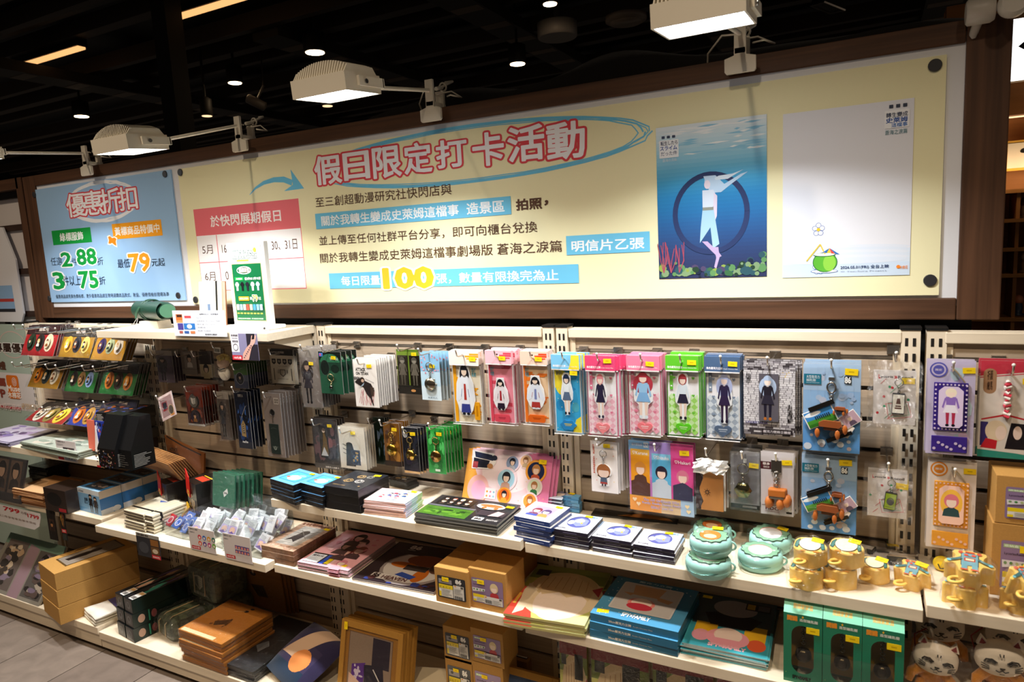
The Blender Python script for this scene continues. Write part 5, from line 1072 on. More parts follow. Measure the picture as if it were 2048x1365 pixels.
# ---------------------------------------------------------------- fourth bay, lower row
def g4(c):
    c.r(0,0,1,1,'#F1E9E4'); r=random.Random(18)
    for k in range(12): c.e(r.uniform(.05,.95),r.uniform(.05,.95),.022,.012,r.choice(['#f2c48a','#eeb0a0','#f6dcb0']),n=8)
    for k,ch in enumerate('Kaede Azusagawa'):
        if ch!=' ': c.t(ch,.09,.90-.038*k,.15,.925-.038*k,'#d8604a',.03)
def chibi(root,x,z,y,w=.05):
    mb=MB('gloss'); mb.prism([(.022*math.cos(6.283*i/20)*(1.0),.020*math.sin(6.283*i/20)-.02) for i in range(20)],0,.003,'#f4efec',T=lambda a,b,q:(x+a,y+q,z+b)); mb.prism([(-.013,-.06),(.013,-.06),(.017,-.03),(-.017,-.03)],0,.003,'#f4efec',T=lambda a,b,q:(x+a,y+q,z+b))
    c=mb.cv((x-.025,y-.0001,z-.062),(1,0,0),(0,0,1),.05,.064,'gloss',.0001); c.e(.5,.68,.38,.30,'#a8683c').e(.5,.60,.30,.22,'#f2d6c4').e(.5,.70,.32,.16,'#a8683c',a0=0,a1=180).p([(.34,.40),(.66,.40),(.70,.18),(.30,.18)],'#4a5a70').p([(.33,.2),(.67,.2),(.72,.12),(.28,.12)],'#a8443c').r(.38,.02,.46,.12,'#3a3440').r(.54,.02,.62,.12,'#3a3440'); mb.build('charm',root)
def f(c,root,w,h): g4(c); keychain(root,-.02*w,-h*.17,-.003,w*.13,'#b9b5ae',h*.13,lambda r,x,z,y:chibi(r,x,z,y))
hang('L',342,90,585,550,-.12,'keychain_card','white speckled card with vertical red lettering and a small charm','keychain',f,'white speckled charm card',behind=5,dy=.012,dx=.003,film='film',amp=.001,st=(.62,.92))
def f(c,root,w,h):
    c.r(0,0,1,1,'#C77FC0').r(0,.86,.33,1,'#7fb4e4').r(.66,.0,1,1,'#E0549A').r(.33,.5,.66,1,'#a98fd2').r(0,0,1,.22,'#E8A43C').r(0,.0,.5,.2,'#EC9A2E').r(.5,0,1,.2,'#D9B98A').r(.80,0,1,.3,'#A9C4DC').t('超可愛貼紙',.05,.925,.22,.965,'#f4f6fa').r(.24,.91,.315,.98,'#dfeaf4').t('6入',.245,.925,.31,.965,'#4f8ad0',.03)
    for k,(x0,x1,col,hair,cl,nm) in enumerate(((.03,.33,'#F0A024','#D98F3A','#5a3a30','Karane'),(.365,.66,'#5FB4DC','#2a2436','#c8d0d8','Shizuka'),(.69,.985,'#DE4F94','#D97A94','#3a3a52','Hakari'))):
        c.r(x0,.22,x1,.88-.04*k,col); m=(x0+x1)/2; c.r(x0,.79-.04*k,x1,.88-.04*k,['#F2B94A','#86C8E6','#D83A84'][k]); c.t('♡'+nm,x0+.03,.805-.04*k,x1-.03,.85-.04*k,'#f8eef0',.02); bust(c,m,.60-.03*k,.095,hair,'#f2d4c2',cl); c.p([(x0,.22),(x1,.22),(x1,.40),(m,.47),(x0,.42)],cl)
    c.t('The 100 Girlfriends Who',.22,.155,.78,.19,'#f6eede',.05).t('Really, Really, Really, Really,',.2,.105,.82,.14,'#f6eede',.05).t('REALLY Love You',.34,.055,.68,.09,'#f6eede',.05).t('The 100 Girlfriends Who',.22,.155,.78,.19,'#8a6aa8',.015).t('Really, Really, Really, Really,',.2,.105,.82,.14,'#8a6aa8',.015).t('REALLY Love You',.34,.055,.68,.09,'#8a6aa8',.015)
    for x,y in ((.08,.16),(.14,.1),(.9,.14),(.92,.07)): heart(c,x,y,.035,'#f4d9a6')
hang('L',668,85,1230,750,-.12,'sticker_sheet','large rainbow sheet with three portrait panels','sticker sheet',f,'rainbow portrait sheet',behind=2,dy=.01,film='film',amp=.0008,st=(.87,.88),stw=.024,hz=.02)
def f(c,root,w,h):
    c.r(0,0,1,1,'#d8cfc6').r(0,0,.3,.86,'#3a2620')
    mb=MB('leather'); mb.prism([(-.30*w,-h),(.44*w,-h),(.44*w,-h*.13),(-.22*w,-h*.13),(-.22*w,-h*.27),(-.34*w,-h*.48),(-.34*w,-h*.58),(-.22*w,-h*.80),(-.30*w,-h*.92)],-.008,-.001,'#B5793F',T=lambda a,b,z:(a,z,b)); cc=mb.cv((-.34*w,-.008,-h),(1,0,0),(0,0,1),.78*w,h*.87,'leather',.0001)
    cc.e(.32,.48,.09,.06,'#4a2f20').e(.32,.48,.05,.035,'#9a6a3a'); 
    for k in range(8): a_=6.283*k/8; cc.band([(.32+.09*math.cos(a_),.48+.06*math.sin(a_)),(.32+.15*math.cos(a_),.48+.1*math.sin(a_))],.0012,'#4a2f20')
    for k in range(18): cc.r(.16+.0*k,.02+.052*k,.165,.04+.052*k,'#d2a066') if k in (0,1,15,16,17) else None
    mb.build('leather_cover',root); m2=MB('leather'); m2.box(-.46*w,-.006,-h,-.30*w,0,-h*.14,'#2f1e1a'); m2.build('phone_back',root)
    sheet(w*1.02,h*.26,.010,41,8,5,'paper',-.008).build('white_bag_top',root,(0,0,h*.14))
hang('L',1240,300,1500,695,-.12,'phone_case','tan leather phone case with a compass stamp in a white topped bag','phone case',f,'tan leather phone case',behind=1,dy=.02,dx=.004,film='crinkle',amp=.002,st=(.66,.86),stw=.022,hz=-.05)
def f(c,root,w,h):
    c.r(0,0,1,1,'#8f8b8e').r(.1,.1,.9,.93,'#7d787c').r(0,0,1,.08,'#17181a').r(.4,.02,.9,.055,'#8a8a8a')
    keychain(root,-.06*w,-h*.20,-.008,w*.19,'#9c968c',h*.13,medal(w*.31,'#7d7a5a','#4f7a3a',0,True))
    m2=MB('acrylic'); x=w*.5; m2.add([(-x,-.016,-h),(x,-.016,-h),(x,-.016,0),(-x,-.016,0),(-x,0,-h),(x,0,-h),(x,0,0),(-x,0,0)],[(0,1,2,3),(0,4,5,1),(1,5,6,2),(4,0,3,7),(3,2,6,7)],'#ffffff'); m2.build('clear_box',root)
    mb=MB('paper'); mb.box(-.05*w,-.004,-h*.19,.05*w,-.002,-h*.12,'#e6e4e0'); mb.build('paper_clip',root)
hang('M',48,90,298,605,-.12,'keychain_box','clear box with a faceted compass charm on grey card','keychain',f,'compass charm box',behind=3,dy=.018,film='crinkle',amp=.0015,st=(.80,.77),stw=.022,hz=.01)
def f(c,root,w,h):
    c.r(0,0,1,1,'#CFC8CA').r(0,.72,.32,.84,'#4a1e26').t('菲多',.06,.785,.28,.825,'#ece2dc',.03).t('鑰匙圈',.08,.74,.26,.77,'#ece2dc').t('FIDO',.15,.075,.56,.125,'#6a3a3a',.035).t('SCAVENGER',.13,.04,.58,.062,'#8a5a58').r(.78,.04,.95,.07,'#26211f').t('86',.76,.075,.94,.14,'#f1efec',.05).band([(.03,.145),(.7,.15)],.0012,'#6a4a48')
    mb=MB('metal'); mb.box(-.012*1.1-.0,-.004,-h*.32,.010,0,-h*.12,'#b8b5b2',bev=.001)
    for k in range(5): mb.ring((-.001,-.003,-h*(.34+.045*k)),.0065,.0016,((1,0,0) if k%2 else (0,1,.2)),'#cfccc8',n=12,m=5)
    mb.build('chain',root)
    m=MB('rubber'); m.box(-.25*w,-.020,-h*.67,.28*w,-.004,-h*.55,'#B0621F',bev=.003); m.box(-.2*w,-.016,-h*.71,.22*w,-.006,-h*.66,'#8e8a86',bev=.001)
    for px_,pz in ((-.24,-.77),(.10,-.78),(.30,-.73)): m.lathe([(.001,-.016),(.007,-.012),(.009,0),(.006,.010),(.001,.014)],'#B8682A',c=(px_*w,-.012,pz*h),n=12)
    for a_,b_ in (((-.15,-.69),(-.24,-.74)),((.08,-.70),(.10,-.75)),((.2,-.69),(.30,-.70))): m.tube([(a_[0]*w,-.011,a_[1]*h),(b_[0]*w,-.012,b_[1]*h)],.002,'#a8a49e')
    m.build('walker_charm',root)
hang('M',305,95,585,662,-.13,'keychain_card','pale grey card with a four legged orange walker charm','keychain',f,'pale grey walker card',behind=4,dy=.012,dx=.003,film='film',amp=.0012,st=(.80,.85),stw=.022,hz=.01,sr=-.12)
# ---------------------------------------------------------------- fifth bay
def purple(base,frame,inner,sticker_col,fn,low):
    def f(c,root,w,h):
        c.r(0,0,1,1,base); blotch(c,23,low,20,.08,.2)
        c.c(.23,.90,.016,sticker_col).c(.23,.90,.013,base).c(.23,.90,.010,sticker_col).t('限定',.16,.888,.30,.912,base,.03)
        mb=MB('gloss'); mb.box(-w*.36,-.004,-h*.74,w*.36,-.001,-h*.23,frame,bev=.001); cc=mb.cv((-w*.36,-.0042,-h*.74),(1,0,0),(0,0,1),w*.72,h*.51,'gloss',.0001)
        for k in range(9): cc.c(.06+.11*k,.04,.0018,inner).c(.06+.11*k,.96,.0018,inner)
        for k in range(11): cc.c(.05,.05+.09*k,.0018,inner).c(.95,.05+.09*k,.0018,inner)
        cc.p([(.14,.14),(.24,.08),(.76,.08),(.86,.14),(.86,.84),(.70,.93),(.30,.93),(.14,.84)],inner); fn(cc); mb.build('acrylic_plate',root)
        mb=MB('gloss'); mb.box(-w*.38,-.003,-h*.97,w*.38,-.001,-h*.80,frame,bev=.001); c2=mb.cv((-w*.38,-.0032,-h*.97),(1,0,0),(0,0,1),w*.76,h*.17,'gloss',.0001)
        for k in range(8): c2.c(.08+.12*k,.2+.5*((k*3)%4)/4,.003,inner)
        mb.build('stand_base',root)
        mb=MB('gloss'); mb.tube([(-.01*w,-.004,-h*.06),(.12*w,-.006,-h*.12),(.28*w,-.005,-h*.22)],.0014,'#9a8a6a'); mb.build('cord',root)
    return f
hang('G',628,322,982,1098,-.13,'acrylic_stand_card','lilac card with a purple framed figure plate','acrylic stand',purple('#C9BEDA','#3F2A8A','#D8C6E2','#5a5ab0',lambda q:person(q,.5,.1,.90,.5,'#efe2c8','#f2dccc','#8a6ab8','#e8e2ee','#a8304a','#1c1a24'),['#d4c8e4','#bcd0d8','#d8bcd8','#b9a6d4']),'lilac figure card',behind=2,dy=.012,film='film',amp=.001,st=(.86,.90),stw=.022,hz=.012)
hang('N',612,72,962,800,-.11,'acrylic_stand_card','cream card with an orange framed round portrait plate','acrylic stand',purple('#E6DCD4','#F0A83A','#F6C9B4','#e08a2a',lambda q:(q.e(.5,.55,.32,.30,'#F4BE4A'),bust(q,.5,.58,.22,'#DE7A86','#f4dccc','#2f4a4e',None)),['#efe6dc','#e9dfd8']),'orange portrait card',behind=2,dy=.012,film='film',amp=.0012,st=(.86,.90),stw=.022,hz=.015)
def f(c,root,w,h):
    c.r(0,0,1,1,'#E3D9CE').p([(0,1),(1,1),(1,.90),(0,.84)],'#C8394A').p([(0,.83),(1,.89),(1,.88),(0,.82)],'#C8394A').rr(.06,.66,.30,.92,.011,'#A9805E').t('祈願',.13,.80,.23,.90,'#3a2418',.02).t('繪馬',.13,.70,.23,.79,'#3a2418',.02).p([(0,0),(1,0),(1,.04),(0,.1)],'#2F8A7A').p([(0,.08),(0,.40),(.5,.45),(1,.40),(1,.05)],'#ded5ca').p([(.05,.385),(.5,.44),(1,.385),(1,.40),(.5,.46),(.05,.40)],'#C0242E').r(.04,.12,.18,.37,'#3a2f6a').e(.33,.28,.2,.11,'#e6cfae').e(.42,.26,.10,.075,'#f2d9c8').p([(.5,.1),(.95,.1),(.98,.36),(.6,.37)],'#1f1a1e').p([(.05,.1),(.34,.09),(.36,.18),(.15,.20)],'#C0242E').e(.72,.27,.08,.07,'#f0d6c6')
    mb=MB('fabric')
    for k in range(14): mb.tube([(.0+.006*math.sin(k*.9),-.004,-h*(.20+.027*k)),(.0-.006*math.sin(k*.9),-.007,-h*(.215+.027*k))],.0042,'#C8394A' if k%2 else '#EFE4DC',n=6)
    mb.build('twisted_cord',root)
hang('G',1052,325,1460,1130,-.12,'wish_plaque_pack','red topped wish plaque pack with a twisted red and white cord','wish plaque',f,'wish plaque pack',behind=3,dy=.012,film='film',amp=.001,st=(.88,.80),stw=.022,hz=.02)

# ---------------------------------------------------------------- goods lying on the shelves
def frame_of(K,bl,tl,tr,br,sz):
    pb=unp(*cp(K,*bl),2,sz); zt=unp(*cp(K,*tl),1,pb.y).z
    a=unp(*cp(K,*tl),2,zt); b=unp(*cp(K,*tr),2,zt); d=unp(*cp(K,*br),2,zt)
    w=(b-a).length; ang=math.atan2(b.y-a.y,b.x-a.x); n=Vector((-math.sin(ang),math.cos(ang),0)); dep=abs((d-b).dot(n))
    return (a+b)/2,w,dep,zt,ang
def names(n):
    return ['single'] if n==1 else ['topmost']+ORD[1:n-1]+['bottom']
def stack(K,bl,tl,tr,br,shelf,n,name,label,cat,make,jit=.003,ang=None,dmax=.30,group=None,base=None,film='film',st=None,dmin=.02,ymax=-.02):
    """n like things lying on each other; label holds {} for the place in the stack"""
    sz=base if base is not None else SH[shelf]
    c,w,d,zt,an=frame_of(K,bl,tl,tr,br,sz); an=an if ang is None else ang
    d=min(max(d,dmin),dmax); t=(zt-sz)/n; nm=names(n)
    nv=Vector((-math.sin(an),math.cos(an),0)); over=c.y+nv.y*d-ymax
    if over>0: d=max(dmin,d-over)
    root=thing(name,label.format(nm[0]),cat,(c.x,c.y,zt-t),(0,0,an),group=group if n>1 else None)
    make(root,w,d,t)
    if film:
        mb=MB(film); e=.0015; mb.box(-w/2-e,-e,0,w/2+e,d+e,t+e,'#ffffff'); mb.build('shrink_wrap',root)
    for k in range(1,n):
        dup(root,(c.x+rng.uniform(-jit,jit),c.y+rng.uniform(-jit,jit),zt-t*(k+1)),(0,0,an+rng.uniform(-jit,jit)*6),label=label.format(nm[k]))
    if st: sticker(root,(st[0]-.5)*w,st[1]*d,t+.0016 if film else t,rot=rng.uniform(-.2,.2),w=st[2] if len(st)>2 else .02,flat=True)
    return root,w,d,t
def block(edge,topf,spine=None,bev=.0008,mat='gloss',nm='box',capc=None):
    def f(root,w,d,t):
        mb=MB(mat); g=t*.04; mb.box(-w/2,0,g,w/2,d,t,edge,mat,bev=min(bev,t*.2)); c=top(mb,w,d,t,mat)
        if topf: topf(c)
        if spine: spine(side(mb,w,t,0,mat))
        mb.build(nm,root)
    return f
def win(frame,inner,art,ix=.14,iy=.16):
    def f(c):
        c.r(0,0,1,1,frame).r(ix,iy,1-ix,1-iy,inner)
        art(c)
    return f
def portrait(hair,skin,cloth,s=.14,x=.5,y=.5): return lambda c:bust(c,x,y,s,hair,skin,cloth)

# --- third bay, middle shelf
def sea(c): c.r(.2,.2,.82,.80,'#58b4c4'); c.e(.52,.42,.22,.18,'#eef1f2').e(.30,.40,.06,.05,'#c8564a').band([(.45,.42),(.66,.46)],.0015,'#3a4a5a').e(.62,.62,.14,.08,'#8fd0d4')
stack('J',(100,440),(90,262),(300,325),(497,210),'b3m',6,'boxed_stand','{} thin black sided box with a blue window lid in the outer stack','boxed stand',block('#15161a',win('#6FAEE4','#3f8fb4',sea)),st=(.74,.86))
stack('J',(340,475),(350,295),(560,350),(735,245),'b3m',5,'boxed_stand','{} thin black sided box with a blue window lid beside the black book boxes','boxed stand',block('#15161a',win('#6FAEE4','#3f8fb4',sea)),st=(.74,.86))
def goldart(c):
    c.r(0,0,1,1,'#2a2c31')
    for x,y,s,col in ((.45,.72,.10,'#a88a5a'),(.32,.44,.11,'#a88a5a'),(.62,.46,.11,'#b9b6b0'),(.70,.74,.09,'#8a8880')):
        c.loop(x,y,s,s*.8,.003,col,n=14,jit=.15); c.loop(x,y,s*.55,s*.45,.003,col,n=10,jit=.2)
        for k in range(5): c.e(x+s*.7*math.cos(k*1.26),y+s*.55*math.sin(k*1.26),.018,.014,col,n=7)
    c.t('進擊的巨人 收藏盒',.14,.12,.5,.17,'#a88a5a').e(.84,.2,.03,.022,'#a88a5a')
stack('J',(585,530),(578,325),(890,375),(1160,232),'b3m',3,'book_box','{} large black boxed book with gold emblems beside the rainbow books','boxed book',block('#141518',goldart),st=(.80,.86,.024))
stack('J',(1170,330),(1160,262),(1330,305),(1440,235),'b3m',2,'book_box','{} black boxed book lying behind the stack under the keychains','boxed book',block('#141518',goldart),jit=.004)
def rain(c):
    for i,col in enumerate(('#F4DCE0','#EED9EA','#DCD8EE','#CFE0F4','#D6EEF0','#DDF0D8')): c.p([(i/6,0),((i+1)/6,0),((i+1)/6,1),(i/6,1)],col)
    c.r(0,0,1,.1,'#F3E0E4')
    for i,(x,y,col) in enumerate(((.25,.45,'#c8404a'),(.4,.62,'#2a2a3a'),(.45,.38,'#e06a7a'),(.58,.6,'#4a3a6a'),(.62,.42,'#d84a5a'),(.76,.62,'#f0a04a'),(.5,.78,'#f2b0a0'),(.72,.8,'#f0b48a'))): bust(c,x,y,.045,col,'#f4dccc',['#c84a5a','#3a5a9a'][i%2])
    c.r(.4,.18,.7,.3,'#e9e2ea')
def rainedge(root,w,d,t):
    mb=MB('gloss'); mb.box(-w/2,0,t*.08,w/2,d,t,'#E9BFB4'); rain(top(mb,w,d,t,'gloss'))
    c=mb.cv((w/2,0,t*.1),(0,1,0),(0,0,1),d,t*.85,'gloss'); c.r(0,0,.35,1,'#b9c4ee').r(.35,0,.7,1,'#a9dce8').r(.7,0,1,1,'#b4e4a0'); mb.build('cover',root)
stack('J',(975,585),(945,455),(1320,495),(1490,385),'b3m',9,'picture_book','{} pastel rainbow picture book in the stack by the army sheets','book',rainedge,jit=.004,st=(.84,.90))
def sheet86(c):
    c.r(0,0,1,1,'#2b2a2e').r(0,.05,.6,.45,'#4f7a2a'); blotch(c,31,['#3f6a24','#6a9a34','#2f4a20'],18,.03,.1,0,.06,.6,.42); c.r(.0,.45,.6,.52,'#6a6a72').r(.06,.55,.5,.95,'#17181c')
    for k in range(8): bust(c,.13+.1*(k%4),.70+.14*(k//4),.03,['#d9c49a','#3a2a24','#8a4a3a'][k%3],'#ecd0bc','#4a3a34')
    c.e(.72,.72,.17,.14,'#e9e6e0').e(.72,.75,.14,.07,'#c0703a').e(.66,.64,.03,.05,'#c0703a').e(.80,.65,.03,.05,'#c0703a').r(.66,.30,.98,.52,'#3a3238').p([(.80,.3),(.92,.32),(.95,.5),(.86,.54)],'#d9b8b4').r(.68,.06,.80,.2,'#ecebe6').t('86',.70,.09,.78,.17,'#17181c',.05).t('EIGHTY SIX',.84,.1,.97,.16,'#d8d4d0',.02)
stack('K',(45,715),(40,625),(740,730),(960,560),'b3m',7,'acrylic_sheet_pack','{} wide dark printed sheet pack with a walking machine, before the leaning board','acrylic sheet',block('#8a8782',sheet86,bev=.0003),jit=.003,st=(.93,.80,.024),film='acrylic')
# pink board leaning on the slats
def lean(K,tl,tr,bl,shelf,name,label,cat,t,back,draw,col,lift=0,yb=None,mat='gloss',film='film',ymax=-.025):
    sz=SH[shelf]+lift if isinstance(shelf,str) else shelf
    B=unp(*cp(K,*bl),2,sz); yt=min(ymax,B.y+back); A=unp(*cp(K,*tl),1,yt); R_=unp(*cp(K,*tr),1,yt)
    w=R_.x-A.x; h=math.hypot(A.z-sz,yt-B.y); rx=-math.asin(max(-.95,min(.95,(yt-B.y)/h)))
    root=thing(name,label,cat,((A.x+R_.x)/2,B.y,sz),(rx,0,0)); mb=MB(mat); mb.box(-w/2,0,0,w/2,t,h,col); c=side(mb,w,h,0,mat)
    draw(c,root,w,h); mb.build('panel',root)
    if film: o=sheet(w*1.02,h*1.02,.0012,rng.random(),mat=film,y=-.003); o.build('clear_sleeve',root,(0,0,h*1.01))
    return root,w,h
def pinkboard(c,root,w,h):
    c.r(0,0,1,1,'#F3D2DC').r(0,0,.05,1,'#F2A33A').p([(0,0),(.3,0),(0,1)],'#F4B04E').p([(.8,0),(1,0),(1,1),(.72,1)],'#E986B4').e(.5,.6,.3,.35,'#F8E6EC')
    for k in range(40): c.e((k*.377)%.96+.02,(k*.233)%.96+.02,.006,.008,['#fff2f6','#f2a8c4','#f6c88a'][k%3],n=7)
    c.e(.18,.26,.13,.26,'#F6C0BE').e(.19,.24,.09,.18,'#F4B8D8').p([(.05,.97),(.32,.94),(.36,.78),(.30,.64),(.07,.62),(.06,.8)],'#f7f4f4').p([(.08,.95),(.3,.91),(.32,.8),(.1,.84)],'#2a3350').p([(.08,.83),(.28,.80),(.26,.66),(.09,.65)],'#1f2436').r(.08,.64,.14,.76,'#a83a48').e(.29,.70,.035,.05,'#c08a5a').e(.33,.86,.035,.05,'#2a3046')
    c.r(.27,.1,.40,.3,'#f6eef2')
    for i in range(6): c.e(.295+.04*(i%3),.15+.08*(i//3),.012,.02,['#f0a04a','#e98aa8','#8ac0d8'][i%3],n=8)
    for i,(x,y,r,bgc,hair,cl) in enumerate(((.55,.80,.072,'#8fa3c8','#242838','#b8c0d0'),(.70,.86,.062,'#f0c49a','#8a5a34','#c8b090'),(.83,.70,.095,'#1f2c58','#c08a52','#c85a3a'),(.50,.50,.10,'#a8d4ea','#22242e','#c8a090'),(.83,.42,.075,'#dbe8d0','#b07a4a','#3a7a4a'),(.50,.20,.066,'#e8702a','#2a2430','#e8a03a'),(.80,.16,.072,'#f2a24a','#a8683c','#e8782a'))):
        c.e(x,y,r*1.25,r*1.25*w/h,['#f6dfe8','#f4a83c'][i in (2,5)]).e(x,y,r,r*w/h,bgc); bust(c,x,y+r*.15*w/h,r*.5,hair,'#f2d6c4',cl)
r,w,h=lean('K',(505,70),(1222,140),(455,520),'b3m','acrylic_sheet_board','large pink and orange board with round portraits leaning on the slats','acrylic sheet',.004,.09,pinkboard,'#EBA6C4')
sticker(r,.40*w,-.005,h*.88,w=.024)
for k in range(2):
    dup(r,(r.location.x+.008*(k+1),r.location.y+.009*(k+1),r.location.z),r.rotation_euler,label=['second pink portrait board directly behind the leaning one','third pink portrait board against the slats'][k])
# --- fourth bay, middle shelf
def bluewin(hair): return win('#6FB8E8','#a9b4cc',lambda c:(bust(c,.48,.50,.16,hair,'#f0dcd0','#c8d0dc'),c.t('青春豬頭少年',.2,.88,.6,.95,'#3f6fa8',.02)),.2,.2)
stack('K',(1140,585),(1130,455),(1440,495),(1520,370),'b4m',5,'boxed_stand','{} sky blue window box in the stack before the white speckled keychains','boxed stand',block('#5FA9DE',bluewin('#8a8ca8'),lambda c:c.t('壓克力立牌',.2,.3,.8,.75,'#2f5f9a',.02)),st=(.74,.88))
stack('K',(895,850),(888,650),(1190,710),(1318,570),'b4m',5,'boxed_stand','{} navy sided box with a white window lid at the end of the shelf','boxed stand',block('#1F3A78',win('#F1EBE4','#b9a6c8',lambda c:(bust(c,.35,.52,.13,'#8a3a4a','#f0d6c8','#7a4a6a'),bust(c,.62,.5,.13,'#5a4a7a','#f0d6c8','#c89a5a'),c.r(.18,.2,.5,.3,'#4a5ab0')),.2,.2),lambda c:c.r(.15,.42,.85,.58,'#8a98c4')),jit=.005,st=(.78,.86))
def moon(c): c.r(0,0,1,1,'#E9EBF4').p([(.5,1),(1,1),(1,.62)],'#B9D3F0').e(.52,.55,.30,.33,'#3a3f76').e(.54,.53,.285,.315,'#5a62a8').p([(.3,.5),(.5,.8),(.75,.7),(.78,.4),(.55,.3)],'#8d97d0').e(.52,.62,.14,.12,'#b9c2ea').e(.34,.48,.09,.12,'#eef0f6').e(.62,.5,.03,.05,'#e8b84a').t('轉生史萊姆',.08,.10,.34,.15,'#2a2c4a',.03).t('立體透卡',.62,.88,.9,.93,'#5a86b8',.02)
for i,(bl,tl,tr,br) in enumerate((((10,980),(10,840),(320,890),(450,750)),((345,1030),(355,905),(690,960),(795,835)),((710,1095),(710,975),(1060,1030),(1155,895)))):
    stack('L',bl,tl,tr,br,'b4m',4,'boxed_stand','{} dark sided box with a pale moon round window, '+['stack beside the navy boxes','middle stack of the trio','stack touching the teal pouch'][i],'boxed stand',block('#1B1830',moon,lambda c:c.r(.32,.40,.70,.54,'#6a6688')),st=(.66,.90))
def strip(c):
    c.r(0,0,1,1,'#25221f').r(0,.86,1,1,'#d8d2cc').r(0,.0,1,.9,'#25221f')
    for k in range(4): c.t('徽章',.16+.2*k,.55,.22+.2*k,.72,'#e8a03a',.03).t('Badge',.15+.2*k,.76,.24+.2*k,.84,'#e6e0d8',.02)
    c.p([(.3,.1),(.6,.4),(.9,.2),(.95,.05)],'#b8702a')
stack('L',(345,735),(350,722),(1085,795),(1120,770),'b4m',1,'sample_strip','{} black printed strip pack lying behind the moon window boxes','card',block('#2a2622',strip),st=(.9,.75),dmin=.10,base=None)
# round teal pouches with a scalloped badge print
def pouch_teal(K,cx,cy,rx,shelf,lift,label,tone,wht=False,tilt=0,hh=.045):
    p=unp(*cp(K,cx,cy),2,SH[shelf]+lift+hh); s=unp(*cp(K,cx+rx,cy),2,SH[shelf]+lift+hh); R_=abs(s.x-p.x)*1.08
    t=thing('silicone_pouch',label,'pouch',(p.x,min(p.y,-.02-R_),SH[shelf]+lift),(tilt+.10,0,.1)); T='#A2DAD1'
    mb=MB('rubber'); k=R_; mb.lathe([(k*.55,0),(k*.82,.002),(k*.98,hh*.25),(k,hh*.45),(k*.97,hh*.5),(k,hh*.56),(k*.97,hh*.8),(k*.86,hh*.95),(k*.6,hh),(.001,hh)],T,n=44,sy=.82); mb.build('case',t)
    mb=MB('metal'); mb.ring((0,0,hh*.5),k*1.0,.0012,(0,0,1),'#7fb8b2',n=44,sq=.82); mb.build('zip',t)
    mb=MB('rubber'); c=mb.cv((-k,-k*.82,hh+.0006),(1,0,0),(0,1,0),2*k,1.64*k,'rubber',.0002)
    sc=[(.5+.40*(1+.05*math.cos(13*a))*math.cos(a),.5+.40*(1+.05*math.cos(13*a))*math.sin(a)) for a in [6.283*i/90 for i in range(90)]]
    c.p([(.5+(x-.5)*1.04,.5+(y-.5)*1.04) for x,y in sc],'#1f2a24').p(sc,'#7fae8e')
    if wht: c.e(.5,.48,.26,.27,'#d8604a').e(.5,.46,.255,.26,'#E9E7E8')
    else: c.e(.5,.47,.255,.27,'#1f2a24').e(.5,.47,.245,.26,'#E27A2E').e(.5,.40,.15,.12,'#EFC9A0')
    mb.build('printed_badge',t)
    mb=MB('rubber'); mb.ring((k*.95,.0,hh*.5),.010,.0025,(0,1,0),T,n=14); mb.build('loop',t)
    r=random.Random(int(cx)); mb=MB('film'); n=26; P=[]
    for j,(rr,z) in enumerate(((1.16,.004),(1.12,hh*.5),(1.08,hh*.95),(.7,hh+.006),(.0,hh+.005))):
        for i in range(n):
            a=6.283*i/n; q=k*rr*(1+r.uniform(-.05,.05)); P.append((q*math.cos(a),q*.84*math.sin(a),z+r.uniform(-.003,.003) if 0<j<4 else z))
    mb.add(P,[(j*n+i,j*n+(i+1)%n,(j+1)*n+(i+1)%n,(j+1)*n+i) for j in range(4) for i in range(n)],'#ffffff'); mb.build('clear_bag',t)
    return t,k
t,k=pouch_teal('L',1350,1065,195,'b4m',0,'lower teal round pouch of the pair next to the moon boxes',0,True)
t,k=pouch_teal('L',1370,890,180,'b4m',.047,'upper teal round pouch with an orange badge in a green scalloped ring',0); sticker(t,.3*k,.55*k,.049,w=.024,flat=True)
pouch_teal('L',1385,800,165,'b4m',.0,'teal round pouch half hidden behind the orange badged one',0)
t,k=pouch_teal('M',300,930,190,'b4m',0,'teal round pouch with a white oval in its badge beside the yellow pouches',0,True)
t,k=pouch_teal('M',390,775,180,'b4m',.01,'teal round pouch tipped back under the grey walker cards',0,True,tilt=.12); sticker(t,.55*k,.3*k,.049,w=.024,rot=-.4,flat=True)
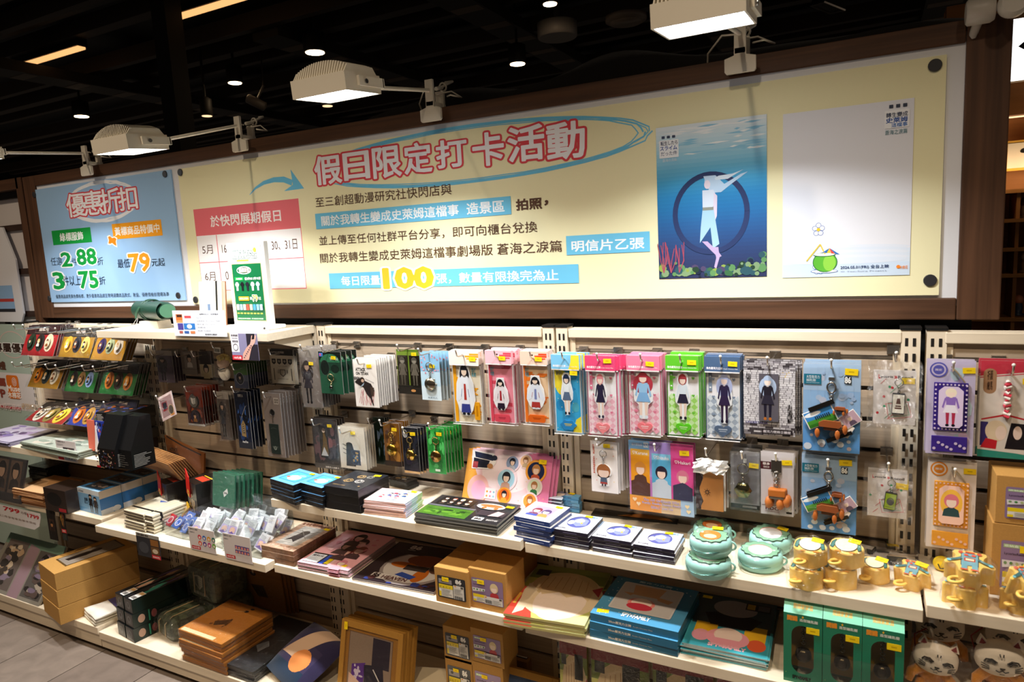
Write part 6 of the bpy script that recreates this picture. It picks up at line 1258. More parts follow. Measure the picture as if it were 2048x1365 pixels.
# yellow pouches
Yl='#F5CB66'
def pouch_yellow(K,cx,cy,rx,shelf,lift,label,kind,hh=.042,rz=0,tilt=0,st=True,wrap=True):
    z=SH[shelf]+lift; p=unp(*cp(K,cx,cy),2,z+hh); s=unp(*cp(K,cx+rx,cy),2,z+hh); k=abs(s.x-p.x)*1.1; tilt+=.30 if st or lift else 0
    t=thing('silicone_pouch',label,'pouch',(p.x,min(p.y,-.03-k),z+k*math.sin(tilt)*.55),(tilt,0,rz))
    if kind=='oval':
        out=[(k*(1+.05*math.cos(5*a+.5))*math.cos(a),k*.80*(1+.05*math.cos(5*a+.5))*math.sin(a)) for a in [6.283*i/60 for i in range(60)]]
    else:
        base=[(-.42,-.95),(.42,-.95),(.50,-.55),(.62,-.30),(.98,-.42),(1.12,-.22),(.95,-.02),(.60,.12),(.62,.40),(.78,.62),(.66,.84),(.30,.80),(.0,.90),(-.30,.80),(-.66,.84),(-.78,.62),(-.62,.40),(-.60,.12),(-.95,-.02),(-1.12,-.22),(-.98,-.42),(-.62,-.30),(-.50,-.55)]
        out=[]
        for i in range(len(base)):
            a,b,c_=base[i-1],base[i],base[(i+1)%len(base)]
            out+=[(k*(b[0]*.75+a[0]*.25),k*.9*(b[1]*.75+a[1]*.25)),(k*(b[0]*.75+c_[0]*.25),k*.9*(b[1]*.75+c_[1]*.25))]
    mb=MB('rubber'); mb.prism(out,0,hh*.95,Yl,smooth=True); sm=[(x*.95,y*.95) for x,y in out]; n=len(out)
    mb.add([(x,y,hh*.95) for x,y in out]+[(x,y,hh) for x,y in sm],[(i,(i+1)%n,n+(i+1)%n,n+i) for i in range(n)]+[list(range(n,2*n))],'#F0C766'); mb.build('case',t)
    mb=MB('rubber'); c=mb.cv((-k,-k*.9,hh+.0005),(1,0,0),(0,1,0),2*k,1.8*k,'rubber',.0002)
    if kind=='oval':
        for s_ in (-1,1): c.p([(.5+s_*.30,.80),(.5+s_*.42,.62),(.5+s_*.46,.34),(.5+s_*.36,.28),(.5+s_*.30,.5)],'#22403c').p([(.5+s_*.31,.76),(.5+s_*.40,.60),(.5+s_*.44,.37),(.5+s_*.37,.31),(.5+s_*.32,.5)],'#3f7a72').e(.5+s_*.2,.16,.10,.04,'#C9842A')
        c.e(.5,.52,.335,.34,'#2a2a22').e(.5,.52,.32,.325,'#F1EAC4')
    else:
        c.r(.31,.28,.69,.80,'#23302f').r(.325,.295,.675,.785,'#6FA3AE').r(.38,.46,.62,.60,'#B8402A').r(.41,.49,.59,.57,'#E9D8B0').r(.40,.80,.60,.86,'#C8502A').c(.30,.80,.004,'#C8502A').c(.70,.80,.004,'#C8502A').e(.42,.70,.045,.045,'#D8503A').e(.58,.70,.045,.045,'#D8503A').r(.46,.64,.54,.655,'#a8402a')
        for s_ in (-1,1): c.band([(.5+s_*.18,.55),(.5+s_*.30,.46),(.5+s_*.42,.40)],.006,'#3f6f6e').e(.5+s_*.44,.38,.05,.05,'#6FB0BC').r(.5+s_*.11-.06,.10,.5+s_*.11+.06,.28,'#6FA3AE').r(.5+s_*.11-.08,.06,.5+s_*.11+.08,.11,'#C8502A')
    mb.build('printed_badge',t)
    mb=MB('rubber'); mb.ring((-k*.55,-k*.95,hh*.5),k*.36,.0035,(0,.25,1),Yl,n=22,sq=.7); mb.build('wrist_strap',t)
    if st: sticker(t,k*.45,k*.45,hh+.003,rot=-.2,w=.024,flat=True)
    if wrap:
        r=random.Random(int(cx*7)); mb=MB('crinkle'); n=22; P=[]
        for j,(rr,zz) in enumerate(((1.22,.002),(1.2,hh*.45),(1.12,hh*.98),(.7,hh+.008),(.0,hh+.006))):
            for i in range(n):
                a=6.283*i/n; q=k*rr*(1+r.uniform(-.08,.08)); P.append((q*math.cos(a),q*.9*math.sin(a),zz+(r.uniform(-.004,.004) if 0<j<4 else 0)))
        mb.add(P,[(j*n+i,j*n+(i+1)%n,(j+1)*n+(i+1)%n,(j+1)*n+i) for j in range(4) for i in range(n)],'#ffffff'); mb.build('clear_bag',t)
    return t,k
pouch_yellow('T',290,300,125,'b4m',0,'yellow pouch under the first oval printed yellow pouch','oval',st=False)
pouch_yellow('T',325,118,125,'b4m',.046,'yellow pouch with a cream oval, upper of the stack by the teal pouch','oval')
pouch_yellow('T',560,300,125,'b4m',0,'yellow pouch under the second oval printed yellow pouch','oval',st=False)
pouch_yellow('T',620,125,128,'b4m',.046,'yellow pouch with a cream oval, upper of the second stack','oval',rz=-.1)
pouch_yellow('T',850,262,105,'b4m',0,'single small yellow pouch with a cream oval','oval',rz=-.15)
pouch_yellow('T',1160,305,125,'b4m',.0,'yellow pouch printed with a small blue robot','robot',rz=-.25)
pouch_yellow('T',1570,430,150,'b5m',0,'yellow pouch under the larger blue robot pouch','robot',st=False)
pouch_yellow('T',1610,250,165,'b5m',.046,'large yellow pouch printed with a blue toy robot, on another pouch','robot',rz=-.12,st=False)
pouch_yellow('T',2000,480,120,'b5m',0,'lower yellow pouch at the picture edge','robot',st=False)
pouch_yellow('T',2030,345,130,'b5m',.044,'tilted yellow robot pouch at the picture edge','robot',rz=.35,tilt=.1)
p=unp(*cp('T',1385,262),2,SH['b5m']+.02); t=thing('bell_charm','round yellow bell charm between the robot pouches','charm',(p.x,p.y,SH['b5m']))
mb=MB('rubber'); mb.ball((0,0,.017),(.017,.013,.017),'#F2CE2A',n=18,m=12); mb.build('ball',t); mb=MB('rubber'); mb.tube([(-.008,-.0125,.02),(-.004,-.0135,.010),(.006,-.0135,.012)],.0012,'#2a2a2a'); mb.build('printed_line',t)
# lime and white charms lying in bags by the post
def lying(K,cx,cy,shelf,label,col,rz):
    p=unp(*cp(K,cx,cy),2,SH[shelf]+.03); t=thing('keychain_bag',label,'keychain',(p.x,p.y,SH[shelf]+.001),(0,0,rz),group=None)
    mb=MB('paper'); mb.box(-.045,-.03,0,.045,.03,.004,'#D8CFCA'); mb.build('card',t)
    mb=MB('gloss'); mb.box(-.02,-.012,.006,.02,.014,.016,'#17181a',bev=.001); c=mb.cv((-.017,-.009,.016),(1,0,0),(0,1,0),.034,.02,'gloss'); c.r(0,0,1,1,col); mb.build('charm',t)
    mb=MB('metal'); mb.ring((.008,-.022,.008),.008,.0014,(0,.3,1),'#cfcac2',n=16); mb.build('split_ring',t)
    sheet(.12,.085,.004,int(cx),mat='crinkle').build('clear_bag',t,(0,.04,.019),(math.radians(-90),0,0)); return t
t=lying('T',1010,70,'b4m','bagged lime charm lying behind the single yellow pouch','#6f8a1c',.2); sticker(t,-.01,-.02,.02,w=.024,flat=True)
lying('T',770,95,'b4m','bagged white charm lying in the dark under the sky blue pack','#d8d2c8',-.3)
p=unp(*cp('T',1010,185),2,SH['b4m']+.01); lying('T',1030,195,'b4m','second bagged charm with only its rings showing, under the lime one','#2a2a22',.1)
# --- cardboard boxes with printed labels
def label86(c):
    c.rr(0,0,1,1,.004,'#26272b'); c.r(.05,.66,.52,.86,'#8f8a8c').e(.2,.77,.06,.05,'#3a3638').t('86',.66,.76,.86,.93,'#e9e6df',.05).r(.68,.71,.84,.725,'#c8c4bc').r(.05,.06,.55,.62,'#E6E2D8').r(.05,.44,.55,.62,'#E9CE1E').r(.05,.06,.13,.3,'#E9CE1E'); lines(c,.15,.1,.53,.42,7,'#8a867e'); c.r(.58,.06,.95,.68,'#DAD6CE').r(.62,.62,.68,.66,'#E08A3A').r(.84,.57,.93,.66,'#55524e'); lines(c,.61,.28,.92,.56,7,'#8f8b84')
    for k in range(13): c.r(.61+.024*k,.08,.61+.024*k+(.016 if k%3 else .009),.22,'#22211f')
    for k in range(4): c.t('規格尺寸'[k],.1+.11*k,.48,.17+.11*k,.58,'#5a5012')
def labelL(c):
    c.rr(0,0,1,1,.004,'#8B7396'); c.r(.04,.86,.34,.93,'#A8C48A').t('收納盒',.06,.87,.3,.92,'#e4eede',.02).t('Lycoris»Recoil',.06,.70,.42,.76,'#3a2c44',.02); bust(c,.72,.68,.13,'#DCC79A','#F0D8C4','#B8343A'); c.p([(.03,.44),(.42,.50),(.44,.60),(.02,.60)],'#DDD8DC')
    for k in range(4): c.e(.08+.1*k,.54,.03,.035,['#7a9a6a','#4a8a4a','#a8b87a','#5a7a4a'][k],n=8)
    c.r(.04,.06,.46,.36,'#E4E0D6').r(.04,.24,.46,.36,'#E9CE1E').r(.04,.06,.14,.14,'#E9CE1E'); lines(c,.16,.09,.44,.23,4,'#8a867e'); c.r(.40,.04,.98,.34,'#DAD6D0').r(.42,.28,.48,.32,'#E08A3A').r(.88,.26,.96,.33,'#55524e'); lines(c,.68,.07,.96,.25,5,'#8f8b84')
    for k in range(11): c.r(.43+.021*k,.08,.43+.021*k+(.014 if k%3 else .008),.22,'#22211f')
def kbox(K,tl,tr,bl,shelf,label,lab,depth=.10,ang=0,topf=None,col='#B98A4A',sz=None,st=(.3,.86)):
    z=SH[shelf] if sz is None else sz; b=unp(*cp(K,*bl),2,z); a=unp(*cp(K,*tl),1,b.y); r_=unp(*cp(K,*tr),1,b.y); w=r_.x-a.x; h=a.z-z
    t=thing('cardboard_box',label,'cardboard box',(a.x+w/2,b.y,z),(0,0,ang))
    mb=MB('kraft'); mb.box(-w/2,0,0,w/2,depth,h,col,bev=.0012); c=top(mb,w,depth,h,'kraft'); c.r(0,.98,1,.995,'#8a6430').r(0,.012,1,.02,'#8a6430')
    if topf: topf(c)
    mb.build('carton',t)
    if lab:
        m2=MB('gloss'); cc=m2.cv((-w*.42,-.0006,h*.16),(1,0,0),(0,0,1),w*.84,h*.62,'gloss',.00012); lab(cc); m2.build('printed_label',t); sticker(t,(-.42+.84*st[0])*w,-.0016,h*(.16+.62*st[1]),w=.022)
    return t,w,h
kbox('R',(37,255),(355,295),(70,590),'b3l','brown cardboard box with a black label on the low shelf by the folder packs',label86,.11)
kbox('R',(362,265),(720,330),(385,640),'b3l','brown cardboard box with a lilac label beside the portrait towels',labelL,.11)
kbox('R',(215,110),(520,150),(230,300),'b3l','plain brown cardboard box behind the black labelled one',None,.10,sz=SH['b3l'])
kbox('R',(540,135),(880,185),(560,330),'b3l','plain brown cardboard box behind the lilac labelled one',None,.10)
for i,(tl,tr,bl) in enumerate((((1125,195),(1480,200),(1115,560)),((1112,570),(1480,580),(1105,960)))):
    kbox('N',tl,tr,(1105,900),'b5m',['brown box with a lilac label on top, under the wish plaques','brown box with a lilac label at the bottom, under the wish plaques'][i],labelL,.10,sz=SH['b5m'] if i else None) if i else None
p=unp(*cp('N',1110,800),1,-.17); q=unp(*cp('N',1112,568),1,-.17); q2=unp(*cp('N',1125,195),1,-.17); w5=.115
for i,(z0,z1,lb) in enumerate(((SH['b5m'],q.z,'lower brown box with a lilac label under the wish plaques'),(q.z+.001,q2.z,'upper brown box with a lilac label under the wish plaques'))):
    t=thing('cardboard_box',lb,'cardboard box',(q.x+w5/2,-.17,z0)) if 0 else None
for o in [o for o in list(COL.objects) if o.get('label')=='brown box with a lilac label at the bottom, under the wish plaques']:
    for ch in list(o.children): bpy.data.objects.remove(ch)
    bpy.data.objects.remove(o)
def plainbox(x,y,z0,z1,w,d,label,lab,ang=0):
    h=z1-z0; t=thing('cardboard_box',label,'cardboard box',(x,y,z0),(0,0,ang)); mb=MB('kraft'); mb.box(-w/2,0,0,w/2,d,h,'#B98A4A',bev=.0012); mb.build('carton',t)
    if lab: m2=MB('gloss'); lab(m2.cv((-w*.36,-.0006,h*.12),(1,0,0),(0,0,1),w*.84,h*.66,'gloss',.00012)); m2.build('printed_label',t); sticker(t,.02*w,-.0016,h*.68,w=.026)
    return t
plainbox(q.x+w5/2,-.17,SH['b5m'],q.z,w5,.10,'lower brown box with a lilac label under the wish plaques',labelL)
plainbox(q.x+w5/2+.003,-.17,q.z+.001,q2.z,w5,.10,'upper brown box with a lilac label under the wish plaques',labelL)

# --- third bay, lower shelf
def wooden(c):
    c.r(0,0,1,1,'#C9A58C'); c.r(.2,.16,.86,.86,'#B9B4AC').p([(.3,.3),(.42,.62),(.55,.72),(.64,.5),(.6,.28),(.45,.36)],'#3a3230').e(.52,.62,.12,.09,'#4a4038').band([(.25,.42),(.8,.72)],.002,'#6a625a').band([(.3,.72),(.8,.42)],.002,'#8a8278'); blotch(c,41,['#b28a70','#d8b8a2'],20,.02,.06,0,0,1,.15); blotch(c,42,['#7a4a34','#8a5a44'],26,.02,.05,0,.86,1,1)
stack('J',(15,1000),(10,868),(300,930),(722,715),'b3l',3,'wooden_case','{} scorched wood patterned case with a window picture, beside the pink folders','box',block('#8A6248',wooden,mat='wood_worn'),jit=.004,st=(.90,.86,.024))
def pinkfolder(c):
    c.r(0,0,1,1,'#E9A9B4').r(.02,.02,.98,.98,'#EDB2BA').r(.05,.05,.6,.30,'#2b2523'); c.p([(.05,.06),(.33,.06),(.33,.27),(.05,.27)],'#E6ECF2').p([(.36,.05),(.44,.05),(.44,.28),(.36,.28)],'#2F58D0').r(.45,.07,.53,.27,'#F2D81E').r(.54,.05,.60,.26,'#EFC3CB').t('資料夾',.08,.20,.30,.25,'#4a4a58',.02); lines(c,.08,.08,.3,.18,5,'#b4bac8')
    bust(c,.74,.14,.09,'#D98A9C','#F4DCD4','#d8a0ac')
    for i,(x,y,col) in enumerate(((.55,.42,'#7a3434'),(.45,.56,'#3a2a2c'),(.6,.70,'#4a3434'),(.45,.82,'#2f2628'),(.75,.5,'#8a4a44'))): bust(c,x,y,.12,col,'#D8AFA4','#4a3438')
    blotch(c,43,['#e2929f','#f2c4ca'],14,.03,.08,.05,.3,.95,.95)
stack('J',(340,1085),(338,1020),(800,1105),(1250,800),'b3l',15,'folder_pack','{} pink folder in the stack between the wood case and the dark machine folders','folder',block('#A9A4A6',pinkfolder,bev=0),jit=.003,st=(.82,.10,.024),film=None)
def folder86(c):
    c.r(0,0,1,1,'#2c2226').e(.55,.42,.40,.40,'#8f8480').e(.55,.44,.37,.36,'#C9C2BC').r(0,.72,1,1,'#2c2226'); c.e(.6,.62,.25,.14,'#8a4a28').e(.38,.46,.16,.07,'#C06A22').e(.68,.28,.08,.16,'#B8621E').e(.8,.5,.1,.14,'#5a3a2a').r(.42,.36,.7,.48,'#3a3230').p([(.4,.22),(.62,.16),(.66,.24),(.45,.30)],'#2f4a9a').rr(.16,.08,.36,.2,.004,'#D6D0CC').t('86',.18,.10,.26,.19,'#2a1c1e',.05).t('86',.22,.86,.36,.95,'#C8C0B8',.04).r(.22,.82,.32,.84,'#a8a098').t('HEAVEN',.3,.10,.6,.17,'#5a3434',.03)
    blotch(c,44,['#2f3a7a','#4a2a2a'],10,.02,.06,.0,.0,1,.18)
stack('J',(840,1190),(835,1165),(1580,1300),(1720,870),'b3l',5,'folder_pack','{} dark folder with an orange walking machine next to the cardboard boxes','folder',block('#CFC9C6',folder86,bev=0),jit=.002,film=None)
# --- fourth bay, lower shelf
def towel(c,up=True):
    c.r(0,0,1,1,'#C9C86A').r(0,.72,1,1,'#6f7f2e').r(0,.9,1,1,'#8a9648').p([(0,0),(.35,0),(.12,.5),(0,.55)],'#D8402E').r(.02,.2,.06,.4,'#E8B03A').e(.55,.46,.50,.42,'#E9D3AE').e(.52,.64,.42,.26,'#D9BE8E').e(.57,.34,.32,.34,'#F6E2D2').p([(.2,.58),(.3,.42),(.5,.50),(.62,.42),(.78,.5),(.9,.4),(.92,.62),(.6,.86),(.3,.8)],'#E2C698').p([(.06,.6),(.22,.5),(.2,.1),(.10,.02)],'#EBD8B8').p([(.88,.62),(1,.7),(1,.5)],'#A8242E').p([(.6,0),(1,0),(1,.18),(.8,.1)],'#D9DC9A')
    for k in range(7): c.band([(.25+.09*k,.82-.02*abs(k-3)),(.22+.10*k,.55)],.0016,'#B98A5E')
    c.r(.06,.78,.24,.90,'#2a2826')
stack('R',(705,815),(700,705),(1480,830),(1770,330),'b4l',4,'folded_towel','{} bagged towel printed with a cream haired portrait shape, on the low shelf','towel',block('#C9BE7A',towel,bev=.004,mat='fabric',nm='folded_cloth'),jit=.004,film='film')
def bluebox(c):
    c.r(0,0,1,1,'#2F6F96').r(0,0,1,.45,'#4F94BC'); r=random.Random(45)
    for k in range(50): c.e(r.uniform(.03,.97),r.uniform(.03,.97),.007,.007,'#cfe2ee',n=6)
    c.rr(.14,.2,.86,.88,.006,'#CFCBC9').r(.16,.22,.84,.86,'#C4BEBB'); c.p([(.32,.60),(.62,.60),(.66,.84),(.28,.84)],'#C99A72').p([(.2,.62),(.34,.64),(.3,.56)],'#C99A72').p([(.6,.64),(.80,.60),(.76,.52),(.62,.56)],'#C99A72').e(.47,.42,.16,.12,'#E58A82').e(.47,.44,.12,.10,'#F2D6C8').e(.47,.34,.15,.08,'#C8384A')
    c.t('SPY×FAMILY',.34,.07,.66,.155,'#EAF2F6',.03).t('壓克力立牌',.3,.91,.7,.96,'#9cc2d8',.02)
def bluespine(c): c.r(0,0,1,1,'#256585'); c.t('20cm壓克力立牌',.22,.3,.48,.62,'#D9CDB8',.02).t('Acrylic Character Plate',.50,.32,.72,.52,'#B9B09E')
stack('S',(5,920),(0,700),(845,890),(1020,490),'b4l',3,'boxed_stand','{} teal blue window box with white lettering beside the towels','boxed stand',block('#256585',bluebox,bluespine),jit=.005,film=None,st=(.12,.10,.03))
def animefolder(c):
    c.r(0,0,1,1,'#49A9B4').r(0,.45,1,1,'#2f4a52').rr(.02,.02,.98,.98,.006,'#3F9FAE').r(.02,.40,.98,.98,'#3a4a50'); c.r(.08,.24,.35,.44,'#E8B42A').r(.68,.24,.94,.50,'#E8B42A').e(.18,.2,.11,.1,'#E8A0B0').e(.85,.18,.11,.1,'#E0603A').p([(.25,.42),(.75,.42),(.86,.62),(.6,.70),(.4,.70),(.14,.62)],'#1c1a20').e(.5,.78,.28,.16,'#8f8a8c').e(.5,.22,.26,.16,'#EFA0AE').e(.5,.27,.17,.13,'#F4D9CC').p([(.3,.2),(.7,.2),(.6,.08),(.5,.05),(.4,.08)],'#EFA0AE').t('SPY×FAMILY',.3,.045,.74,.095,'#F2B8C4',.06)
    c.r(.62,.80,.94,.94,'#1f1d20').r(.64,.82,.74,.92,'#b8962a').r(.78,.82,.92,.92,'#5a585c')
    for k in range(16): c.r(.1+.016*k,.25,.102+.016*k,.43,'#c8921a')
stack('S',(875,1090),(880,985),(1700,1155),(1850,610),'b4l',12,'folder_pack','{} turquoise printed folder in a clear sleeve beside the green boxes','folder',block('#B9C4C2',animefolder,bev=0),jit=.005,film=None,st=(.1,.93,.024))
# green window boxes
def greenbox(tl,tr,bl,label):
    z=SH['b4l']; b=unp(*cp('T',*bl),1,-.283); b.z=z; a=unp(*cp('T',*tl),1,b.y); q=unp(*cp('T',*tr),1,b.y); w=q.x-a.x; h=min(a.z-z,.184); d=.055; fr_=h*.88
    t=thing('keychain_box',label,'gift box',(a.x+w/2,b.y,z)); G='#1F7A5A'; TP='#7FD0B0'
    mb=MB('gloss'); cx,cz,rw,rt,rb=0,0,w*.29,h*.74,h*.13
    hole=[]
    for i in range(13): an=math.pi*i/12; hole.append((rw*math.cos(an),rt-rw+rw*math.sin(an)))
    for i in range(13): an=math.pi+math.pi*i/12; hole.append((rw*math.cos(an),rb+rw+rw*math.sin(an)))
    n=len(hole); outer=[]
    for (x,zz) in hole:
        vx,vz=x,(zz-(rt+rb)/2); s=min((w/2)/abs(vx) if abs(vx)>1e-6 else 9e9, ((fr_-(rt+rb)/2) if vz>0 else (rt+rb)/2)/abs(vz) if abs(vz)>1e-6 else 9e9); outer.append((vx*s,vz*s+(rt+rb)/2))
    mb.add([(x,0,zz) for x,zz in hole]+[(x,0,zz) for x,zz in outer],[(i,(i+1)%n,n+(i+1)%n,n+i) for i in range(n)],G)
    for cxn,czn in ((-w/2,0),(w/2,0),(-w/2,fr_),(w/2,fr_)):
        k=min(range(n),key=lambda i:(outer[i][0]-cxn)**2+(outer[i][1]-czn)**2)
        for kk in (k-1,k+1):
            o2=outer[kk%n]; o1=outer[k]; mb.add([(o1[0],0,o1[1]),(o2[0],0,o2[1]),(cxn,0,czn)],[(0,1,2)],G)
    mb.add([(-w/2,0,0),(w/2,0,0),(w/2,d,0),(-w/2,d,0),(-w/2,0,fr_),(w/2,0,fr_),(w/2,d*.45,h),(-w/2,d*.45,h),(w/2,d,h),(-w/2,d,h)],[(0,3,2,1),(1,2,8,6,5),(3,0,4,7,9),(2,3,9,8)],G); mb.add([(-w/2,0,fr_),(w/2,0,fr_),(w/2,d*.45,h),(-w/2,d*.45,h),(w/2,d,h),(-w/2,d,h)],[(0,1,2,3),(3,2,4,5)],TP)
    c=mb.cv((-w/2,0,0),(1,0,0),(0,0,1),w,h,'gloss',.0002); c.t('間諜',.10,.79,.36,.85,'#E8942A',.06).t('造型鑰匙圈',.42,.795,.88,.83,'#E2E6DA',.02).p([(.47,.85),(.50,.866),(.53,.85),(.50,.834)],'#E8B42A').t('SPY×FAMILY',.24,.055,.72,.095,'#10231b',.07)
    for k in range(9): c.e(.07+.86*((k*.618)%1),.12+.6*((k*.382)%1),.012,.006,['#7fb85a','#c8943a','#2f8f6a'][k%3],n=8) if abs(.07+.86*((k*.618)%1)-.5)>.34 else None
    sl=Vector((0,d*.45,h-fr_)); c2=mb.cv((-w/2,0,fr_),(1,0,0),tuple(sl.normalized()),w,sl.length,'gloss',.0002); c2.t('間諜家家酒',.25,.35,.75,.7,'#D9B45A',.03)
    mb.build('carton',t)
    mb=MB('paper'); mb.box(-w*.45,d*.9,h*.05,w*.45,d*.92,h*.8,'#B98A3A'); mb.build('inner_backing',t)
    mb=MB('metal'); mb.ball((0,d*.45,h*.30),(w*.22,w*.2,w*.22),'#4a4030',n=20,m=12); mb.build('metal_charm',t)
    mb=MB('metal')
    for k in range(9): mb.ring((0,d*.45,h*.45+k*h*.03),w*.05,w*.018,((1,0,0) if k%2 else (0,1,0)),'#6a6250',n=10,m=5)
    mb.build('chain',t)
    m2=MB('acrylic'); m2.add([(x,.0012,zz) for x,zz in hole],[list(range(n))],'#ffffff'); m2.build('window_film',t)
    sticker(t,w*.26,-.001,h*.70,w=.026); return t
greenbox((110,490),(425,520),(105,1130),'green keychain box with an oval window beside the turquoise folders')
greenbox((430,535),(748,572),(425,1190),'middle one of three green keychain boxes')
greenbox((752,572),(1093,612),(745,1260),'green keychain box next to the cat masked plush dolls')
a=unp(*cp('T',220,955),1,YF['b4l']-.004); b=unp(*cp('T',990,1230),1,YF['b4l']-.004)
mb=MB('acrylic'); zt=unp(*cp('T',215,955),1,YF['b4l']-.004).z; z0=SH['b4l']-.03; mb.box(a.x,YF['b4l']-.006,z0,b.x,YF['b4l']-.004,zt,'#ffffff'); mb.box(a.x,YF['b4l']-.007,zt-.0012,b.x,YF['b4l']-.003,zt,'#ffffff')
tag(mb.build('acrylic_rail'),'clear acrylic front rail standing before the three green boxes','shelf rail')
# cat masked plush dolls
def catdoll(px,py,Y,label,s=1.0,ry=0):
    p=unp(*cp('T',px,py),1,Y); t=thing('plush_doll',label,'plush doll',(p.x,Y,p.z),(0.12,ry,0)); W='#E9DDCB'
    mb=MB('rubber'); n=28; m=14; P=[]
    for i in range(m+1):
        ph=math.pi*i/m
        for j in range(n):
            th=2*math.pi*j/n; x=math.sin(ph)*math.cos(th); z=math.cos(ph); y=math.sin(ph)*math.sin(th)
            wid=.052*(1+.18*max(0,-z)); zz=.042*z-(.006 if z<0 else 0); yy=.034*y-(.008 if (y<0 and z<.1) else 0)*max(0,-y)
            P.append((x*wid*s,yy*s,zz*s))
    mb.add(P,[(i*n+j,(i+1)*n+j,(i+1)*n+(j+1)%n,i*n+(j+1)%n) for i in range(m) for j in range(n)],W,smooth=True)
    mb.build('mask',t)
    for sg in (-1,1):
        e=MB('plush'); e.prism([(-.014*s,0),(.014*s,0),(.004*s*sg,.026*s)],-.004,.004,W,T=lambda a,b,z,sg=sg:(a+sg*.034*s,z+.002,b+.028*s)); o=e.build('ear',t)
        e2=MB('plush'); e2.prism([(-.008*s,0),(.008*s,0),(.003*s*sg,.016*s)],-.0055,-.004,'#8a2a2a',T=lambda a,b,z,sg=sg:(a+sg*.034*s,z+.002,b+.032*s)); e2.build('inner_ear',o)
    f=MB('rubber'); D='#1c1816'
    def yy(x,z): return -(.034*math.sqrt(max(.05,1-(x/.058)**2-(z/.044)**2))+.010)*s
    def st(pts,r): f.tube([(x*s,yy(x,z)+.0005,z*s) for x,z in pts],r*s,D,n=6)
    for sg in (-1,1):
        st([(sg*.010,.010),(sg*.020,.016),(sg*.032,.013),(sg*.036,.006)],.0022); st([(sg*.014,.007),(sg*.022,.012),(sg*.030,.008)],.0028); st([(sg*.026,-.004),(sg*.042,.000)],.0012); st([(sg*.026,-.009),(sg*.042,-.008)],.0012); st([(sg*.026,-.014),(sg*.040,-.016)],.0012); st([(0,-.010),(sg*.006,-.016),(sg*.013,-.012)],.0013); st([(sg*.004,.030),(sg*.003,.024)],.0014)
    st([(-.005,-.004),(.005,-.004),(0,-.009),(-.004,-.005)],.0018); st([(-.005,-.024),(.005,-.024)],.0011); f.build('painted_face',t)
    b=MB('plush'); b.ball((0,.012*s,-.062*s),(.036*s,.026*s,.034*s),'#D98A1E'); b.build('body',t)
    for sg in (-1,1):
        b=MB('plush'); b.tube([(sg*.024*s,0,-.045*s),(sg*.048*s,-.012*s,-.062*s),(sg*.052*s,-.020*s,-.085*s)],[.014*s,.013*s,.010*s],'#D98A1E',n=10); b.build('arm',t)
        b=MB('plush'); b.tube([(sg*.018*s,0,-.085*s),(sg*.026*s,-.02*s,-.10*s)],[.014*s,.012*s],'#B9731A',n=10); b.build('leg',t)
    mb=MB('fabric'); mb.tube([(-.05*s,.01,.0),(-.056*s,.02,.03*s),(-.03*s,.03,.05*s)],.0015,'#7a2a1e'); mb.build('cord',t)
    sheet(.13*s,.17*s,.005,int(px),mat='crinkle',y=-.052*s).build('clear_bag',t,(0,0,.055*s))
    return t
zc=SH['b5l']
catdoll(1340,1020,-.20,'bagged plush doll with a white cat mask beside the green boxes',.78,.15)
catdoll(1850,1020,-.20,'bagged plush doll with a white cat mask at the picture edge',.82,-.05)
catdoll(1370,740,-.09,'plush doll with a cat mask in the dark behind the one by the green boxes',.9)
catdoll(1950,830,-.09,'plush doll with a cat mask in the dark behind the one at the picture edge',.9)
# --- first bay, middle and low shelves
def sheets(col,cols,seed):
    def f(c): c.r(0,0,1,1,col); blotch(c,seed,cols,22,.05,.16,.0,.0,1,1)
    return f
stack('A',(-260,1265),(-260,1225),(55,1300),(480,1165),'b1m',5,'print_sleeve','{} purple white printed sleeve on the shelf under the tipped badge packs','art print',block('#8a84a0',sheets('#C9C3D8',['#8a7ab4','#e6e2ee','#5a4a7a','#b09ac0'],51),bev=0),jit=.006,film='film',ang=0)
stack('A',(205,1345),(200,1285),(760,1395),(800,1190),'b1m',8,'print_sleeve','{} pale green printed sleeve before the blue badge packs','art print',block('#8f9a88',sheets('#B4BDAF',['#9aa89a','#c9cfc4','#7f8a80','#d8cfc0'],52),bev=0),jit=.004,film='crinkle')
def magbox(K,bl,tl,tr,shelf,label,draw,d=.09,h2=None):
    z=SH[shelf]; b=unp(*cp(K,*bl),2,z); a=unp(*cp(K,*tl),1,b.y); q=unp(*cp(K,*tr),1,b.y); w=q.x-a.x; h=a.z-z
    t=thing('display_box',label,'display box',(a.x+w/2,b.y,z)); mb=MB('gloss'); K1='#121213'
    mb.prism([(0,0),(d,0),(d,h*1.0),(d*.55,h*1.0),(0,h*.38)],-w/2,w/2,K1,T=lambda p,q_,zz:(zz,p,q_)); c=mb.cv((-w/2,0,0),(1,0,0),(0,0,1),w,h*.38,'gloss',.0003); draw(c); s=mb.cv((w/2,0,0),(0,1,0),(0,0,1),d,h,'gloss',.0003); lines(s,.08,.04,.9,.30,9,'#8a8780',.4,3); mb.build('carton',t); return t
def mosaic(c):
    c.r(0,0,1,1,'#1b1716'); r=random.Random(55)
    for k in range(60): x=r.random()*.92; y=r.random()*.9; c.r(x,y,x+.06,y+.07,r.choice(['#7a3a34','#4a5a7a','#b8a090','#2a2a34','#8a6a4a','#5a2a3a']))
    c.r(.04,.03,.26,.14,'#B8242E')
magbox('H',(720,440),(845,20),(1000,20),'b1m','black upright display box with a picture mosaic on its lip',mosaic)
magbox('H',(905,455),(1000,30),(1150,30),'b1m','plain black upright display box with small white print on its flank',lambda c:lines(c,.1,.1,.8,.8,6,'#55524e'))
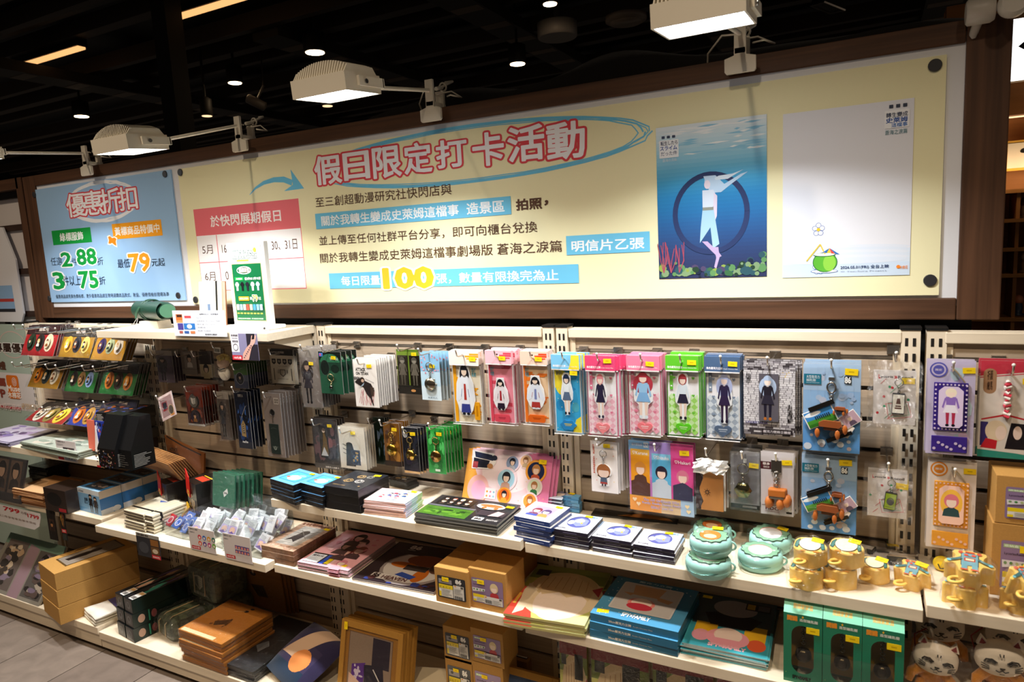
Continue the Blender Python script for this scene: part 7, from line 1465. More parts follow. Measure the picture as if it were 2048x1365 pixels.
for i in range(4):
    z=SH['b1m']+i*.043; p=unp(*cp('H',1200,300),2,SH['b1m'])
    t=thing('black_box',['bottom','third','second','topmost'][i]+' black carton with white print in the stack near the bay post','carton',(p.x+.012*(i%2),-.21,z),(0,0,.05*(i-1)))
    mb=MB('gloss'); mb.box(-.045,0,0,.10,.15,.042,'#161616',bev=.001); c=mb.cv((-.045,0,0),(1,0,0),(0,0,1),.145,.042); lines(c,.03,.1,.30,.9,9,'#a8a49c',.5,7+i); mb.build('carton',t)
    if i==3: m2=MB('gloss'); c=top(m2,.145,.15,.0425,x=.0275); c.r(0,0,1,1,'#232024'); blotch(c,56,['#b8602a','#3a4a8a','#c8c0b8','#7a2a2a'],20,.04,.12); m2.build('printed_lid',t)
a=unp(*cp('H',760,45),1,-.24); b=unp(*cp('H',950,250),1,-.24)
t=thing('folding_standee','orange and white folded standee card by the black display boxes','standee',((a.x+b.x)/2,-.235,SH['b1m']+.02)); w=b.x-a.x; h=a.z-SH['b1m']-.02
mb=MB('paper'); mb.prism([(-w/2,0),(-w*.1,0),(-w*.02,h),(-w*.42,h)],0,.003,'#E0705A',T=lambda p,q,z:(p,z,q)); mb.prism([(-w*.1,0),(w*.12,0),(w*.08,h*.85)],-.004,.0,'#EDE6E4',T=lambda p,q,z:(p,z,q)); mb.build('orange_panel',t)
mb=MB('gloss'); mb.box(-w*.05,.004,0,w*.6,.008,h*.98,'#2A3A9A'); c=mb.cv((-w*.05,.004,0),(1,0,0),(0,0,1),w*.65,h*.98); blotch(c,57,['#3a5ac8','#c8402a','#b8c4ea','#1a1c3a'],22,.05,.14); mb.build('blue_panel',t)
def f(c):
    c.t('進擊的巨人',.06,.88,.5,.96,'#4a4a50',.02); lines(c,.06,.72,.4,.84,3,'#8a8a90'); c.r(.34,.40,.92,.68,'#3a2a30').r(.38,.06,.92,.34,'#8a96a8'); blotch(c,58,['#7a3a34','#4a5a7a','#b8a090'],16,.03,.06,.34,.06,.92,.68); c.r(.05,.05,.33,.17,'#B8242E')
card('price_card','white price card with picture thumbnails on the far middle shelf edge','price card','H',(502,225),(708,440),YF['b1m']-.004,'#CFC6C6',0,f)
# low shelf of the first bay
def photos(c,root,w,h): 
    c.r(0,0,1,1,'#2a2624')
    for k in range(3): c.r(.08+.3*k,.2,.33+.3*k,.95,'#4a3a30'); bust(c,.205+.3*k,.70,.09,'#1c1716','#8a6a52','#2a2422')
lean('H',(-160,345),(235,350),(-175,735),'b1l','photo_sleeve','dark photo sleeve leaning at the far end of the low shelf','photo sleeve',.006,.05,photos,'#2f2b2a',film='crinkle')
stack('H',(230,600),(225,470),(440,480),(455,400),'b1l',7,'flat_pack','{} flat dark pack in the shaded stack behind the envelopes','flat pack',block('#2a2725',sheets('#3a3634',['#6a6460','#2a2624'],60),bev=0),jit=.008,ang=0)
stack('H',(150,800),(110,668),(385,720),(560,560),'b1l',12,'kraft_envelope','{} tan envelope in the stack on the far low shelf','envelope',block('#9a6a44',lambda c:c.r(0,0,1,1,'#C9A074').p([(0,1),(.5,.45),(1,1)],'#B88A5A'),mat='kraft',bev=0),jit=.003,film=None,st=None)
def kblack(c): c.r(0,0,1,1,'#2a1f1a'); c.e(.45,.55,.34,.3,'#0f0e0f').r(.62,.05,.95,.2,'#A8242E')
def solid(K,bl,tl,tr,d,shelf,label,name,cat,col,fr=None,tp=None,mat='gloss',sz=None,bev=.0012,ang=0):
    z=SH[shelf] if sz is None else sz; b=unp(*cp(K,*bl),2,z); a=unp(*cp(K,*tl),1,b.y); q=unp(*cp(K,*tr),1,b.y); w=q.x-a.x; h=a.z-z
    t=thing(name,label,cat,(a.x+w/2,b.y,z),(0,0,ang)); mb=MB(mat); mb.box(-w/2,0,0,w/2,d,h,col,bev=bev)
    if fr: fr(side(mb,w,h,0,mat))
    if tp: tp(top(mb,w,d,h,mat))
    mb.build('carton',t); return t,w,h
solid('H',(405,860),(390,660),(585,690),.10,'b1l','dark brown carton with a black oval picture beside the tan envelopes','dark_box','carton','#2A1F1A',kblack)
p=unp(*cp('H',650,860),2,SH['b1l']); t=thing('zip_case','round dark green zipped case in film beside the blue boxes','case',(p.x,p.y+.07,SH['b1l']))
mb=MB('leather'); mb.lathe([(.03,0),(.062,.003),(.066,.02),(.066,.052),(.06,.066),(.045,.072),(.001,.075)],'#1f2420',n=32); mb.build('case',t); mb=MB('metal'); mb.ring((0,0,.04),.0665,.001,(0,0,1),'#6a6458',n=36); mb.build('zip',t); sheet(.15,.09,.004,71,mat='crinkle',y=-.07).build('clear_wrap',t,(0,0,.085))
def blueend(c): c.r(0,0,1,1,'#7FAED8').r(0,.8,1,1,'#D6DCE2').r(0,0,1,.2,'#5f96c8').t('進擊',.28,.48,.44,.62,'#22344a',.03).t('巨人',.28,.36,.44,.47,'#22344a',.03); person(c,.58,.05,.82,.22,'#1f1c1e','#c9a890','#24242a','#24242a','#2a2a30','#151517'); person(c,.80,.05,.76,.22,'#2a2420','#d2b49c','#3a3230','#3a3230','#2a2a30','#151517'); c.t('ATTACK',.06,.84,.3,.91,'#3a4a5a',.02)
def bluetop(c): c.r(0,0,1,1,'#3F7FB8').r(0,0,1,.12,'#A9D0EA').r(.14,.2,.86,.9,'#33404e'); blotch(c,61,['#5a4a44','#8a7a70','#2a2a30'],14,.06,.14,.14,.2,.86,.9)
def bluesd(mb,w,d,h):
    s=mb.cv((w/2,0,0),(0,1,0),(0,0,1),d,h,'gloss',.0003); s.r(0,0,1,1,'#3A7ABF').r(0,.68,1,1,'#D9CDBE').r(0,.0,.55,.22,'#d8e0e8').e(.7,.12,.2,.12,'#e6ecf0')
def bluebx(x,y,z,w,d,h,label):
    t=thing('gift_box',label,'gift box',(x,y,z),(0,0,math.radians(-3))); mb=MB('gloss'); mb.box(-w/2,0,0,w/2,d,h,'#3A7ABF',bev=.0008); blueend(side(mb,w,h)); bluetop(top(mb,w,d,h)); bluesd(mb,w,d,h); mb.build('carton',t)
b=unp(*cp('H',715,870),2,SH['b1l']); a=unp(*cp('H',690,660),1,b.y); q=unp(*cp('H',905,710),1,b.y); w=q.x-a.x; h=a.z-SH['b1l']
for k in range(3): bluebx(a.x+w/2+.004*k,b.y+k*.088,SH['b1l'],w,.086,h,['sky blue gift box with two dark figures on its end','sky blue gift box directly behind the one with figures','third sky blue gift box, deepest in the row'][k])
# hanging dark price strips under the first bay's low shelf
def f(c): c.r(0,0,1,1,'#1c1614').r(.2,.3,.8,.7,'#3a2a22'); bust(c,.5,.52,.2,'#1a1412','#a8744a','#2a1c16')
card('price_card','dark hanging card with an orange toned portrait below the tan envelopes','price card','H',(415,860),(530,1150),YF['b1l']-.004,'#1c1614',0,f)
def f(c):
    c.r(0,0,1,1,'#1f1a18').r(0,.86,1,.97,'#B8242E').r(0,.22,1,.33,'#B8242E').t('390元',.15,.24,.8,.31,'#e8d0cc',.02); blotch(c,62,['#8a3a2a','#b8842a','#3a4a3a','#6a4a34'],16,.08,.2,.1,.36,.9,.84); c.r(.1,.02,.9,.2,'#2f3430')
card('price_card','dark hanging card with two red price bars below the blue gift boxes','price card','H',(528,830),(618,1150),YF['b1l']-.006,'#1f1a18',0,f)

# --- second bay, low shelf
def notebook_(root,w,d,t):
    mb=MB('paper'); mb.box(-w/2,0,t*.1,w/2,d,t*.9,'#E9E0C6',bev=t*.2); mb.build('cover',root); mb=MB('rubber'); mb.box(-w/2-.001,d*.22,t*.05,w/2+.001,d*.28,t*.97,'#1a1917'); mb.build('elastic_band',root); mb=MB('paper'); mb.box(-w*.48,-.001,t*.3,w*.48,d*.98,t*.6,'#4a3a30'); mb.build('page_block',root)
stack('I',(20,800),(-10,630),(160,680),(215,480),'b2l',6,'notebook','{} cream notebook with a black band at the outer side of the stack','notebook',notebook_,jit=.003,film='film',ang=-.05)
stack('I',(60,815),(100,665),(255,690),(350,535),'b2l',6,'notebook','{} cream notebook with a black band next to the red badge bin','notebook',notebook_,jit=.003,film='film',ang=-.02)
P=[unp(*cp('I',x,y),1,-.04) for x,y in ((352,-40),(718,128),(722,300),(600,345),(440,330))]; o=P[3]
t=thing('kraft_bag','amber brown printed bag leaning on the slats above the folded tote bags','bag',(o.x,-.04,o.z),(-.04,0,0)); mb=MB('fabric'); mb.prism([(p.x-o.x,p.z-o.z) for p in P][::-1],-.004,.004,'#8E5214',T=lambda a,b,z:(a,z,b)); c=mb.cv((P[0].x-o.x,-.0042,P[3].z-o.z),(1,0,0),(0,0,1),P[2].x-P[0].x,P[0].z-P[3].z,'fabric'); c.t('ATTACK',.12,.62,.34,.70,'#2a1a10',.04).t('ON TITAN',.12,.52,.36,.60,'#2a1a10',.04).band([(.06,.98),(.5,.78),(.97,.62)],.006,'#2b1a0c'); mb.build('printed_bag',t); sheet(.20,.16,.004,91,mat='crinkle',y=-.008).build('clear_wrap',t,(-.02,0,.13))
for k in range(8):
    a=unp(*cp('I',35+k*22,125-k*7),1,-.20+.012*k); b=unp(*cp('I',370+k*22,165-k*9),1,-.20+.012*k); w=b.x-a.x
    t=thing('tote_bag',['outermost','second','third','fourth','fifth','sixth','seventh','innermost'][k]+' folded tan tote bag in clear film, leaning over the candy packs','bag',((a.x+b.x)/2,-.20+.012*k,a.z),(.62,math.radians(9),0))
    mb=MB('fabric'); mb.box(-w/2,0,-.115,w/2,.005,-.01,'#B07A42',bev=.002); c=front(mb,w,.115,'fabric',0); c.p([(0,0),(1,0),(.8,.5),(.3,.3)],'#8a5a30').r(.1,.74,.4,.8,'#3a2a20'); mb.build('folded_bag',t); sheet(w*1.04,.125,.003,k,mat='crinkle').build('clear_sleeve',t)
def candy(K,x,y,label):
    p=unp(*cp(K,x,y),1,-.17); z=SH['b2l']+.045 if K=='I' else SH['b2l']; t=thing('snack_box',label,'snack box',(p.x,-.17,SH['b2l']+.002),(0,0,-.3))
    h=p.z-SH['b2l']+.02; mb=MB('gloss'); mb.box(-.045,0,0,.045,.10,h,'#1a1614',bev=.001); c=side(mb,.09,h); blotch(c,int(x),['#b8a080','#4a3a5a','#8a6a3a','#2f3a5a','#c8b090'],20,.05,.12,.05,.05,.95,.75); c2=top(mb,.09,.10,h); c2.r(.1,.3,.9,.6,'#c8402a').r(.1,.64,.9,.7,'#e0b02a'); mb.build('carton',t)
    m2=MB('gloss'); m2.prism([(-.04,h*.7),(-.012,h*.6),(-.005,h*1.12),(-.028,h*1.32)],-.004,-.001,'#D8281E',T=lambda a,b,q:(a,q,b)); m2.lathe([(.001,-.006),(.014,-.006),(.014,-.004)],'#D8281E',axis='Y',c=(-.014,0,h*.72),n=18); c=m2.cv((-.026,-.0068,h*.6),(1,0,0),(0,0,1),.024,h*.26); c.e(.5,.5,.36,.36,'#E8B42A').r(.3,.44,.7,.56,'#D8281E'); m2.build('red_burst',t)
candy('I',340,440,'black snack box with a red burst tag under the folded tote bags'); candy('I',600,440,'black snack box with a red burst tag near the clear case pile'); 
stack('I',(600,470),(570,355),(690,375),(800,300),'b2l',6,'clear_case','{} clear flat plastic case in the pile before the green banners','plastic case',lambda root,w,d,t:(lambda mb:(mb.box(-w/2,0,0,w/2,d,t*.9,'#9a8f96',bev=.0006),mb.build('case',root)))(MB('acrylic')),film=None,jit=.003,sz=None) if 0 else stack('I',(600,470),(570,355),(690,375),(800,300),'b2l',6,'clear_case','{} clear flat plastic case in the pile before the green banners','plastic case',block('#A39A9E',lambda c:c.r(.04,.04,.96,.96,'#8a7f82'),bev=.0006),film='acrylic',jit=.003)
def banner(c,root,w,h):
    c.r(0,0,1,1,'#12684A').p([(.52,.30),(.70,.44),(.66,.58),(.48,.44)],'#DDE2DE').t('loveu',.52,.40,.66,.48,'#1a1c1c',.03); c.band([(.2,.9),(.6,.6),(.9,.85)],.002,'#0d4f38')
a=unp(*cp('I',800,295),1,-.15); b=unp(*cp('I',1000,330),1,-.15); zb=unp(*cp('I',800,580),1,-.15).z
for k in range(7):
    t=thing('cloth_banner',['front','second','third','fourth','fifth','sixth','last'][k]+' folded green banner in clear film behind the badge bins','banner',((a.x+b.x)/2+.006*k,-.15+.015*k,a.z-.002*k),(-.12,.03,0)); w=b.x-a.x; h=a.z-zb
    mb=MB('fabric'); mb.box(-w/2,0,-h,w/2,.006,0,['#12684A','#0f5a40'][k%2],bev=.002); c=front(mb,w,h,'fabric'); 
    if k==0: banner(c,t,w,h)
    mb.build('folded_cloth',t); sheet(w*1.1,h*1.06,.004,k+3,mat='crinkle').build('clear_bag',t,(0,0,.006))
# acrylic bins filled with badges and foil packs
def bin_(K,bl,br_,tl,d,label,ang=0):
    z=SH['b2l']; p=unp(*cp(K,*bl),2,z+.001); q=unp(*cp(K,*br_),2,z+.001); a=unp(*cp(K,*tl),1,p.y); w=(q-p).length; h=max(.035,a.z-z); an=math.atan2(q.y-p.y,q.x-p.x)
    t=thing('acrylic_bin',label,'storage bin',((p.x+q.x)/2,(p.y+q.y)/2,z),(0,0,an))
    for nm,x0,y0,x1,y1,hh in (('front_wall',-w/2,0,w/2,.002,h),('side_wall',-w/2,.002,-w/2+.002,d,h*1.15),('side_wall',w/2-.002,.002,w/2,d,h*1.15),('back_wall',-w/2,d-.002,w/2,d,h*1.25)):
        mb=MB('acrylic'); mb.box(x0,y0,0,x1,y1,hh,'#ffffff'); mb.build(nm,t)
    mb=MB('acrylic'); mb.box(-w/2,0,0,w/2,d,.002,'#ffffff'); mb.build('bottom',t)
    return t,w,h,an
def W_(t,x,y,z): return t.matrix_basis@Vector((x,y,z))
def fill(t,w,d,h,an,n,kindf,label,group,tilt=-.8):
    r=random.Random(int(w*1e5)); cols=max(1,int(w/.045)); rows=int(math.ceil(n/cols))
    for i in range(n):
        cx_=i%cols; ry=i//cols; x=-w/2+w*(cx_+.5)/cols+r.uniform(-.003,.003); y=.012+(d-.03)*(ry+.3)/rows; z=.006+.5*h*r.random()
        kindf(i,W_(t,x,y,z),(tilt+r.uniform(-.2,.2),r.uniform(-.25,.25),an+r.uniform(-.2,.2)),label,group,r)
def badge_pack_small(cols):
    def f(i,p,rot,label,group,r):
        col=cols[i%len(cols)]; t=thing('badge_pouch',label,'badge',p,rot,group); mb=MB('gloss'); mb.box(-.019,0,0,.019,.004,.045,col,bev=.001); c=side(mb,.038,.045); c.e(.5,.5,.36,.32,'#E9E2E2').e(.5,.5,.28,.25,col); mb.build('badge',t); sheet(.044,.052,.003,i,4,4,'crinkle').build('clear_pouch',t,(0,0,.049))
    return f
def foil(i,p,rot,label,group,r):
    t=thing('foil_pack',label,'blind pack',p,rot,group); mb=MB('gloss'); A=r.choice(['#E9E7EB','#DAD8DE','#F0EEF2']); mb.box(-.021,0,0,.021,.004,.055,A,bev=.0012); c=side(mb,.042,.055); c.r(.04,.06,.96,.94,'#E6E4E8'); lines(c,.1,.55,.9,.9,6,'#6a6a72',.35,i)
    if i%3==0: c.r(.06,.08,.94,.6,'#B9A6D8').e(.5,.35,.3,.2,'#E8B8A0').p([(.1,.1),(.5,.3),(.9,.1)],'#6a4a9a')
    mb.build('pouch',t); sheet(.047,.06,.003,i,4,4,'crinkle').build('crimped_film',t,(0,0,.058))
t,w,h,an=bin_('I',(170,790),(365,850),(165,690),.10,'clear bin holding red badges at the notebooks'); fill(t,w,.10,h,an,5,badge_pack_small(['#C8202A','#D83034']),'red bagged badge in the clear bin by the notebooks','red badges in the bin')
t,w,h,an=bin_('I',(365,860),(520,905),(370,745),.10,'clear bin holding blue badges between red badges and foil packs'); fill(t,w,.10,h,an,5,badge_pack_small(['#3A62B8','#4670C4']),'blue bagged badge in the clear bin beside the red ones','blue badges in the bin')
r=random.Random(77)
for i in range(12):
    x,y=r.uniform(290,720),r.uniform(560,650); p=unp(*cp('I',x,y),2,SH['b2l']+.05); col=['#D8604A','#E8B42A','#C8507A','#E87A4A','#6a3a9a','#4a6ac8','#E8C43A','#B8406A'][i%8]
    t=thing('badge_pouch',f"{['orange red','yellow','rose','salmon','purple','cornflower blue','golden','magenta'][i%8]} bagged badge in the mixed heap behind the bins",'badge',(p.x,p.y,SH['b2l']+.012+.02*r.random()),(-.6+r.uniform(-.3,.3),r.uniform(-.4,.4),r.uniform(-.5,.5)),f"{['orange red','yellow','rose','salmon','purple','cornflower blue','golden','magenta'][i%8]} badges in the heap")
    mb=MB('gloss'); mb.box(-.019,0,0,.019,.004,.048,col,bev=.001); c=side(mb,.038,.048); c.e(.5,.5,.36,.3,'#EFE4DC').e(.5,.5,.26,.22,col); mb.build('badge',t); sheet(.05,.058,.005,i,4,4,'crinkle').build('clear_pouch',t,(0,0,.053))
for bi,(bl,br_,tl,nn) in enumerate((((520,905),(740,945),(520,720),14),((790,960),(900,1000),(760,700),9),((885,1010),(1090,1050),(880,720),14),((1110,1060),(1235,1085),(1080,720),10))):
    t,w,h,an=bin_('I',bl,br_,tl,.16,['clear bin of foil packs beside the blue badges','narrow clear bin of foil packs behind the first price card','clear bin of foil packs behind the second price card','clear bin of foil packs touching the wood cases'][bi]); fill(t,w,.16,h,an,nn,foil,['silver printed foil pack in the bin beside the blue badges','silver printed foil pack in the narrow bin','silver purple foil pack in the bin behind the second price card','silver purple foil pack in the bin touching the wood cases'][bi],['foil packs, first bin','foil packs, narrow bin','foil packs, third bin','foil packs, last bin'][bi],-.75)
for bi,(x,y) in enumerate(((1040,640),(1110,625),(1180,600),(1240,585),(1300,560),(1350,590),(1390,690),(1430,660),(1480,640),(1530,620),(1570,610))):
    p=unp(*cp('I',x,y),2,SH['b2l']+.03); foil(bi,Vector((p.x,min(p.y,-.06),SH['b2l']+.002)),(-.45,.05,-.2),'foil pack in the dense rows reaching back to the slats','foil packs reaching the slats',random.Random(bi))
# price cards on the second bay's low shelf
def f(c):
    c.t('進擊的巨人徽章',.05,.88,.36,.95,'#4a4a50',.02); c.t('隨機款式',.05,.75,.24,.81,'#5a5a60',.01)
    for k,cc in enumerate(('#C8384A','#3A6AB8','#D8982A','#1f6a5a','#D8583A','#5a3a8a','#B83A7A','#6aA83a')): c.e(.42+.18*(k%4),.62-.27*(k//4),.07,.105,cc).e(.42+.18*(k%4),.60-.27*(k//4),.035,.055,'#E6D0C8')
    c.r(.08,.05,.42,.19,'#B8242E').t('100元/個',.11,.08,.38,.16,'#F0D8D4',.02)
card('price_card','white price card with eight coloured round badges on the low shelf edge','price card','I',(572,788),(830,1045),YF['b2l']-.004,'#CFC6C4',0,f,.0)
def f(c):
    c.t('進擊的巨人透卡',.03,.88,.34,.95,'#4a4a50',.02); c.t('隨機款式',.04,.76,.2,.81,'#5a5a60',.01)
    for k in range(10): x=.42+.105*(k%5); y=.48-.17*(k//5); c.r(x,y,x+.1,y+.13,['#6a4a8a','#3a3a7a'][k%2]).e(x+.05,y+.05,.035,.05,'#D88A7A')
    c.r(.07,.06,.40,.19,'#B8242E').t('100元/包',.1,.085,.36,.165,'#F0D8D4',.02)
card('price_card','white price card with two rows of purple pictures beside the wood cases','price card','I',(885,845),(1160,1135),YF['b2l']-.004,'#CFC6C4',0,f)
def f(c):
    c.r(0,0,1,1,'#2a2a30').r(0,.86,1,1,'#9a958e').t('收納包',.05,.89,.55,.97,'#1a1a1c',.04).r(.60,.0,1,.86,'#3a2a20').r(.62,.55,.96,.82,'#8a5a2a').r(.62,.2,.96,.5,'#6a4a2a').e(.79,.33,.12,.1,'#c8b8a0').r(.62,.0,1,.17,'#B8242E').t('500元',.66,.04,.95,.12,'#F0D8D4',.02); c.e(.3,.4,.22,.25,'#3f4046')
card('price_card','dark hanging price card for storage pouches under the notebooks','price card','I',(95,840),(330,1100),YF['b2l']-.004,'#2a2a30',0,f)
# --- base deck, first bay
Z1,Z2,Z3=.10,.085,.08
def prints(c,root,w,h):
    c.r(0,0,1,1,'#8A8478').r(0,.82,1,1,'#6f8a78').p([(.44,0),(.62,0),(.62,.85),(.44,.9)],'#9a7f86').r(.06,.06,.42,.9,'#6A5E58').r(.64,.06,.97,.84,'#5A544F'); blotch(c,81,['#c8b49a','#4a4038','#8a7a8a','#b89a7a','#3a3430'],34,.04,.10,.06,.06,.42,.9); blotch(c,82,['#a89a8a','#2f2a28','#7a6a7a','#5a4a44'],30,.04,.10,.64,.06,.97,.84)
lean('O',(90,105),(560,240),(-60,600),Z1,'art_print_board','pale art print board with two tall paintings leaning on the base deck','art print',.008,.14,prints,'#9a948a',film='film',ymax=-.1)
for k in range(3):
    bl=unp(*cp('O',330,790),2,Z1); a=unp(*cp('O',285,385),1,bl.y); q=unp(*cp('O',570,465),1,bl.y); w=.185; H=(a.z-Z1)/3
    t=thing('gift_carton',['bottom','middle','topmost'][k]+' long tan carton'+[' under the other two',' in the pile of three',' with a dark figure behind its window'][k],'carton',(bl.x+w/2-.002*k,bl.y+.003*k,Z1+H*k),(0,0,math.radians(-12)))
    mb=MB('kraft'); d=.30; mb.box(-w/2,0,.0008,w/2,d,H-.0008,'#B98C4C',bev=.001); mb.build('carton',t)
    if k==2:
        m2=MB('gloss'); c=top(m2,w*.58,d*.74,H+.0002,y=.05); c.r(0,0,1,1,'#5a4424').r(.04,.03,.96,.97,'#8F8478').p([(.3,.1),(.55,.12),(.6,.4),(.5,.62),(.3,.5)],'#1f1716').e(.42,.6,.15,.1,'#2a201c'); m2.build('window',t)
p=unp(*cp('O',740,780),2,Z1+.03)
for k in range(3):
    t=thing('cloth_bag',['lowest folded cream cloth bag by the black boxes','middle folded cream cloth bag by the black boxes','topmost folded white cloth bag with a purple print'][k],'bag',(p.x+.02+.004*k,max(-.36,p.y-.01),Z1+.013*k),(0,0,math.radians(-14))); mb=MB('fabric'); w,d=.12,.22; n=8; P=[]; r=random.Random(k)
    for z_ in (0,1):
        for j in range(n+1):
            for i in range(n+1): P.append((-w/2+w*i/n+r.uniform(-.002,.002),d*j/n,(.001 if not z_ else .011+.003*math.sin(i*1.1+j*.7+k))))
    N=(n+1)*(n+1); q=lambda i,j,z_:z_*N+j*(n+1)+i
    F=[(q(i,j,1),q(i+1,j,1),q(i+1,j+1,1),q(i,j+1,1)) for j in range(n) for i in range(n)]+[(q(i,j,0),q(i,j+1,0),q(i+1,j+1,0),q(i+1,j,0)) for j in range(n) for i in range(n)]
    for i in range(n): F+=[(q(i,0,0),q(i+1,0,0),q(i+1,0,1),q(i,0,1)),(q(i+1,n,0),q(i,n,0),q(i,n,1),q(i+1,n,1)),(q(0,i+1,0),q(0,i,0),q(0,i,1),q(0,i+1,1)),(q(n,i,0),q(n,i+1,0),q(n,i+1,1),q(n,i,1))]
    mb.add(P,F,['#DCD3BE','#E2D9C6','#E9E3D6'][k],smooth=True); mb.build('folded_cloth',t)
    if k==2: m2=MB('fabric'); c=top(m2,w*.8,d*.6,.016,y=.08); c.r(0,0,1,1,'#3A2F5A'); blotch(c,83,['#8a7ab4','#c8a090','#2a2444'],14,.06,.16); m2.build('printed_patch',t)
# --- base deck, second bay
def cubebox(x,y,z,label,w=.058,d=.26,h=.052,lid=False,ang=-.14):
    t=thing('black_box',label,'carton',(x,y,z),(0,0,ang)); mb=MB('gloss'); mb.box(-w/2,0,0,w/2,d,h,'#17191a',bev=.001); c=side(mb,w,h); c.r(.12,.12,.88,.88,'#3a3b3e').e(.5,.5,.25,.28,'#5a5b5e').e(.5,.55,.12,.14,'#2a2b2e'); s=mb.cv((w/2,0,0),(0,1,0),(0,0,1),d,h,'gloss',.0002); s.r(0,0,1,1,'#14241f')
    if not lid: s.e(.12,.5,.05,.3,'#b08a72').r(.22,.1,.24,.9,'#2f8a6a').e(.3,.5,.04,.3,'#8a4a4a')
    if lid:
        c=top(mb,w,d,h); c.r(0,0,1,1,'#1b1b1d'); blotch(c,int(x*1e3)%97,['#b08a72','#2f6a5a','#5a4a7a','#8a6a5a','#3a2a2a'],12,.1,.25,.0,.0,1,1); c.r(.45,.02,.98,.22,'#D9D3CC').r(.5,.16,.95,.21,'#C9A06A')
        for k in range(9): c.r(.5+.05*k,.04,.5+.05*k+.03,.10,'#222')if 0 else c.r(.5+.05*k,.04,.53+.05*k,.10,'#22211f')
    mb.build('carton',t); return t
bl=unp(*cp('O',880,1010),2,Z2); x0=bl.x+.04; y0=max(bl.y,-.355); LV=['lowest','second','third','topmost']
hh=(unp(*cp('O',865,675),1,bl.y).z-Z2)/3
for r_ in range(3):
    for cc in range(2): cubebox(x0+.064*cc+.0,y0-.009*cc+.004*r_,Z2+hh*r_,f"{['lowest','middle','topmost'][r_]} black figure carton in the {['column by the cloth bags','column by the camouflage cases'][cc]}",h=hh*.98,lid=(r_==2))
def camo(x,y,z,w,d,h,label,ang,emblem=False):
    t=thing('camouflage_case',label,'pouch',(x,y,z),(0,0,ang)); mb=MB('camo'); mb.box(-w/2,0,0,w/2,d,h,'#3F4632',bev=min(.028,h*.35)); mb.build('case',t)
    for xx in (-w*.18,w*.18):
        m2=MB('fabric'); m2.tube([(xx,-.003,h*.25),(xx,.0,h*.8),(xx,.03,h+.001),(xx,d-.03,h+.001)],.0022,'#A8906A'); m2.build('piping',t)
    if emblem:
        m2=MB('plastic'); c=m2.cv((-w*.16,-.0012,h*.36),(1,0,0),(0,0,1),w*.3,h*.44,'plastic',.0002)
        c.p([(0,.9),(.48,1),(.48,0),(.1,.3)],'#8f8a78').p([(.06,.82),(.42,.9),(.42,.14),(.14,.36)],'#2f362a').p([(.52,1),(1,.9),(.9,.3),(.52,0)],'#A8A38C')
        for k in range(5): c.band([(.54,.9-.15*k),(.96,.84-.15*k)],.001,'#3a4030')
        c.t('進擊的巨人',-.2,-.32,1.5,-.1,'#8a8574',.02); m2.build('emblem',t)
    r=random.Random(int(abs(x)*100)); mb=MB('crinkle'); n=30; P=[]
    for j,(sc_,zz) in enumerate(((1.04,.0),(1.07,h*.35),(1.06,h*.75),(1.0,h*1.03),(.6,h*1.06))):
        for i in range(n):
            a=6.283*i/n; ca,sa=math.cos(a),math.sin(a); m_=max(abs(ca),abs(sa)); P.append((w/2*sc_*ca/m_*(.9+.1*m_)+r.uniform(-.003,.003),d/2+d/2*sc_*sa/m_*(.9+.1*m_)+r.uniform(-.003,.003),zz+r.uniform(-.003,.003)))
    mb.add(P,[(j*n+i,j*n+(i+1)%n,(j+1)*n+(i+1)%n,(j+1)*n+i) for j in range(4) for i in range(n)],'#ffffff'); mb.build('clear_bag',t); return t
p=unp(*cp('P',80,970),2,Z2); camo(p.x+.03,max(p.y,-.34),Z2,.14,.16,.085,'camouflage zipped case lying beside the black cartons',-.22)
q=unp(*cp('P',420,560),1,-.20); camo(q.x,-.185,Z2+.10,.19,.15,.135,'camouflage zipped case with a wing emblem standing above the lying one',-.12,True)
camo(q.x+.02,-.175,Z2,.17,.15,.096,'camouflage case supporting the emblem one in the dark',-.1)
# kraft envelopes
def envel(c):
    c.r(0,0,1,1,'#B5742A').r(0,.80,1,1,'#A4661F').e(.58,.84,.045,.03,'#1f1612').e(.62,.93,.04,.025,'#1f1612').band([(.56,.84),(.38,.76)],.0018,'#d8b07a'); c.p([(.34,.42),(.58,.58),(.62,.44),(.42,.32)],'#5a3a1c')
    for k in range(5): c.band([(.40+.04*k,.40+.035*k),(.46+.035*k,.34+.03*k)],.0016,'#2f1e12')
    blotch(c,84,['#5a3a1c','#7a4a20'],9,.015,.04,.3,.3,.7,.62); c.r(.04,.015,.78,.09,'#D8C49A')
stack('P',(180,1130),(250,890),(640,1030),(1165,765),'b2l',7,'kraft_envelope','{} amber kraft envelope with a string button on the base deck','envelope',block('#A86A24',envel,mat='kraft',bev=.004),base=Z2,jit=.005,film='crinkle',dmax=.27)
def envs(c,root,w,h): 
    c.r(0,0,1,1,'#8A5A22').r(0,.82,1,1,'#7d4f1c').e(.42,.83,.06,.05,'#1a1512').e(.42,.83,.03,.025,'#4a4038').r(.40,.85,.44,.98,'#c8a878').p([(.33,.55),(.6,.58),(.66,.3),(.45,.28)],'#4a2f18')
    for k in range(5): c.band([(.37+.05*k,.53),(.45+.04*k,.33)],.0016,'#2a1a10')
r,w,h=lean('P',(735,290),(1160,350),(790,640),Z2+.03,'kraft_envelope','amber kraft envelope with a string button standing against the slats','envelope',.004,.01,envs,'#7d4f1c',film='crinkle',ymax=-.05)
for k in range(3): dup(r,(r.location.x+.012*(k+1),r.location.y+.008*(k+1),r.location.z),None,label=['second kraft envelope standing behind the string button one','third standing kraft envelope','last standing kraft envelope against the slats'][k])
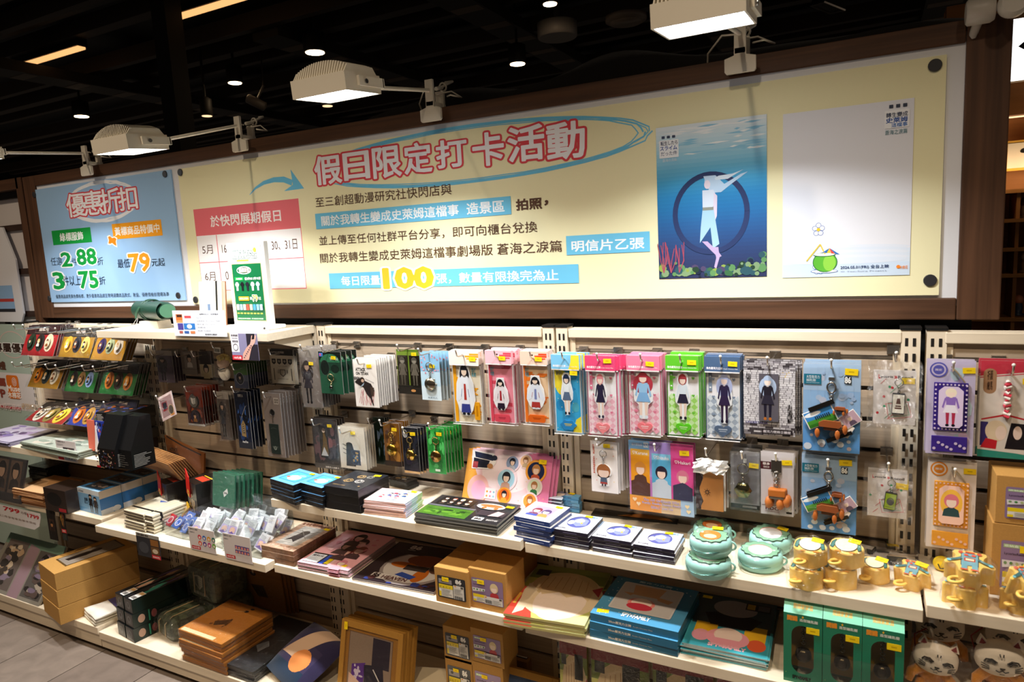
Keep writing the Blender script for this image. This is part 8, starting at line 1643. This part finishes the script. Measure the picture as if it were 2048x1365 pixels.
# black bags
def blackbag(c):
    c.r(0,0,1,1,'#16181b'); c.p([(.40,.40),(.52,.52),(.66,.44),(.60,.30)],'#5a5c5e').band([(.3,.38),(.36,.46)],.004,'#6a6c6e').band([(.66,.56),(.8,.60)],.003,'#4a4c4e')
    for k in range(5): c.band([(.43+.045*k,.41-.02*k),(.53+.03*k,.50-.02*k)],.0014,'#1a1c1e')
stack('P',(520,1245),(560,1160),(920,1280),(1690,800),'b2l',4,'tote_bag','{} shiny black folded bag with a grey wing print','bag',block('#121417',blackbag,mat='leather',bev=.006),base=Z2,jit=.006,film='crinkle',dmax=.30)
# --- base deck, third and fourth bay
def cushion(px,py,label,rx,seed,s=.17,z=.2,Y=-.2):
    p=unp(*cp('Q',px,py),1,Y); p.z=z; t=thing('cushion',label,'cushion',(p.x,Y,p.z),(rx,.1,-.25)); mb=MB('fabric'); n=96; P=[]
    for sg in (-1,1):
        for j in range(n+1):
            for i in range(n+1):
                u=2*i/n-1; v=2*j/n-1; P.append((s*u*(1-.06*v*v),sg*.035*(1-u**4)*(1-v**4),s*v*(1-.06*u*u)))
    N=(n+1)**2; F=[]; C=[]
    pics=[(lambda u,v:'#D8884A' if (u-.25)**2+(v+.3)**2<.14 else None),(lambda u,v:'#C9A88C' if abs(u+.2-v*.5)<.35 and v>-.35 else None),(lambda u,v:'#2F2A48' if v>.25 or u>.7 else None),(lambda u,v:'#22344a' if v<-.55 else None)]
    for j in range(n):
        for i in range(n):
            u=2*(i+.5)/n-1; v=2*(j+.5)/n-1; col='#3A3350'
            for f_ in pics:
                k=f_(u,v)
                if k: col=k; break
            a=j*(n+1)+i; mb.add([P[a],P[a+1],P[a+n+2],P[a+n+1]],[(0,1,2,3)],col,smooth=True); b_=N+a; mb.add([P[b_],P[b_+n+1],P[b_+n+2],P[b_+1]],[(0,1,2,3)],'#2c2a3a',smooth=True)
    mb.build('printed_cover',t); return t
cushion(170,1330,'dark violet cushion with tan and orange print beside the black bags',-1.2,1,.105,z=.147,Y=-.25)
def frameart(c,root,w,h):
    c.r(0,0,1,1,'#9A6A26'); c.r(.13,.0,.84,.86,'#6a4f3a'); c.r(.14,.0,.83,.85,'#8f7a68').r(.52,.45,.80,.84,'#2b2230').p([(.2,.42),(.42,.48),(.40,.16),(.2,.14)],'#5a2f86'); blotch(c,86,['#cfc0d4'],8,.02,.05,.2,.2,.42,.44); c.p([(.40,.45),(.70,.50),(.74,.22),(.42,.14)],'#231c2c').p([(.16,.3),(.24,.26),(.5,.12),(.36,.06),(.16,.12)],'#D8B4A0').p([(.28,.05),(.5,.08),(.48,.0),(.28,.0)],'#4a8a7a').band([(.55,.42),(.66,.28),(.82,.24)],.004,'#d8d0cc').r(.70,.04,.84,.12,'#B8342E')
def woodframe(K,tl,tr,bl,Y0,label,n=3,draw=frameart,sz=Z3):
    for k in range(n):
        r,w,h=lean(K,tl,tr,bl,sz,'framed_print',label.format(['first','second','third'][k]) if n>1 else label,'picture frame',.012,.055,draw,'#A87A34',film='film' if k==0 else None,mat='kraft',ymax=-.06)
        r.location.x+=.006*k; r.location.y+=.022*k
        for xx in (-w/2,w/2-.018):
            mb=MB('kraft'); mb.box(xx,-.006,0,xx+.018,0,h,'#A87A34',bev=.001); mb.build('frame_stile',r)
        mb=MB('kraft'); mb.box(-w/2+.018,-.006,h-.02,w/2-.018,0,h,'#A87A34',bev=.001); mb.build('frame_rail',r)
        if k==0: sticker(r,-w*.42,-.0075,h*.92,rot=1.5,w=.024)
woodframe('Q',(478,790),(1020,880),(395,1430),-.3,'{} tan wooden frame, counted from the aisle, leaning by the dark cushion')
def boxat(px,py,px2,Y,zb,label,lab,h,d=.09,topf=None,K='R'):
    a=unp(*cp(K,px,py),1,Y); q=unp(*cp(K,px2,py),1,Y); w=q.x-a.x; t=thing('cardboard_box',label,'cardboard box',(a.x+w/2,Y,a.z-h)); mb=MB('kraft'); mb.box(-w/2,0,0,w/2,d,h,'#A97E42',bev=.0012)
    c=top(mb,w,d,h,'kraft')
    if topf: topf(c)
    mb.build('carton',t)
    if lab: m2=MB('gloss'); lab(m2.cv((-w*.42,-.0006,h*.14),(1,0,0),(0,0,1),w*.84,h*.66,'gloss',.00012)); m2.build('printed_label',t); sticker(t,-w*.10,-.0016,h*.72,w=.02)
    return a.z-h
Yb=-.17
z=boxat(118,815,385,Yb,0,'upper shaded box with a black label below the dark machine folders',label86,.110)
a=unp(*cp('R',118,815),1,Yb); 
boxat(140,1105,395,Yb,0,'lower shaded box with a black label below the dark machine folders',label86,unp(*cp('R',140,1105),1,Yb).z-Z3)
z=boxat(382,835,690,Yb-.006,0,'upper shaded box with a lilac label below the portrait towels',labelL,.110)
boxat(400,1150,690,Yb-.006,0,'lower shaded box with a lilac label below the portrait towels',labelL,unp(*cp('R',400,1150),1,Yb-.006).z-Z3)
def flatlab(c):
    c.rr(.06,.12,.92,.92,.003,'#1b1d22').t('刀匠',.12,.72,.36,.86,'#d8d4cc',.03).r(.12,.50,.42,.66,'#cfcac2').r(.12,.16,.42,.46,'#d8c43a').r(.48,.16,.90,.50,'#cfcac2')
    for k in range(9): c.r(.5+.04*k,.2,.52+.04*k,.36,'#22211f')
    c.r(.7,.8,.86,.9,YEL)
for i,(bl,tl,tr,br,lb) in enumerate((((640,1330),(620,1095),(930,1185),(1095,985),'flat tan carton with a black lid label, the deeper of two'),((400,1400),(380,1335),(640,1400),(770,1175),'flat tan carton with a black lid label, the lower of two'))):
    c_,w,d,zt,an=frame_of('R',bl,tl,tr,br,Z3); t=thing('flat_carton',lb,'carton',(c_.x,c_.y,Z3+.001),(0,0,an)); hh_=max(.04,zt-Z3); mb=MB('kraft'); mb.box(-w/2,0,0,w/2,min(d,.14),hh_,'#8a6636',bev=.001); flatlab(top(mb,w,min(d,.14),hh_,'kraft')); mb.build('carton',t)
woodframe('R',(640,1180),(1240,1320),(640,1700),-.3,'pale wooden frame rising from the base deck under the blue boxes',1,lambda c,root,w,h:(c.r(0,0,1,1,'#A87A3A'),c.r(.1,0,.9,.86,'#3a4a66'),blotch(c,88,['#6a7a9a','#2a3448'],10,.05,.12,.1,.1,.9,.86)))
p=unp(*cp('Q',1330,1330),2,Z3+.05); t=thing('cloth_bag','folded cream cloth bag lying before the shaded boxes','bag',(p.x,p.y,Z3+.02),(0,0,.3)); mb=MB('fabric'); mb.box(-.09,-.06,0,.09,.06,.03,'#D8C8A8',bev=.012); mb.build('folded_cloth',t)
def hangtowel(K,tl,tr,bl,Y,label):
    a=unp(*cp(K,*tl),1,Y); q=unp(*cp(K,*tr),1,Y); w=q.x-a.x; a.z=min(a.z,SH['b4l']-.034); h=a.z-Z3-.002; t=thing('folded_towel',label,'towel',(a.x+w/2,Y,a.z),(-.06,0,0)); mb=MB('fabric'); mb.box(-w/2,0,-h,w/2,.012,0,'#8a8a3a',bev=.003); c=front(mb,w,h,'fabric'); towel(c); c.r(0,.88,1,1,'#7a1f24').r(.55,.66,.85,.9,'#22201f'); mb.build('folded_cloth',t); sheet(w*1.04,h*1.03,.004,int(tl[0]),mat='crinkle').build('clear_sleeve',t,(0,0,.008)); return t
hangtowel('S',(10,1010),(560,1090),0,-.21,'shaded portrait towel standing on the base under the teal blue boxes')
hangtowel('S',(600,1090),(1180,1190),0,-.22,'shaded portrait towel standing on the base under the turquoise folders')
hangtowel('S',(1220,1215),(1760,1290),0,-.23,'shaded portrait towel standing on the base under the green boxes')
hangtowel('R',(1240,960),(1500,980),0,-.19,'shaded portrait towel standing on the base below the folded towels')
